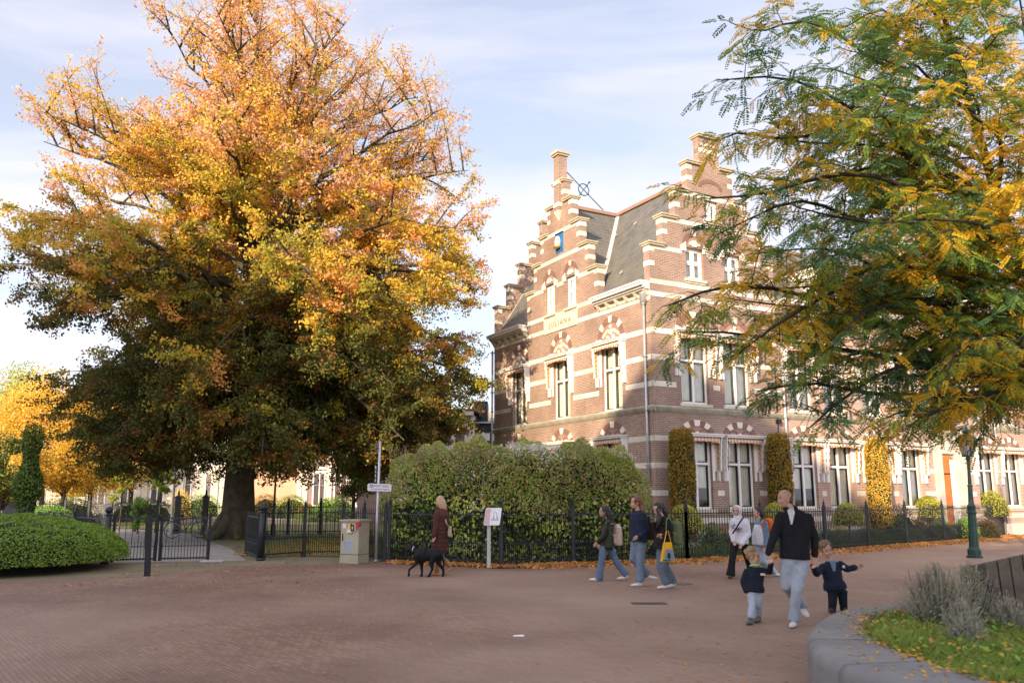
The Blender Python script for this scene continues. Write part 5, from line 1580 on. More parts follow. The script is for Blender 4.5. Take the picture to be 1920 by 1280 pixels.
# ------------------------------------------------------------------ small things on the paving
g = MB(); g.box(-.29, .29, -.13, .13, 0, .006, 0)
for k in range(12): g.box(-.26+.044*k, -.24+.044*k, -.10, .10, .006, .009, 1)
o_ = g.build('drain_grate', [mat('cast_grate', (.10,.10,.10), (.07,.07,.065), 9, .6), M['black_sash']]); p = at_ground(1217, 1131); o_.location = (p.x, p.y, .001); tag(o_, 'rectangular dark drain grate set in the brick paving', 'drain grate')
g = MB(); g.lathe([(.26, 0), (.26, .006), (.20, .007)], (0, 0, 0), 20); o_ = g.build('manhole_cover', mat('cast_cover', (.13,.11,.09), (.09,.08,.07), 9, .7)); p = at_ground(1275, 1094); o_.location = (p.x, p.y, .001); tag(o_, 'small round metal cover in the paving behind the last girl', 'manhole cover')
g = MB(); g.hull8([(-.12, -.03, .004), (.1, -.05, .004), (.13, .03, .004), (-.1, .05, .004), (-.10, -.02, .02), (.08, -.04, .025), (.1, .02, .03), (-.08, .04, .018)]); o_ = g.build('paper_scrap', M['white']); o_.scale = (.6, .6, .6); p = at_ground(972, 1192); o_.location = (p.x, p.y, 0); tag(o_, 'crumpled white paper scrap lying on the paving', 'litter')
ringp = [(2.1, 7.6), (2.05, 7.2), (2.08, 6.8), (2.2, 6.4)]

# ------------------------------------------------------------------ houses beyond the park
M['stucco'] = mat('cream_stucco', (.62,.55,.45), (.52,.46,.37), 1, .8, .1, 20)
M['brick_or'] = brick_mat('brick_orange', (.42,.20,.11), (.52,.28,.16), (.50,.42,.33), bw=.22, bh=.065, grime=(.38,.22,.14))
M['brick_vi'] = brick_mat('brick_violet', (.20,.125,.11), (.26,.165,.14), (.34,.30,.27), grime=(.17,.11,.10))
M['tile'] = brick_mat('roof_tiles', (.10,.085,.08), (.14,.11,.10), (.04,.035,.03), bw=.3, bh=.28, mort=.02, rough=.7)
M['brick_or'].node_tree  # brick textures run along x+y on every wall

def far_window(w, h, parent, loc, rz=0.0, arch_=False, sash='white'):
    g = MB(); f = .10
    g.box(-w/2-.12, -w/2, -.06, .05, -.05, h+.12); g.box(w/2, w/2+.12, -.06, .05, -.05, h+.12); g.box(-w/2-.2, w/2+.2, -.1, .05, h+.12, h+.30); g.box(-w/2-.2, w/2+.2, -.14, .05, -.17, -.05)
    g.box(-w/2, w/2, .02, .08, h*.64-.04, h*.64+.04); g.box(-.04, .04, .0, .08, 0, h)
    o = g.build('window', M['white'], parent); o.location = loc; o.rotation_euler = (0, 0, rz)
    g = MB(); g.add([(-w/2, .02, 0), (w/2, .02, 0), (w/2, .02, h), (-w/2, .02, h)], [(0, 1, 2, 3)]); 
    p = g.build('pane', M['far_glass'], o)
    return o
M['far_glass'] = mat('far_glass', (.05,.06,.065), (.10,.11,.11), .8, .12, spec=.8)
def far_house(name, x0, y0, x1, y1, depth, eave, ridge, wallm, label, wins, pil=(), z2=True, cat='house'):
    d = Vector((x1-x0, y1-y0, 0)); L = d.length
    root = empty(name, (x0, y0, 0), math.atan2(d.y, d.x), label, cat, 'houses beyond the park')
    g = MB(); g.box(0, L, 0, depth, 0, eave); g.prism([(0, eave), (depth, eave), (depth/2, ridge)], lambda u, v, dd: (dd, u, v), .02, L-.02, 0); g.build('wall', wallm, root)
    g = MB()
    e = .35
    for s, (a, b) in enumerate(((-e, depth/2), (depth+e, depth/2))):
        za = eave-e*(ridge-eave)/(depth/2)
        g.hull8([(-.2, a, za), (L+.2, a, za), (L+.2, b, ridge), (-.2, b, ridge), (-.2, a, za+.15), (L+.2, a, za+.15), (L+.2, b, ridge+.15), (-.2, b, ridge+.15)])
    rf = g.build('roof', M['tile'], root)
    g = MB(); g.box(L*.3, L*.3+.7, depth/2-.3, depth/2+.3, ridge-.5, ridge+1.1); g.build('chimney', wallm, rf)
    g = MB(); g.box(-.05, L+.05, -.30, .0, eave-.35, eave-.02); g.box(-.05, L+.05, -.12, .0, eave-.8, eave-.35)
    for u in pil: g.box(u-.28, u+.28, -.14, .0, 0, eave-.8)
    for z in ((.9, 4.6) if eave > 7 else (.9,)): g.box(-.02, L+.02, -.05, .0, z-.2, z)
    g.build('trim', M['stucco'], root)
    for u, z, w, h in wins: far_window(w, h, root, (u, -.02, z))
    return root
def wrow(L, n, zs, w=1.1, h=2.9, m=1.2): return [(m+(L-2*m)*k/max(n-1, 1), z, w, h) for z in zs for k in range(n)]
far_house('row_house', -52, 80, -36.6, 83.5, 9, 9.3, 12.2, M['stucco'], 'cream fronted house beyond the park behind the yellow trees', wrow(15.8, 6, (1.1, 5.4)), (0, 5.2, 10.5, 15.5))
far_house('row_house', -36.3, 83.6, -26.3, 85, 9, 9.6, 12.6, M['stucco'], 'bright cream plastered house seen left of the beech trunk', wrow(10.1, 4, (1.1, 5.4)), (0, 3.4, 6.7, 10))
far_house('row_house', -26.1, 85, -20.4, 82.5, 9, 9.0, 12.0, M['brick_or'], 'plain orange brick house wall seen just right of the beech trunk', [(1.0, 5.2, .9, 2.2)], (5.9,))
far_house('row_house', -20.2, 82.4, -10.5, 79.5, 9, 9.4, 12.0, M['brick_vi'], 'shaded violet brick house with cream pilasters left of the sign pole', wrow(10.1, 4, (1.0, 5.3), 1.15, 2.9, 1.6), (0.1, 2.7, 5.0, 7.4, 9.9))
# nearer house, left of the stepped gable
nh = empty('brick_house', (-10.5, 57.5, 0), R(-4), 'dark brick house with an arched awning window, between the beech and the black annex', 'house')
g = MB(); g.box(0, 7.6, 0, 8, 0, 7.5); g.build('wall', M['brick_vi'], nh)
g = MB(); g.box(-.3, 7.9, -.35, .0, 7.2, 7.5); g.box(7.3, 7.95, -.12, .25, 0, 7.2); g.box(-.1, 7.3, -.06, 0, 3.7, 3.95); g.build('trim', M['stucco'], nh)
g = MB(); g.hull8([(-.3, -.4, 7.5), (8, -.4, 7.5), (8, 8.2, 7.9), (-.3, 8.2, 7.9), (-.3, -.4, 7.62), (8, -.4, 7.62), (8, 8.2, 8.0), (-.3, 8.2, 8.0)]); g.build('roof', M['tile'], nh)
for u, z in ((5.9, 4.3), (3.2, 4.3), (1.0, 4.3), (5.9, .9), (3.2, .9)):
    w = MB(); w.box(-.75, -.55, -.2, .05, 0, 2.3); w.box(.55, .75, -.2, .05, 0, 2.3)
    arc = [(math.cos(t)*.75, 2.3+math.sin(t)*.45) for t in np.linspace(0, math.pi, 10)]; arc2 = [(math.cos(t)*.6, 2.3+math.sin(t)*.22) for t in np.linspace(math.pi, 0, 10)]
    w.prism(arc+arc2, lambda a, b, d: (a, d, b), -.25, .05)
    o = w.build('window', M['stucco'], nh); o.location = (u, 0, z)
    w = MB(); w.prism([(-.55, 0), (.55, 0), (.55, 2.3), (.3, 2.5), (-.3, 2.5), (-.55, 2.3)], lambda a, b, d: (a, d, b), -.03, .0); w.build('pane', M['far_glass'], o)
    w = MB(); w.prism([(math.cos(t)*.6, 2.2+math.sin(t)*.3) for t in np.linspace(0, math.pi, 8)]+[(math.cos(t)*.5, 2.05+math.sin(t)*.2) for t in np.linspace(math.pi, 0, 8)], lambda a, b, d: (a, d, b), -.24, -.2)
    for s in (-1, 1): w.box(min(s*.44, s*.56), max(s*.44, s*.56), -.22, -.18, .9, 2.3)
    w.build('awning', M['awning'], o)
# dark modern annex
ax = empty('annex', (-3.3, 61, 0), 0, 'low black clad modern annex with white blinds next to the stepped gable building', 'building')
g = MB(); g.box(0, 9, 0, 8, 0, 7.0); g.box(.5, 1.5, .5, 3, 7.0, 8.7); g.build('wall', M['dark_wall'], ax)
g = MB(); g.box(-.1, 9.1, -.25, 8.1, 7.0, 7.12); g.hull8([(1.6, -.2, 7.12), (9, -.2, 7.12), (9, 3, 7.6), (1.6, 3, 7.6), (1.6, -.2, 7.2), (9, -.2, 7.2), (9, 3, 7.7), (1.6, 3, 7.7)]); g.build('roof', M['zinc'], ax)
for u0, u1 in ((.54, .9), (1.02, 1.68), (1.82, 2.6)):
    g = MB(); g.box(u0, u1, -.03, .0, 5.75, 6.3); g.build('blind', M['white'], ax)

# ------------------------------------------------------------------ more trees
def crown_tree(name, loc, h, rad, zb, label, n, L, mats, probs, trunk_r=.15, seed=1, group=None, weep=0.0, blobs=14, cat='tree', flat=1.0):
    r_ = np.random.default_rng(seed); rr_ = random.Random(seed)
    root = empty(name, loc, 0, label, cat, group)
    # lumps spread through the crown, each a loose cloud of leaves
    cs, sz = [], []
    for k in range(blobs):
        t = rr_.random(); z = zb+(h-zb)*(.12+.82*t)
        rm = rad*math.sin(math.pi*min(max(.12+.8*((z-zb)/(h-zb)), .1), 1))**.7
        a = k*2.4+rr_.uniform(-.4, .4); q = rm*rr_.uniform(.25, .8)
        cs.append((math.cos(a)*q, math.sin(a)*q*flat, z)); sz.append(rr_.uniform(.28, .5)*rad)
    cs = np.array(cs); sz = np.array(sz)
    i_ = r_.integers(0, blobs, n)
    d = unit(r_.normal(size=(n, 3))); q = r_.uniform(0, 1, n)**.45
    P = cs[i_]+d*(q*sz[i_])[:, None]*np.array([1, flat, .8])
    if weep:
        P[:, 2] -= r_.uniform(0, 1, n)**1.5*weep
    P[:, 2] = np.clip(P[:, 2], zb*.9, h+.3)
    mi = r_.choice(len(mats), n, p=probs)
    lump = (i_ % 3 == 0) & (r_.uniform(size=n) < .5); mi = np.where(lump, (mi+1) % len(mats), mi)
    quads_mesh('crown', leaf_quads(P, np.full(n, L), np.full(n, L*.62), d, .6, 1.2 if weep else 0), [LM[m] for m in mats], mi, root)
    g = MB(); g.tube([(0, 0, -.05), (.03, 0, zb*.6), (.0, .05, zb+(h-zb)*.5), (0, 0, h*.85)], [trunk_r, trunk_r*.8, trunk_r*.4, .02], 8, 0, False)
    g.build('trunk', M['bark'], root, True)
    g = MB()
    for c in cs:
        z0 = max(zb*.8, c[2]*.6); g.tube([(0, 0, z0), (c[0]*.5, c[1]*.5, (z0+c[2])/2+.1), tuple(c)], [trunk_r*.3, trunk_r*.2, .01], 4, 0, False)
    g.build('limbs', M['bark'], root, True)
    return root
def xt(x, d): return ((x-960)/1589*d, d, 0)
G_ = 'yellow autumn trees along the left of the park'
crown_tree('yellow_tree', xt(78, 56), 10.2, 4.0, 1.6, 'tall weeping bright yellow tree at the far left behind the dark column conifer', 26000, .17, ['yel', 'yel2', 'lime'], [.62, .3, .08], .22, 3, G_, 2.2, 22)
crown_tree('yellow_tree', xt(168, 58), 8.6, 3.8, 2.0, 'rounded golden yellow tree left of the beech boughs', 24000, .17, ['yel', 'yel2', 'lime'], [.55, .35, .10], .2, 4, G_, 1.0, 18)
crown_tree('yellow_tree', xt(245, 64), 7.6, 3.3, 2.6, 'yellow-green tree peeping out under the left boughs of the beech', 16000, .17, ['yel', 'lime', 'yel2'], [.45, .35, .20], .2, 5, G_, .8, 16)
crown_tree('yellow_tree', xt(-10, 70), 13.0, 4.4, 2.4, 'tall olive-yellow tree top at the left edge of the view', 22000, .2, ['lime', 'yel2', 'clemg'], [.45, .25, .3], .25, 6, G_, 2.2, 20)
crown_tree('amber_tree', xt(118, 50), 4.6, 2.7, 2.2, 'broad amber pollarded tree with a flat underside below the bright yellow trees', 16000, .13, ['yel2', 'hb2', 'hb1'], [.6, .3, .1], .2, 7, None, 0, 14)
crown_tree('dark_tree', xt(-2, 46), 5.0, 2.0, 1.2, 'dark olive tree standing in shade at the left edge', 9000, .14, ['shr', 'dark', 'shro'], [.5, .4, .1], .2, 8, None, 0, 10)
crown_tree('yellow_tree', xt(912, 95), 12.5, 4.5, 5.0, 'orange-yellow tree rising behind the black annex', 14000, .22, ['yel2', 'yel', 'lime'], [.45, .4, .15], .25, 9, G_, 0, 16)
crown_tree('small_tree', xt(228, 44), 4.3, .75, 1.3, 'narrow yellow-green young tree left of the distant gate posts', 4200, .10, ['lime', 'box1', 'yel'], [.45, .35, .20], .05, 10, 'small trees in the park', 0, 12)
crown_tree('small_tree', xt(300, 47), 3.6, .85, 1.7, 'small green young tree behind the distant white pole', 3200, .10, ['box1', 'lime', 'shr'], [.4, .3, .3], .05, 11, 'small trees in the park', 0, 12)
crown_tree('small_tree', xt(664, 37), 3.2, 1.25, 1.75, 'small reddish-green tree left of the sign pole', 6000, .09, ['shr', 'hb1', 'box2', 'shro'], [.4, .15, .3, .15], .06, 12, 'small trees in the park', 0, 14)
crown_tree('small_tree', xt(262, 41), 1.7, .55, .15, 'low bushy green shrub tree behind the folding gate', 2600, .08, ['box1', 'clemg'], [.6, .4], .04, 13, 'small trees in the park', 0, 8)
# dark column conifer
P, o = blob_surface(9000, .42, .42, 4.35, .3, 2, 3.2, .1, .14)
P[:, 0] *= 1+.35*np.sin(P[:, 2]*3.3+1); P[:, 1] *= 1+.3*np.sin(P[:, 2]*3.7)
cf = empty('column_conifer', xt(50, 30), 0, 'narrow dark green column conifer rising behind the box hedge', 'tree')
quads_mesh('crown', leaf_quads(P, np.full(len(P), .11), np.full(len(P), .06), o, .5), [LM['box2'], LM['dark'], LM['shr']], rng.integers(0, 3, len(P)), cf)
g = MB(); g.tube([(0, 0, -.05), (0, 0, 2.5), (0, 0, 4.1)], [.09, .06, .01], 8); g.build('trunk', M['bark'], cf, True)
core_mesh(.34, .34, 4.0, .3, 2, 3, cf, .8)

park = [(590, 72, 1.0, 1.0, 'shr', 'round dark green bush before the pilastered houses'), (612, 66, .9, 1.7, 'clemg', 'light green bush right of the round dark one'), (548, 70, 1.5, 1.9, 'box1', 'green bush below the orange brick wall'), (640, 70, 1.2, 1.9, 'shr', 'dark green bush below the shaded houses'),
        (500, 74, 1.4, 2.0, 'yel', 'bright yellow bush right of the beech trunk'), (672, 31, .75, .95, 'shro', 'low orange-brown bush behind the utility cabinet'), (635, 62, 3.2, .95, 'box2', 'long dark clipped hedge behind the railing'), (575, 68, .8, 1.2, 'hb1', 'small brown-green bush beside the path'),
        (268, 62, 2.6, 1.6, 'shr', 'dark hedge bush behind the distant railing'), (380, 76, 1.8, 2.0, 'clemg', 'pale green bush between the ornate posts'), (340, 75, 1.0, 2.4, 'yel', 'small yellow bush beside the left ornate post'), (130, 52, 2.0, 1.7, 'shr', 'dark bush under the amber tree'),
        (88, 44, 1.6, 1.3, 'clemg', 'light green bush right of the column conifer'), (10, 50, 1.5, 2.2, 'lime', 'yellow-green bush by the parked car')]
for x, d, r, h, m_, lab in park:
    bush('park_bush', xt(x, d), r, r*.7, h, lab, 'bush', 3000, .09 if d > 40 else .06, [m_, 'shr'], [.78, .22], 0, 2.2, 2.4, 0, 'bushes in the park', None, lump=.12, thick=.15, core=.8, bias=.4)

# park grass blades near the railing
n = 16000; X = rng.uniform(-9, -1.5, n); Y = rng.uniform(25.6, 40, n)
k_ = inside_poly(X, Y, [(-7.2,25.4),(-6.3,25.8),(-4.6,25.2),(-3,26.2),(-1,36),(-3,42),(-14,41),(-11,33.5)]); X, Y = X[k_], Y[k_]
P = np.stack([X, Y, rng.uniform(.0, .06, len(X))], 1)
o_ = quads_mesh('park_grass', leaf_quads(P, np.full(len(P), .09), np.full(len(P), .02)), [LM['grass'], LM['grass2'], LM['litter']], rng.choice(3, len(P), p=[.55, .33, .12])); tag(o_, 'green grass of the lawn behind the railing', 'grass', kind='stuff')
n = 5000; X = rng.uniform(-8.5, -2, n); Y = rng.uniform(25.5, 34, n); litter('lawn_leaves', 'brown leaves fallen on the lawn under the beech', np.stack([X, Y, np.full(n, .03)], 1), .09, [.5, .4, .1])

# poles
g = MB(); g.tube([(0, 0, 0), (0, 0, 3.3)], [.075, .05], 10); g.tube([(0, 0, 3.3), (-.18, 0, 3.42)], .04, 6); g.tube([(0, 0, 3.3), (.18, 0, 3.42)], .04, 6)
o_ = g.build('pole', M['white'], None, True); o_.location = xt(325, 39.5); tag(o_, 'white forked pole beside the left ornate gate post', 'pole')
g = MB(); g.tube([(0, 0, 0), (0, 0, 1.6), (0, 0, 4.4)], [.09, .05, .035], 8); g.lathe([(.12, 0), (.11, .5), (.06, .6)], (0, 0, 0), 10); g.lathe([(.03, 4.4), (.14, 4.5), (.19, 4.85), (.05, 5.0), (.01, 5.15)], (0, 0, 0), 8)
o_ = g.build('park_lamp', M['iron'], None); o_.location = xt(515, 37.5); tag(o_, 'slim black park lamp post right of the beech trunk', 'street lamp')

# bicycle locked behind the gate
M['tyre'] = mat('tyre', (.015,.015,.015), (.02,.02,.02), 5, .8); M['chrome'] = mat('bike_metal', (.45,.47,.5), (.35,.36,.38), 5, .3, 0, 10, .8)
bk = empty('bicycle', (-14.0, 36.6, 0), R(25), 'bicycle with pale mudguards parked by the gate post next to the beech trunk', 'bicycle')
def wheel(x):
    g = MB(); c = Vector((x, 0, .34))
    g.tube([c+Vector((math.cos(t)*.33, 0, math.sin(t)*.33)) for t in np.linspace(0, 2*math.pi, 25)], .018, 6, 0, False)
    w = g.build('wheel', M['tyre'], bk)
    g = MB()
    g.tube([c+Vector((math.cos(t)*.30, 0, math.sin(t)*.30)) for t in np.linspace(0, 2*math.pi, 25)], .012, 5, 0, False)
    for k in range(12): t = k*math.pi/6; g.tube([c, c+Vector((math.cos(t)*.3, 0, math.sin(t)*.3))], .003, 3)
    g.build('rim', M['chrome'], w)
wheel(-.52); wheel(.55)
g = MB(); bb = Vector((0, 0, .30)); st = Vector((-.16, 0, .82)); hd_ = Vector((.36, 0, .88)); rw, fw = Vector((-.52, 0, .34)), Vector((.55, 0, .34))
for a, b in ((bb, st), (bb, hd_), (st+(bb-st)*.1, hd_), (bb, rw), (st, rw), (hd_, fw)): g.tube([a, b], .017, 6)
g.build('frame', M['black_sash'], bk)
g = MB(); g.tube([hd_, hd_+Vector((-.03, 0, .15))], .012, 6); g.tube([hd_+Vector((-.2, -.27, .17)), hd_+Vector((-.02, -.15, .2)), hd_+Vector((-.02, .15, .2)), hd_+Vector((-.2, .27, .17))], .012, 6); g.build('handlebar', M['chrome'], bk)
g = MB(); g.ball((-.19, 0, .93), (.13, .08, .04), 10); g.tube([st, (-.18, 0, .92)], .012, 6); g.build('saddle', M['tyre'], bk, True)
g = MB()
for x in (-.52, .55):
    g.tube([Vector((x, 0, .34))+Vector((math.cos(t)*.38, 0, math.sin(t)*.38)) for t in np.linspace(R(20), R(170), 10)], (.02, .008), 6) if False else g.tube([Vector((x, 0, .34))+Vector((math.cos(t)*.38, 0, math.sin(t)*.38)) for t in np.linspace(R(20), R(170), 10)], .016, 6, 0, False)
g.build('mudguard', M['chrome'], bk)

# parked car, far left
M['carpaint'] = mat('car_paint', (.20,.22,.26), (.17,.19,.23), 2, .25, spec=.8)
car = empty('parked_car', xt(8, 47), R(-12), 'grey parked car seen from behind at the far left with red tail lights', 'car')
g = MB()
secs = [(-.9, .45, .80, .78), (-.86, .35, 1.0, .84), (.2, .32, 1.02, .87), (1.0, .3, .98, .88), (2.6, .3, .92, .88), (3.3, .35, .78, .80)]
vs = []
for y, z0, z1, w in secs: vs += [(-w, y, z0), (w, y, z0), (w, y, z0+.3), (w-.06, y, z1), (-w+.06, y, z1), (-w, y, z0+.3)]
fs = [(0, 1, 2, 3, 4, 5)[::-1], tuple(30+k for k in range(6))]
for i in range(5):
    for k in range(6): fs.append((i*6+k, i*6+(k+1) % 6, i*6+6+(k+1) % 6, i*6+6+k))
g.add(vs, fs); g.build('body', M['carpaint'], car)
g = MB(); g.hull8([(-.76, -.75, .98), (.76, -.75, .98), (.78, 2.2, .95), (-.78, 2.2, .95), (-.60, -.25, 1.45), (.60, -.25, 1.45), (.60, 1.2, 1.47), (-.60, 1.2, 1.47)]); g.build('cabin', M['far_glass'], car)
g = MB(); g.hull8([(-.60, -.27, 1.44), (.60, -.27, 1.44), (.60, 1.22, 1.46), (-.60, 1.22, 1.46), (-.55, -.1, 1.5), (.55, -.1, 1.5), (.55, 1.0, 1.51), (-.55, 1.0, 1.51)]); g.build('car_roof', M['carpaint'], car)
for s in (-1, 1):
    g = MB(); g.box(min(s*.5, s*.8), max(s*.5, s*.8), -.90, -.84, .78, .92); g.build('tail_light', M['sticker_red'], car)
    for y in (0, 2.6):
        g = MB(); g.tube([(s*.74, y, .32), (s*.9, y, .32)], .32, 16); w_ = g.build('wheel', M['tyre'], car)
        g = MB(); g.tube([(s*.86, y, .32), (s*.91, y, .32)], .19, 12); g.build('rim', M['chrome'], w_)
g = MB(); g.box(-.26, .26, -.915, -.89, .58, .69); g.build('number_plate', M['st_yellow'], car)
g = MB(); g.box(-.84, .84, -.93, -.8, .38, .56); g.build('bumper', M['black_sash'], car)

# ------------------------------------------------------------------ people
M['skin'] = mat('skin', (.52,.31,.22), (.46,.26,.18), 12, .55)
M['skin2'] = mat('skin_tan', (.44,.26,.17), (.38,.21,.14), 12, .55)
def cloth(name, a, b=None, sc=14, rough=.9, bm=.25, bs=70): return mat(name, a, b, sc, rough, bm, bs, lo=.3, hi=.7, spec=.2)
CL = {
 'black_knit': cloth('black_knit', (.010,.011,.015), (.016,.017,.022)), 'navy': cloth('navy', (.012,.018,.035), (.02,.028,.05)), 'darknavy': cloth('dark_navy', (.010,.014,.024), (.016,.02,.032)),
 'white_shirt': cloth('white_shirt', (.62,.62,.66)), 'greyjean': cloth('grey_jeans', (.36,.40,.45), (.27,.31,.37)), 'bluejean': cloth('blue_jeans', (.085,.125,.19), (.13,.18,.25)),
 'bluejean2': cloth('washed_jeans', (.17,.22,.28), (.11,.15,.20)), 'palejean': cloth('pale_jeans', (.42,.48,.56), (.33,.39,.48)), 'darkgreyjean': cloth('dark_grey_jeans', (.14,.18,.22), (.09,.12,.16)),
 'hoodie': cloth('white_sweatshirt', (.66,.64,.70), (.55,.53,.60)), 'black': cloth('black_cloth', (.012,.012,.014), (.02,.02,.022)), 'olive': cloth('olive_cloth', (.055,.065,.035), (.04,.045,.028)),
 'denim': cloth('denim_jacket', (.17,.25,.33), (.11,.17,.24)), 'brown': cloth('brown_quilted', (.085,.026,.018), (.06,.02,.014), 8, .6), 'tan': cloth('tan_leather', (.42,.21,.09), (.33,.16,.07), 9, .6),
 'cream': cloth('cream_canvas', (.55,.42,.34), (.48,.37,.30)), 'bagbrown': cloth('dark_brown_canvas', (.05,.03,.028), (.035,.02,.02)), 'baggreen': cloth('olive_canvas', (.14,.17,.09), (.10,.13,.07)),
 'orange': cloth('orange_canvas', (.65,.14,.03), (.55,.11,.02)), 'totey': cloth('yellow_canvas', (.75,.42,.03), (.68,.36,.03)), 'beige': cloth('beige_leather', (.42,.34,.24), (.34,.27,.18)),
 'shoew': mat('white_leather', (.70,.68,.66), (.6,.58,.56), 9, .5), 'shoed': mat('dark_shoe', (.03,.03,.03), (.05,.045,.04), 9, .6), 'shoeg': mat('grey_shoe', (.12,.13,.11), (.08,.08,.07), 9, .6)}
def hairm(name, a, b):
    m, t, bs, o = new_mat(name)
    c = t.nodes.new('ShaderNodeTexCoord'); mpn = t.nodes.new('ShaderNodeMapping'); mpn.inputs['Scale'].default_value = (60, 60, 6)
    t.links.new(c.outputs['Object'], mpn.inputs['Vector'])
    f = noise(t, 1.5, 3, mpn.outputs['Vector'])
    t.links.new(mixc(t, remap(t, f, .35, .65), a, b), bs.inputs['Base Color']); bs.inputs['Roughness'].default_value = .55
    bump(t, bs, f, .6, .01)
    return m
HR = {'black': hairm('hair_black', (.008,.006,.006), (.022,.016,.014)), 'brown': hairm('hair_brown', (.09,.035,.015), (.18,.07,.03)), 'blond': hairm('hair_blond', (.50,.34,.19), (.30,.19,.10)),
      'curly': hairm('hair_light_brown', (.20,.12,.06), (.34,.23,.12)), 'short': hairm('hair_short_dark', (.07,.045,.035), (.12,.08,.06)), 'auburn': hairm('hair_light_auburn', (.13,.07,.035), (.22,.13,.07))}
M['eye'] = mat('eye', (.01,.008,.008), (.012,.01,.01), 5, .2); M['lips'] = mat('lips', (.30,.10,.08), (.26,.08,.07), 5, .5); M['brow'] = mat('brow', (.04,.025,.018), (.03,.02,.015), 9, .8)

TEX = bpy.data.textures.new('folds', 'CLOUDS'); TEX.noise_scale = .16; TEX.noise_depth = 2
TEXH = bpy.data.textures.new('locks', 'CLOUDS'); TEXH.noise_scale = .035; TEXH.noise_depth = 1
def soften(o, vox, smooth=4, disp=0.0, tex=None, fac=.5):
    m = o.modifiers.new('remesh', 'REMESH'); m.mode = 'VOXEL'; m.voxel_size = vox; m.use_smooth_shade = True
    m = o.modifiers.new('smooth', 'SMOOTH'); m.iterations = smooth; m.factor = fac
    if disp:
        m = o.modifiers.new('folds', 'DISPLACE'); m.texture = tex or TEX; m.strength = disp; m.mid_level = .5; m.texture_coords = 'LOCAL'
    return o

def el_loft(g, C, Rd, axis, n=16):
    """stack of horizontal-ish ellipses; radii = (along axis, across)"""
    ax = Vector(axis).normalized(); b = len(g.v); C = [Vector(c) for c in C]
    for i, c in enumerate(C):
        d = (C[min(i+1, len(C)-1)]-C[max(i-1, 0)]).normalized(); a = (ax-d*ax.dot(d)).normalized(); q = d.cross(a)
        for k in range(n):
            t = 2*math.pi*k/n
            g.v.append(tuple(c+a*math.cos(t)*Rd[i][0]+q*math.sin(t)*Rd[i][1]))
    for i in range(len(C)-1):
        for k in range(n):
            p = b+i*n; g.f.append((p+k, p+(k+1) % n, p+n+(k+1) % n, p+n+k)); g.m.append(0)
    g.f.append(tuple(b+k for k in range(n))[::-1]); g.m.append(0)
    p = b+(len(C)-1)*n; g.f.append(tuple(p+k for k in range(n))); g.m.append(0)

def cap_tube(g, pts, rad, n=10):
    """tube with round ends"""
    g.tube(pts, rad, n)
    for p, r in ((pts[0], rad[0]), (pts[-1], rad[-1])): g.ball(tuple(p), r if not hasattr(r, '__len__') else min(r), 10, 0, 6)

def oval(g, c, fwd, right, up, r, n=14, rings=9, m=0):
    b = len(g.v); c = Vector(c)
    for i in range(rings+1):
        a = math.pi*i/rings
        for k in range(n):
            t = 2*math.pi*k/n
            g.v.append(tuple(c+right*(r[0]*math.sin(a)*math.cos(t))+fwd*(r[1]*math.sin(a)*math.sin(t))-up*(r[2]*math.cos(a))))
    for i in range(rings):
        for k in range(n):
            p = b+i*n; g.f.append((p+k, p+(k+1) % n, p+n+(k+1) % n, p+n+k)); g.m.append(m)

def hand(g, wrist, tip, palm_n, s, curl=.5, thumb=1):
    """palm with four fingers and a thumb leaving its side; wrist -> tip is the hand's direction"""
    w = Vector(wrist); d = (Vector(tip)-w).normalized(); nrm = Vector(palm_n); nrm = (nrm-d*nrm.dot(d)).normalized(); sd_ = d.cross(nrm)
    el_loft(g, [w-d*.02*s, w+d*.02*s, w+d*.06*s, w+d*.095*s], [(.026*s, .019*s), (.033*s, .017*s), (.041*s, .016*s), (.040*s, .014*s)], sd_, 10)
    for k, (o, l) in enumerate(((-.030, .062), (-.010, .074), (.010, .068), (.028, .052))):
        a = w+d*.09*s+sd_*o*s; p1 = a+d*l*.45*s+nrm*curl*.012*s; p2 = p1+(d*(1-curl*.6)+nrm*curl*.9).normalized()*l*.32*s; p3 = p2+(d*(.8-curl)+nrm*curl*1.3).normalized()*l*.26*s
        cap_tube(g, [a-d*.02*s, a, p1, p2, p3], [.0095*s, .0095*s, .009*s, .0085*s, .007*s], 7)
    a = w+d*.03*s+sd_*thumb*-.030*s
    cap_tube(g, [a, a+(d*.6-sd_*thumb*.7).normalized()*.035*s+nrm*.006*s, a+(d*.9-sd_*thumb*.5).normalized()*.062*s+nrm*.014*s], [.013*s, .011*s, .009*s], 7)

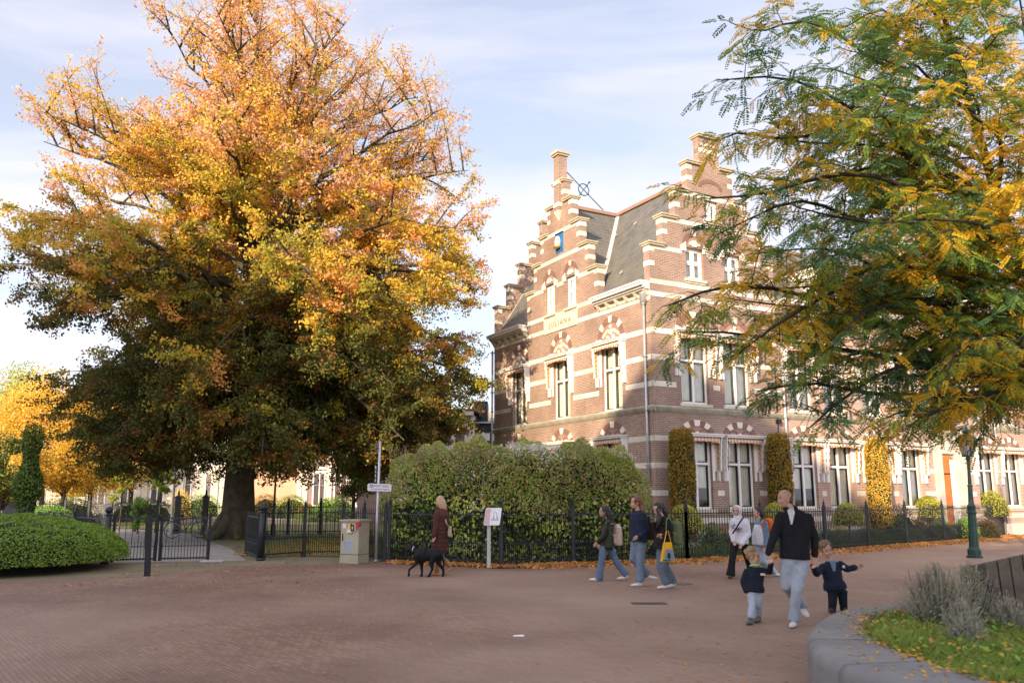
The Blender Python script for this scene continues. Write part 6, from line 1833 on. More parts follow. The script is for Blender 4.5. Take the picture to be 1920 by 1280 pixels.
def person(D, J, face, s, label, top, trousers, shoes, hair, skin='skin', group=None, axis=None, hem=None, torso_r=(.20, .125), sleeve=(.062, .05, .043), leg=(.085, .07, .062), hem_r=None, hems=.07, bald=False, vox=.011, thigh=None, gap=.0, up=(0, 0, 1), no_legs=()):
    """D: depth of the figure, J: joints as (picture x, picture y, extra depth)"""
    root_p = px(J['root'][0], J['root'][1], D); root_p.z = 0
    K = {k: (px(v[0], v[1], D+(v[2] if len(v) > 2 else 0))-root_p) for k, v in J.items() if k != 'root'}
    for k in K:
        if K[k].z < .03: K[k].z = .03
    root = empty('person', root_p, 0, label, 'person', group)
    fwd = Vector((face[0], face[1], face[2] if len(face) > 2 else 0)).normalized(); upv = Vector(up); right = fwd.cross(upv).normalized(); upv = right.cross(fwd)
    ax = Vector(axis) if axis else (K['shB']-K['shA']); ax.z = 0; ax.normalize()
    hc = K['head']; s0 = s; s = s*1.07
    g = MB()
    oval(g, hc+upv*.02*s, fwd, right, upv, (.076*s, .095*s, .100*s))
    oval(g, hc+fwd*.022*s-upv*.045*s, fwd, right, upv, (.058*s, .068*s, .068*s))
    oval(g, hc+fwd*.085*s-upv*.018*s, fwd, right, upv, (.012*s, .020*s, .026*s), 8, 6)           # nose
    oval(g, hc+fwd*.070*s-upv*.088*s, fwd, right, upv, (.024*s, .020*s, .020*s), 8, 6)           # chin
    for sg in (-1, 1):
        oval(g, hc+right*sg*.076*s-upv*.012*s-fwd*.005*s, fwd, right, upv, (.010*s, .018*s, .030*s), 8, 6)   # ear
        oval(g, hc+right*sg*.036*s+fwd*.070*s-upv*.035*s, fwd, right, upv, (.022*s, .018*s, .022*s), 8, 6)   # cheek
    cap_tube(g, [K['chest']+Vector((0, 0, .02)), K['neck'], hc-upv*.05*s-fwd*.01*s], [.07*s, .052*s, .050*s])
    el_loft(g, [K['pelvis'], K['pelvis'].lerp(K['chest'], .5), K['chest'], K['neck']-Vector((0, 0, .05*s))], [(.5*torso_r[0]*s, .6*torso_r[1]*s), (.5*torso_r[0]*s, .6*torso_r[1]*s), (.62*torso_r[0]*s, .66*torso_r[1]*s), (.07*s, .05*s)], ax)
    for q in 'AB':
        if 'sh'+q in K: cap_tube(g, [K['sh'+q], K['el'+q], K['wr'+q]], [sleeve[0]*.6*s0, sleeve[1]*.6*s0, .024*s0]); hand(g, K['wr'+q], K['ha'+q], fwd*.4+Vector((0, -.6, -.3)), s*.98, .6, 1 if q == 'A' else -1)
        if q not in no_legs: cap_tube(g, [K['hip'+q], K['kn'+q], K['an'+q]], [leg[0]*.55*s0, leg[1]*.6*s0, min(leg[2], .05)*.6*s0])
    body = g.build('body', M[skin], root)
    soften(body, vox*.72 if s > .8 else vox*.6, 3)
    for sg in (-1, 1):
        e = MB(); oval(e, hc+right*sg*.031*s+fwd*.0865*s+upv*.010*s, fwd, right, upv, (.012*s, .006*s, .0065*s), 8, 6); e.build('eye', M['eye'], root, True)
        e = MB(); oval(e, hc+right*sg*.031*s+fwd*.088*s+upv*.029*s, fwd, right, upv, (.017*s, .006*s, .0045*s), 8, 6); e.build('eyebrow', M['brow'], root, True)
    e = MB(); oval(e, hc+fwd*.089*s-upv*.058*s, fwd, right, upv, (.020*s, .006*s, .006*s), 8, 6); e.build('mouth', M['lips'], root, True)
    s = s0
    # top garment
    g = MB(); sa, sb_ = K['shA'], K['shB']
    hz = K['hem'] if 'hem' in K else K['pelvis']
    tr = torso_r; hr = hem_r or (tr[0]*.92, tr[1]*1.05)
    mid = hz.lerp(K['chest'], .5)
    el_loft(g, [hz, hz.lerp(mid, .5), mid, K['chest'], K['chest'].lerp(K['neck'], .62), K['neck']-Vector((0, 0, .012*s))],
            [(hr[0]*s, hr[1]*s), (hr[0]*s*.98, hr[1]*s*1.02), (tr[0]*s*.93, tr[1]*s), (tr[0]*s, tr[1]*s), (tr[0]*.80*s, tr[1]*.78*s), (.062*s, .062*s)], ax, 18)
    arms = []
    for q in 'AB':
        if 'sh'+q in K: cap_tube(g, [K['sh'+q], K['el'+q], K['wr'+q]+(K['wr'+q]-K['el'+q]).normalized()*.015], [sleeve[0]*s, sleeve[1]*s, sleeve[2]*s])
    o = g.build('jacket' if top[1] != 'jumper' else 'jumper', top[0], root); soften(o, vox*1.25 if s > .8 else vox, 5, .022*s)
    # trousers
    g = MB(); P = K['pelvis']
    el_loft(g, [P-Vector((0, 0, .04*s)), P+Vector((0, 0, .06*s)), P+Vector((0, 0, .14*s))], [(min(.155, hr[0]*.84)*s, min(.11, hr[1]*.82)*s), (min(.15, hr[0]*.82)*s, min(.108, hr[1]*.8)*s), (hr[0]*.6*s, hr[1]*.6*s)], ax)
    for q in 'AB':
        if q in no_legs: continue
        h_, k_, a_ = K['hip'+q], K['kn'+q], K['an'+q]; e_ = a_+(a_-k_).normalized()*.025*s
        g.tube([h_+Vector((0, 0, .03)), h_.lerp(k_, .5), k_, k_.lerp(e_, .5), e_], [leg[0]*s*1.12, leg[0]*s, leg[1]*s, (leg[1]+leg[2])/2*s, hems*s], 12)
        g.ball(tuple(h_), leg[0]*s*1.1, 10)
    o = g.build('trousers', trousers, root); soften(o, vox*1.25 if s > .8 else vox, 5, .020*s)
    # shoes
    for q in 'AB':
        if q in no_legs: continue
        a_, t_ = K['an'+q], K['toe'+q]; d = (t_-a_)
        fz = Vector((d.x, d.y, 0)); fz = fz.normalized() if fz.length > .03 else Vector((face[0], face[1], 0)).normalized()
        d2 = (fz*.9+Vector((0, 0, max(-.9, min(0.0, (t_.z-a_.z+.075*s)/.2))))).normalized() if a_.z > .13*s else fz
        heel = a_-Vector((0, 0, .055*s))-fz*.03*s; toe = heel+d2*.235*s
        if a_.z <= .13*s: heel.z = .038*s; toe.z = .032*s
        elif toe.z < .025: toe.z = .025
        g = MB(); sdv = d2.cross(Vector((0, 0, 1))).normalized()
        el_loft(g, [heel-d2*.02*s, heel+d2*.03*s, heel.lerp(toe, .55), heel.lerp(toe, .9), toe+d2*.02*s], [(.026*s, .03*s), (.040*s, .042*s), (.046*s, .036*s), (.040*s, .026*s), (.018*s, .014*s)], sdv, 12)
        cap_tube(g, [a_+Vector((0, 0, .01)), heel+d2*.035*s], [.040*s, .036*s])
        o = g.build('shoe', shoes, root); soften(o, .009 if s > .8 else .007, 2)
    # hair
    if hair:
        kind, hm_ = hair[0], hair[1]; s = s0*1.07
        g = MB()
        if kind == 'short':
            oval(g, hc+upv*.034*s-fwd*.016*s, fwd, right, upv, (.090*s, .102*s, .100*s))
            for k in range(46):
                a = random.uniform(0, 6.28); b_ = random.uniform(.1, 1.4)
                v = right*math.cos(a)*math.sin(b_)+fwd*(math.sin(a)*math.sin(b_)-.15)+upv*math.cos(b_)
                if v.dot(fwd) > .2 and v.dot(upv) < .35: continue
                g.ball(tuple(hc+upv*.04*s-fwd*.012*s+v*.094*s), .027*s, 8, 0, 6)
        elif kind == 'fringe':
            oval(g, hc-fwd*.045*s+upv*.0*s, fwd, right, upv, (.078*s, .062*s, .070*s))
        else:
            oval(g, hc+upv*.034*s-fwd*.018*s, fwd, right, upv, (.089*s, .101*s, .105*s))
            for p, rr_ in hair[2]:
                pts = [px(a, b, D+(c if True else 0))-root_p for a, b, c in p]
                g.tube(pts, [x*s for x in rr_], 10); g.ball(tuple(pts[0]), rr_[0]*s, 10)
        if kind != 'fringe':
            pass
        o = g.build('hair', hm_, root); soften(o, .010 if s > .8 else .008, 2, .018*s if kind != 'fringe' else .004, TEXH)
        # keep the face clear of hair: the hair cap sits behind the hairline
    s = s0
    return root, K, root_p, fwd, right, upv, ax

Z5 = lambda a, b, c=0: (1340+a*.23438, 890+b*.23438, c)
Z4 = lambda a, b, c=0: (1050+a*.19531, 880+b*.19531, c)
ZW = lambda a, b, c=0: (640+a*.17192, 880+b*.17192, c)

# man with two children
mp_ = person(11.78, dict(root=Z5(640, 1205), head=Z5(562, 192), neck=Z5(605, 268), chest=Z5(636, 372), pelvis=Z5(640, 672), hem=Z5(640, 672),
    shA=Z5(528, 335), elA=Z5(470, 500, -.02), wrA=Z5(432, 612, -.05), haA=Z5(446, 680, -.06), shB=Z5(745, 345), elB=Z5(800, 510, .02), wrB=Z5(800, 630, 0), haB=Z5(788, 700, -.02),
    hipA=Z5(585, 715), knA=Z5(574, 890, .0), anA=Z5(702, 1035, .30), toeA=Z5(716, 1120, .25), hipB=Z5(690, 715), knB=Z5(655, 930, -.16), anB=Z5(634, 1150, -.10), toeB=Z5(612, 1195, -.30)),
    (-.95, -.22, .02), 1.0, 'tall balding man in black cardigan and pale jeans holding two children by the hand', (CL['black_knit'], 'jacket'), CL['greyjean'], CL['shoew'], ('fringe', HR['short']), torso_r=(.215, .14), hem_r=(.205, .15), sleeve=(.076, .062, .048), leg=(.098, .078, .07), hems=.076, axis=(1, -.15, 0), vox=.011)
root, K, rp, fwd, right, upv, ax = mp_
g = MB(); nk = K['neck']; g.hull8([tuple(nk+Vector(v)) for v in ((-.075, -.115, -.05), (.015, -.135, -.05), (.03, -.05, .01), (-.06, -.03, .01), (-.05, -.15, -.21), (-.035, -.152, -.21), (-.02, -.06, -.2), (-.05, -.06, -.2))]); g.build('shirt', CL['white_shirt'], root)
g = MB()
cps = [nk+Vector((math.cos(t)*.085, math.sin(t)*.085, .005+.02*math.sin(t))) for t in np.linspace(R(-60), R(230), 14)]; g.tube(cps, [(.02, .03)]*14, 8); g.build('collar', CL['black_knit'], root, True)
g = MB()
for k in range(6): g.ball(tuple(K['chest'].lerp(K['pelvis'], k/6)+Vector((-.045, -.150, .02))), .009, 8)
g.build('buttons', M['black_sash'], root)

k1 = person(11.98, dict(root=Z5(320, 1195), head=Z5(306, 652), neck=Z5(322, 725), chest=Z5(322, 800), pelvis=Z5(318, 925), hem=Z5(318, 935),
    shA=Z5(258, 775), elA=Z5(230, 860, .02), wrA=Z5(250, 918, -.02), haA=Z5(268, 955, -.03), shB=Z5(378, 765), elB=Z5(440, 775, 0), wrB=Z5(450, 715, -.10), haB=Z5(440, 672, -.2),
    hipA=Z5(292, 950), knA=Z5(302, 1040, -.05), anA=Z5(290, 1130, -.05), toeA=Z5(272, 1185, -.15), hipB=Z5(345, 950), knB=Z5(345, 1035, .03), anB=Z5(352, 1110, .16), toeB=Z5(340, 1165, .1)),
    (.86, -.45, -.02), .86, 'small curly blond boy in dark jacket with lime collar, left hand held by the man', (CL['darknavy'], 'jacket'), CL['palejean'], CL['shoeg'], ('short', HR['curly']), torso_r=(.15, .115), hem_r=(.165, .125), sleeve=(.062, .055, .048), leg=(.072, .062, .055), hems=.058, axis=(1, .1, 0), vox=.010, group=None)
root, K, *_ = k1
g = MB(); nk = K['neck']; g.tube([nk+Vector((math.cos(t)*.065, math.sin(t)*.06-.01, .0-.012*math.sin(t))) for t in np.linspace(0, 2*math.pi, 14)], .014, 8, 0, False); g.build('collar', mat('lime', (.25,.62,.22), (.2,.55,.2), 5, .7), root, True)
g = MB(); c = K['chest']+Vector((.075, -.112, .02)); g.box(c.x-.03, c.x+.03, c.y-.008, c.y, c.z-.014, c.z+.014); g.build('badge', M['stone'], root)
k2 = person(13.15, dict(root=Z5(990, 1160), head=Z5(893, 602), neck=Z5(918, 678), chest=Z5(935, 765), pelvis=Z5(968, 915), hem=Z5(965, 915),
    shA=Z5(868, 735), elA=Z5(815, 785, -.15), wrA=Z5(790, 735, -.5), haA=Z5(788, 700, -.9), shB=Z5(1005, 715), elB=Z5(1065, 752, .02), wrB=Z5(1110, 742, 0), haB=Z5(1150, 730, 0),
    hipA=Z5(945, 945), knA=Z5(942, 1040, -.03), anA=Z5(942, 1130, 0), toeA=Z5(935, 1160, -.12), hipB=Z5(1022, 945), knB=Z5(1030, 1040, .02), anB=Z5(1040, 1130, .06), toeB=Z5(1050, 1150, -.1)),
    (.10, -1, -.12), .92, 'small brown-haired boy in an open navy coat stretching one arm out beside the planter', (CL['navy'], 'jacket'), CL['darknavy'], CL['shoed'], ('short', HR['auburn']), torso_r=(.165, .12), hem_r=(.195, .135), sleeve=(.066, .060, .052), leg=(.075, .065, .06), hems=.062, axis=(1, .05, 0), vox=.010, up=(-.15, 0, 1))
root, K, *_ = k2
g = MB(); c = K['neck']; g.hull8([(c.x-.03, c.y-.12, c.z-.03), (c.x+.05, c.y-.12, c.z-.03), (c.x+.05, c.y-.03, c.z), (c.x-.03, c.y-.03, c.z), (c.x+.0, c.y-.135, c.z-.16), (c.x+.03, c.y-.135, c.z-.16), (c.x+.03, c.y-.05, c.z-.15), (c.x, c.y-.05, c.z-.15)]); g.build('shirt', CL['denim'], root)
g = MB(); c = K['shB']; g.ball((c.x+.02, c.y-.075, c.z-.03), (.025, .012, .025), 8); g.build('badge', M['stone'], root)

# three girls
def strand(Z, pts): return [Z(*p) for p in pts]
g1 = person(17.93, dict(root=Z4(470, 1075), head=Z4(418, 405), neck=Z4(440, 462), chest=Z4(450, 555), pelvis=Z4(452, 735), hem=Z4(452, 760),
    shA=Z4(468, 525, -.1), elA=Z4(448, 625, -.12), wrA=Z4(372, 695, -.12), haA=Z4(335, 722, -.12), shB=Z4(430, 525, .14), elB=Z4(420, 625, .16), wrB=Z4(395, 710, .12), haB=Z4(378, 735, .1),
    hipA=Z4(418, 765, -.05), knA=Z4(398, 900, -.05), anA=Z4(375, 1045, -.05), toeA=Z4(325, 1070, -.05), hipB=Z4(482, 765, .05), knB=Z4(545, 890, .05), anB=Z4(632, 1005, .05), toeB=Z4(640, 1062, .05)),
    (-1, -.25, -.02), .90, 'dark-haired girl in olive jacket with black sleeves and cream backpack, leading the three girls', (CL['olive'], 'jacket'), CL['bluejean'], CL['shoew'], ('long', HR['black'], [(strand(Z4, [(445, 380, 0), (470, 430, 0), (486, 495, 0), (505, 565, -.05)]), [.075, .09, .08, .03]), (strand(Z4, [(430, 440, -.08), (410, 490, -.1), (400, 540, -.1)]), [.02, .03, .01])]), 'skin2', torso_r=(.20, .13), hem_r=(.165, .125), sleeve=(.062, .055, .045), leg=(.088, .082, .085), hems=.098, axis=(.25, -1, 0), group=None)
root, K, *_ = g1
g = MB(); cap_tube(g, [K['shA'], K['elA'], K['wrA']], [.070, .061, .050]); o = g.build('sleeve', CL['black'], root); soften(o, .013, 4, .014)
g = MB(); cap_tube(g, [K['shB'], K['elB'], K['wrB']], [.070, .061, .050]); o = g.build('sleeve', CL['black'], root); soften(o, .013, 4, .014)
g = MB(); el_loft(g, [K['hem']-Vector((0, 0, .02)), K['hem']+Vector((0, 0, .05))], [(.155, .118), (.16, .122)], (.25, -1, 0)); o = g.build('hem_band', CL['black'], root); soften(o, .013, 4, .01)
g2_ = person(16.87, dict(root=Z4(760, 1100), head=Z4(728, 318), neck=Z4(748, 385), chest=Z4(755, 478), pelvis=Z4(755, 690), hem=Z4(750, 690),
    shA=Z4(795, 470, -.12), elA=Z4(828, 580, -.12), wrA=Z4(770, 635, -.18), haA=Z4(735, 650, -.15), shB=Z4(712, 465, .12), elB=Z4(690, 570, .12), wrB=Z4(695, 640, .05), haB=Z4(700, 660, .0),
    hipA=Z4(725, 715, .05), knA=Z4(702, 855, .05), anA=Z4(835, 1000, .10), toeA=Z4(862, 1050, .10), hipB=Z4(785, 715, -.05), knB=Z4(772, 880, -.08), anB=Z4(768, 1060, -.08), toeB=Z4(705, 1112, -.15)),
    (-1, -.22, .02), .97, 'tall girl with long auburn hair and navy jacket, middle of the three', (CL['navy'], 'jacket'), CL['bluejean2'], CL['shoew'], ('long', HR['brown'], [(strand(Z4, [(760, 300, 0), (785, 345, 0), (800, 400, -.06), (822, 455, -.08)]), [.065, .06, .045, .015])]), torso_r=(.235, .15), hem_r=(.22, .15), sleeve=(.078, .07, .052), leg=(.092, .085, .088), hems=.095, axis=(.6, -.8, 0), group=None)
g3 = person(16.39, dict(root=Z4(1010, 1120), head=Z4(940, 382), neck=Z4(972, 445), chest=Z4(998, 535), pelvis=Z4(985, 745), hem=Z4(975, 765),
    shA=Z4(1040, 520, -.1), elA=Z4(1062, 615, -.12), wrA=Z4(1000, 632, -.22), haA=Z4(955, 630, -.22), shB=Z4(960, 505, .08), elB=Z4(935, 590, -.02), wrB=Z4(905, 520, -.12), haB=Z4(890, 480, -.14),
    hipA=Z4(970, 775, .05), knA=Z4(962, 925, .0), anA=Z4(1018, 1085, .0), toeA=Z4(950, 1145, -.08), hipB=Z4(1012, 775, -.05), knB=Z4(1012, 925, -.05), anB=Z4(1085, 1070, .08), toeB=Z4(1040, 1140, .0)),
    (-.72, -.65, -.30), .93, 'girl in black coat looking at a phone, carrying a yellow tote bag', (CL['black'], 'jacket'), CL['darkgreyjean'], CL['shoew'], ('long', HR['black'], [(strand(Z4, [(970, 350, .05), (1005, 410, .05), (1015, 480, .05), (985, 530, -.14)]), [.075, .075, .065, .02]), (strand(Z4, [(930, 370, -.08), (960, 450, -.12), (945, 520, -.16), (925, 560, -.16)]), [.015, .045, .04, .012]), (strand(Z4, [(905, 380, .02), (895, 420, .02), (905, 470, 0)]), [.02, .025, .01])]), torso_r=(.20, .135), hem_r=(.20, .15), sleeve=(.068, .06, .048), leg=(.088, .08, .082), hems=.088, axis=(.7, -.7, 0), group=None)

def bag(name, loc, size, rz, m, label, cat, strap=None, extra=None):
    root = empty(name, loc, rz, label, cat)
    g = MB(); w, d, h = size
    el_loft(g, [(0, 0, -h/2), (0, 0, -h*.42), (0, 0, 0), (0, 0, h*.35), (0, 0, h/2)], [(w*.40, d*.42), (w*.5, d*.5), (w*.5, d*.5), (w*.44, d*.44), (w*.2, d*.2)], (1, 0, 0), 16)
    g.box(-w*.32, w*.32, d*.30, d*.62, -h*.38, h*.0)
    o = g.build('bag_body', m, root); soften(o, .014, 3, .012)
    if strap:
        g = MB()
        for pts in strap: g.tube([Vector(p)-Vector(loc) if rz == 0 else Matrix.Rotation(-rz, 3, 'Z') @ (Vector(p)-Vector(loc)) for p in pts], [(.018, .006)]*len(pts), 6)
        g.build('strap', m, root)
    if extra: extra(root)
    return root
W4 = lambda a, b, d: px(*Z4(a, b)[:2], d)
bag('backpack', W4(552, 625, 18.0), (.27, .19, .44), R(105), CL['cream'], 'cream backpack on the back of the first girl', 'backpack', [[W4(540, 540, 17.85), W4(500, 515, 17.8), W4(470, 530, 17.78), W4(478, 600, 17.78), W4(525, 650, 17.85)]])
bag('backpack', W4(866, 560, 16.95), (.28, .17, .44), R(110), CL['bagbrown'], 'dark brown backpack on the back of the girl in the navy jacket', 'backpack', [[W4(850, 480, 16.8), W4(815, 430, 16.72), W4(785, 440, 16.7), W4(782, 480, 16.68)]])
bag('backpack', W4(1112, 600, 16.5), (.30, .22, .48), R(120), CL['baggreen'], 'olive green backpack on the back of the last girl in black', 'backpack', [[W4(1095, 490, 16.3), W4(1050, 445, 16.2), W4(1022, 480, 16.18), W4(1018, 580, 16.18)]])
# yellow tote bag with a picture panel
tl = W4(1032, 780, 16.12)
tote = empty('tote_bag', tl, R(8), 'yellow tote bag with a blue picture hanging from the last girl\'s arm', 'bag')
g = MB(); g.hull8([(-.145, -.03, -.19), (.135, -.03, -.21), (.135, .03, -.21), (-.145, .03, -.19), (-.075, -.02, .16), (.085, -.02, .16), (.085, .02, .16), (-.075, .02, .16)])
o = g.build('bag_body', CL['totey'], tote); soften(o, .010, 4, .016)
g = MB(); g.tube([(-.06, 0, .15), (-.03, 0, .27), (.0, .02, .37), (.03, .02, .37), (.05, 0, .27), (.07, 0, .15)], [(.022, .006)]*6, 6); g.build('handle', CL['totey'], tote)
g = MB(); pfn = lambda u, v, d: (u, d, v)
g.prism([(-.085, -.165), (.11, -.175), (.085, .035), (-.04, .035)], pfn, -.047, -.043, 0); g.prism([(-.115, -.172), (.05, -.185), (.04, -.155), (-.10, -.15)], pfn, -.048, -.043, 1)
g.prism([(.035*math.cos(t)+.01, .06*math.sin(t)-.085) for t in np.linspace(0, 2*math.pi, 14)[:-1]], pfn, -.050, -.043, 2)
g.build('picture', [mat('print_blue', (.14,.22,.33), (.2,.28,.38), 20, .8), mat('print_green', (.02,.16,.10), (.02,.12,.08), 9, .8), M['black_sash']], tote)
p = W4(888, 478, 16.2); g = MB(); g.box(-.035, .035, -.005, .005, -.07, .07); o = g.build('phone', M['black_sash']); o.location = p; o.rotation_euler = (R(-35), 0, R(-40)); tag(o, 'black phone held up by the last of the three girls', 'phone')

# two girls behind the man
h1 = person(18.52, dict(root=Z5(140, 822), head=Z5(176, 290), neck=Z5(190, 338), chest=Z5(200, 395), pelvis=Z5(195, 545), hem=Z5(205, 550),
    shA=Z5(150, 375, .0), elA=Z5(140, 450, .05), wrA=Z5(150, 520, -.05), haA=Z5(158, 545, -.08), shB=Z5(248, 375), elB=Z5(266, 470, -.05), wrB=Z5(222, 545, -.18), haB=Z5(205, 575, -.2),
    hipA=Z5(160, 560, 0), knA=Z5(140, 680, -.05), anA=Z5(128, 795, 0), toeA=Z5(118, 826, -.15), hipB=Z5(232, 560, .05), knB=Z5(262, 660, .1), anB=Z5(300, 775, .25), toeB=Z5(290, 805, .2)),
    (-.55, -.85, .0), .88, 'girl in a white hooded sweatshirt with the hood up and black flared trousers', (CL['hoodie'], 'jumper'), CL['black'], CL['shoed'], ('fringe', HR['black']), torso_r=(.225, .15), hem_r=(.20, .15), sleeve=(.092, .088, .062), leg=(.092, .085, .10), hems=.115, axis=(1, -.2, 0), group=None)
root, K, rp_, fwd, right, upv, ax = h1
g = MB(); hc = K['head']; b0 = len(g.v)
# hood: a shell open towards the face
nn, rr2 = 20, 9
for layer, sc in ((0, 1.0), (1, .88)):
    for i in range(rr2+1):
        a = R(52)+(math.pi-R(52))*i/rr2
        for k in range(nn):
            t = 2*math.pi*k/nn
            v = fwd*math.cos(a)*.115+(right*math.cos(t)*.108+upv*math.sin(t)*.128)*math.sin(a)
            g.v.append(tuple(hc+upv*.01-fwd*.012+v*sc))
for layer in (0, 1):
    for i in range(rr2):
        for k in range(nn):
            p = layer*nn*(rr2+1)+i*nn; q = (p+k, p+(k+1) % nn, p+nn+(k+1) % nn, p+nn+k); g.f.append(q if layer == 0 else q[::-1]); g.m.append(0)
for k in range(nn):
    q = nn*(rr2+1); g.f.append((k, q+k, q+(k+1) % nn, (k+1) % nn)); g.m.append(0)
g.build('hood', CL['hoodie'], root, True)
g = MB(); cap_tube(g, [hc-upv*.09-fwd*.03, K['neck']+Vector((0, .01, -.03))], [.085, .10]); o = g.build('hood_collar', CL['hoodie'], root); soften(o, .012, 4, .01)
g = MB(); g.tube([px(*Z5(232, 335)[:2], 18.42)-rp_, px(*Z5(200, 380)[:2], 18.32)-rp_, px(*Z5(172, 425)[:2], 18.31)-rp_, px(*Z5(142, 470)[:2], 18.36)-rp_], [(.010, .018)]*4, 6); g.build('bag_strap', CL['black'], root)
g = MB()
for a, b, w_, h_ in ((140, 410, .035, .01), (150, 422, .02, .02), (176, 436, .03, .014), (190, 430, .02, .03), (208, 428, .03, .012), (184, 446, .045, .01), (160, 400, .012, .03)):
    c = px(*Z5(a, b)[:2], 18.345)-rp_; g.box(c.x-w_, c.x+w_, c.y-.004, c.y+.05, c.z-h_*.6, c.z+h_*.6)
g.build('print', mat('print_dark', (.10,.08,.14), (.18,.05,.1), 30, .8), root)
h2 = person(18.9, dict(root=Z5(420, 820), head=Z5(342, 300), neck=Z5(352, 345), chest=Z5(366, 405), pelvis=Z5(362, 560), hem=Z5(366, 560),
    shA=Z5(345, 385, .1), elA=Z5(325, 470, .12), wrA=Z5(320, 540, .05), haA=Z5(318, 565, .05), shB=Z5(405, 385, -.1), elB=Z5(420, 480, -.1), wrB=Z5(402, 560, -.14), haB=Z5(395, 590, -.14),
    hipA=Z5(348, 585, 0), knA=Z5(362, 690, 0), anA=Z5(455, 760, .1), toeA=Z5(500, 800, 0), hipB=Z5(385, 585, 0), knB=Z5(395, 690, -.05), anB=Z5(482, 778, .05), toeB=Z5(498, 812, 0)),
    (-1, -.15, 0), .86, 'girl with black hair in a denim jacket and orange backpack walking behind the man', (CL['denim'], 'jacket'), CL['palejean'], CL['shoew'], ('long', HR['black'], [(strand(Z5, [(362, 290, 0), (376, 320, 0), (380, 350, 0), (365, 375, -.12)]), [.07, .075, .06, .02])]), torso_r=(.20, .14), hem_r=(.17, .13), sleeve=(.066, .06, .05), leg=(.085, .075, .075), hems=.08, axis=(.3, -1, 0), group=None)
root, K, rp_, *_ = h2
g = MB(); el_loft(g, [px(*Z5(345, 560)[:2], 18.84)-rp_, px(*Z5(345, 480)[:2], 18.84)-rp_, px(*Z5(350, 400)[:2], 18.84)-rp_], [(.15, .12), (.14, .12), (.10, .09)], (.3, -1, 0)); o = g.build('shirt', CL['white_shirt'], root); soften(o, .014, 4, .012)
bag('backpack', px(*Z5(432, 400)[:2], 19.0), (.30, .20, .30), R(110), CL['orange'], 'orange backpack of the girl in the denim jacket', 'backpack', [[px(*Z5(420, 360)[:2], 18.85), px(*Z5(392, 355)[:2], 18.72), px(*Z5(378, 385)[:2], 18.7), px(*Z5(385, 420)[:2], 18.72)]])

# woman with the dog
wm = person(19.1, dict(root=ZW(1090, 1150), head=ZW(1072, 350, .0), neck=ZW(1088, 405), chest=ZW(1090, 490), pelvis=ZW(1075, 760), hem=ZW(1068, 905),
    shA=ZW(1050, 470, -.14), elA=ZW(1040, 610, -.16), wrA=ZW(1012, 715, -.18), haA=ZW(1005, 765, -.18), shB=ZW(1120, 470, .14), elB=ZW(1135, 600, .16), wrB=ZW(1120, 700, .14), haB=ZW(1110, 740, .12),
    hipA=ZW(1060, 820, 0), knA=ZW(1045, 960, 0), anA=ZW(1038, 1110, 0), toeA=ZW(1000, 1150, 0), hipB=ZW(1090, 820, 0), knB=ZW(1100, 955, .05), anB=ZW(1185, 1045, .08), toeB=ZW(1165, 1140, .05)),
    (-.80, .55, 0), .93, 'blond woman in long dark brown quilted coat and tan boots walking a dog', (CL['brown'], 'jacket'), CL['bluejean'], CL['tan'], ('long', HR['blond'], [(strand(ZW, [(1085, 335, -.02), (1105, 370, -.04), (1118, 410, -.06), (1142, 470, -.08)]), [.085, .09, .075, .02]), (strand(ZW, [(1060, 340, -.06), (1065, 380, -.08), (1090, 430, -.1)]), [.05, .05, .02])]), torso_r=(.235, .185), hem_r=(.215, .19), sleeve=(.09, .08, .062), leg=(.07, .06, .055), hems=.05, axis=(.5, -.85, 0))
root, K, rp_, *_ = wm
g = MB()
for q in 'AB':
    a_, k_ = K['an'+q], K['kn'+q]; g.tube([a_-Vector((0, 0, .02)), a_.lerp(k_, .3), a_.lerp(k_, .62)], [.052, .055, .062], 12)
g.build('boot_shafts', CL['tan'], root, True)
g = MB()
for t in np.linspace(.06, .94, 9):
    c = K['hem'].lerp(K['chest'], t); k_ = t
    pts = [c+Vector((.5, -.85, 0)).normalized()*math.cos(a)*(.214+.02*k_)*.95+Vector((.85, .5, 0)).normalized()*math.sin(a)*(.188)*.95 for a in np.linspace(0, 2*math.pi, 20)]
    g.tube(pts, .007, 5, 0, False)
g.build('quilting', mat('quilt_seam', (.035,.012,.010), (.03,.01,.01), 5, .8), root)
g = MB(); cap_tube(g, [K['neck']+Vector((-.03, .0, -.03)), K['neck']+Vector((.07, 0, -.07))], [.085, .09]); o = g.build('hood', CL['brown'], root); soften(o, .013, 4, .02)
bag('handbag', px(*ZW(1182, 672)[:2], 19.0), (.10, .09, .24), R(60), CL['beige'], 'small beige shoulder bag hanging behind the woman in brown', 'bag', [[px(*ZW(1175, 630)[:2], 18.95), px(*ZW(1150, 590)[:2], 18.88), px(*ZW(1135, 540)[:2], 18.9)]])

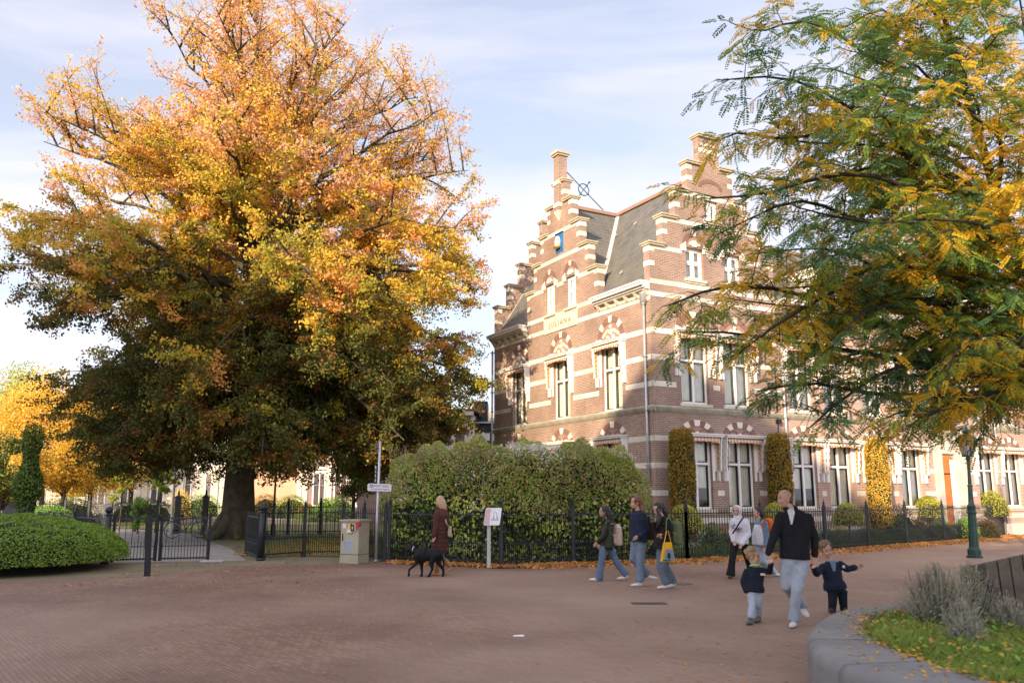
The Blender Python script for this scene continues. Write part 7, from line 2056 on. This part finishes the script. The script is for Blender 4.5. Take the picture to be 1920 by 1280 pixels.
# dog
M['fur'] = mat('black_fur', (.006,.006,.007), (.012,.012,.013), 20, .6, .4, 120, spec=.2)
dr_p = px(*ZW(930, 1180)[:2], 18.8); dr_p.z = 0
dog = empty('dog', dr_p, 0, 'large black short-haired dog with a pale collar walking on a lead', 'dog')
dz = lambda a, b, c=0.0: (lambda v: Vector((v.x, v.y, max(v.z, .018))))(px(*ZW(a, b)[:2], 18.8+c)-dr_p)
g = MB()
el_loft(g, [dz(795, 925), dz(830, 935), dz(880, 938), dz(940, 930), dz(1000, 922), dz(1050, 915), dz(1085, 935)], [(.06, .07), (.10, .155), (.11, .165), (.10, .13), (.095, .11), (.10, .12), (.05, .07)], (0, 1, 0), 14)
cap_tube(g, [dz(835, 915), dz(795, 885), dz(762, 868)], [.10, .078, .066])
oval(g, dz(745, 860), Vector((-1, 0, -.1)).normalized(), Vector((0, 1, 0)), Vector((0, 0, 1)), (.070, .085, .076))
cap_tube(g, [dz(735, 868), dz(712, 876), dz(694, 884)], [.045, .036, .028])
for sg in (-1, 1):
    g.hull8([tuple(dz(752, 842, sg*.05)+Vector(v)) for v in ((-.02, -.008, 0), (.03, -.008, 0), (.03, .008, 0), (-.02, .008, 0), (.0, -.006+sg*.03, -.085), (.025, -.006+sg*.03, -.085), (.025, .006+sg*.03, -.085), (.0, .006+sg*.03, -.085))])
def leg(pts, rad): cap_tube(g, [dz(*p) for p in pts], rad, 9)
leg([(820, 945, -.08), (822, 1015, -.08), (775, 1062, -.08), (738, 1092, -.08), (738, 1140, -.08)], [.075, .045, .030, .025, .022]); leg([(738, 1138, -.08), (732, 1156, -.08)], [.028, .024])
leg([(850, 950, .07), (872, 1030, .07), (880, 1100, .07), (877, 1172, .07)], [.075, .045, .028, .024]); leg([(880, 1176, .07), (862, 1180, .07)], [.028, .024])
leg([(1020, 930, -.08), (980, 1020, -.08), (992, 1085, -.08), (955, 1165, -.08)], [.095, .060, .032, .024]); leg([(958, 1174, -.08), (942, 1180, -.08)], [.028, .024])
leg([(1055, 935, .07), (1062, 1020, .07), (1112, 1085, .07), (1112, 1172, .07)], [.095, .055, .032, .024]); leg([(1112, 1178, .07), (1098, 1182, .07)], [.028, .024])
cap_tube(g, [dz(1080, 915), dz(1105, 960), dz(1118, 1030), dz(1112, 1075)], [.035, .026, .020, .012])
o = g.build('body', M['fur'], dog); soften(o, .011, 5)
g = MB(); g.tube([dz(782, 872)+Vector((math.cos(t)*.02, math.sin(t)*.078, .0+.072*math.cos(t+.3))) for t in np.linspace(0, 2*math.pi, 16)], .009, 6, 0, False); g.build('collar', M['sign_white'], dog, True)
g = MB(); g.tube([dz(905, 868)+Vector((math.cos(t)*.03, math.sin(t)*.115, -.10+.17*math.cos(t))) for t in np.linspace(0, 2*math.pi, 18)], .010, 6, 0, False); g.build('harness', CL['black'], dog)
g = MB()
a = dz(895, 860)+dr_p; b_ = K['haA']+rp_
g.tube([a, a.lerp(b_, .5)+Vector((0, 0, -.04)), b_+Vector((0, 0, .04))], .006, 5); o = g.build('lead', M['sign_text']); tag(o, 'dark dog lead between the dog\'s back and the woman\'s hand', 'lead')
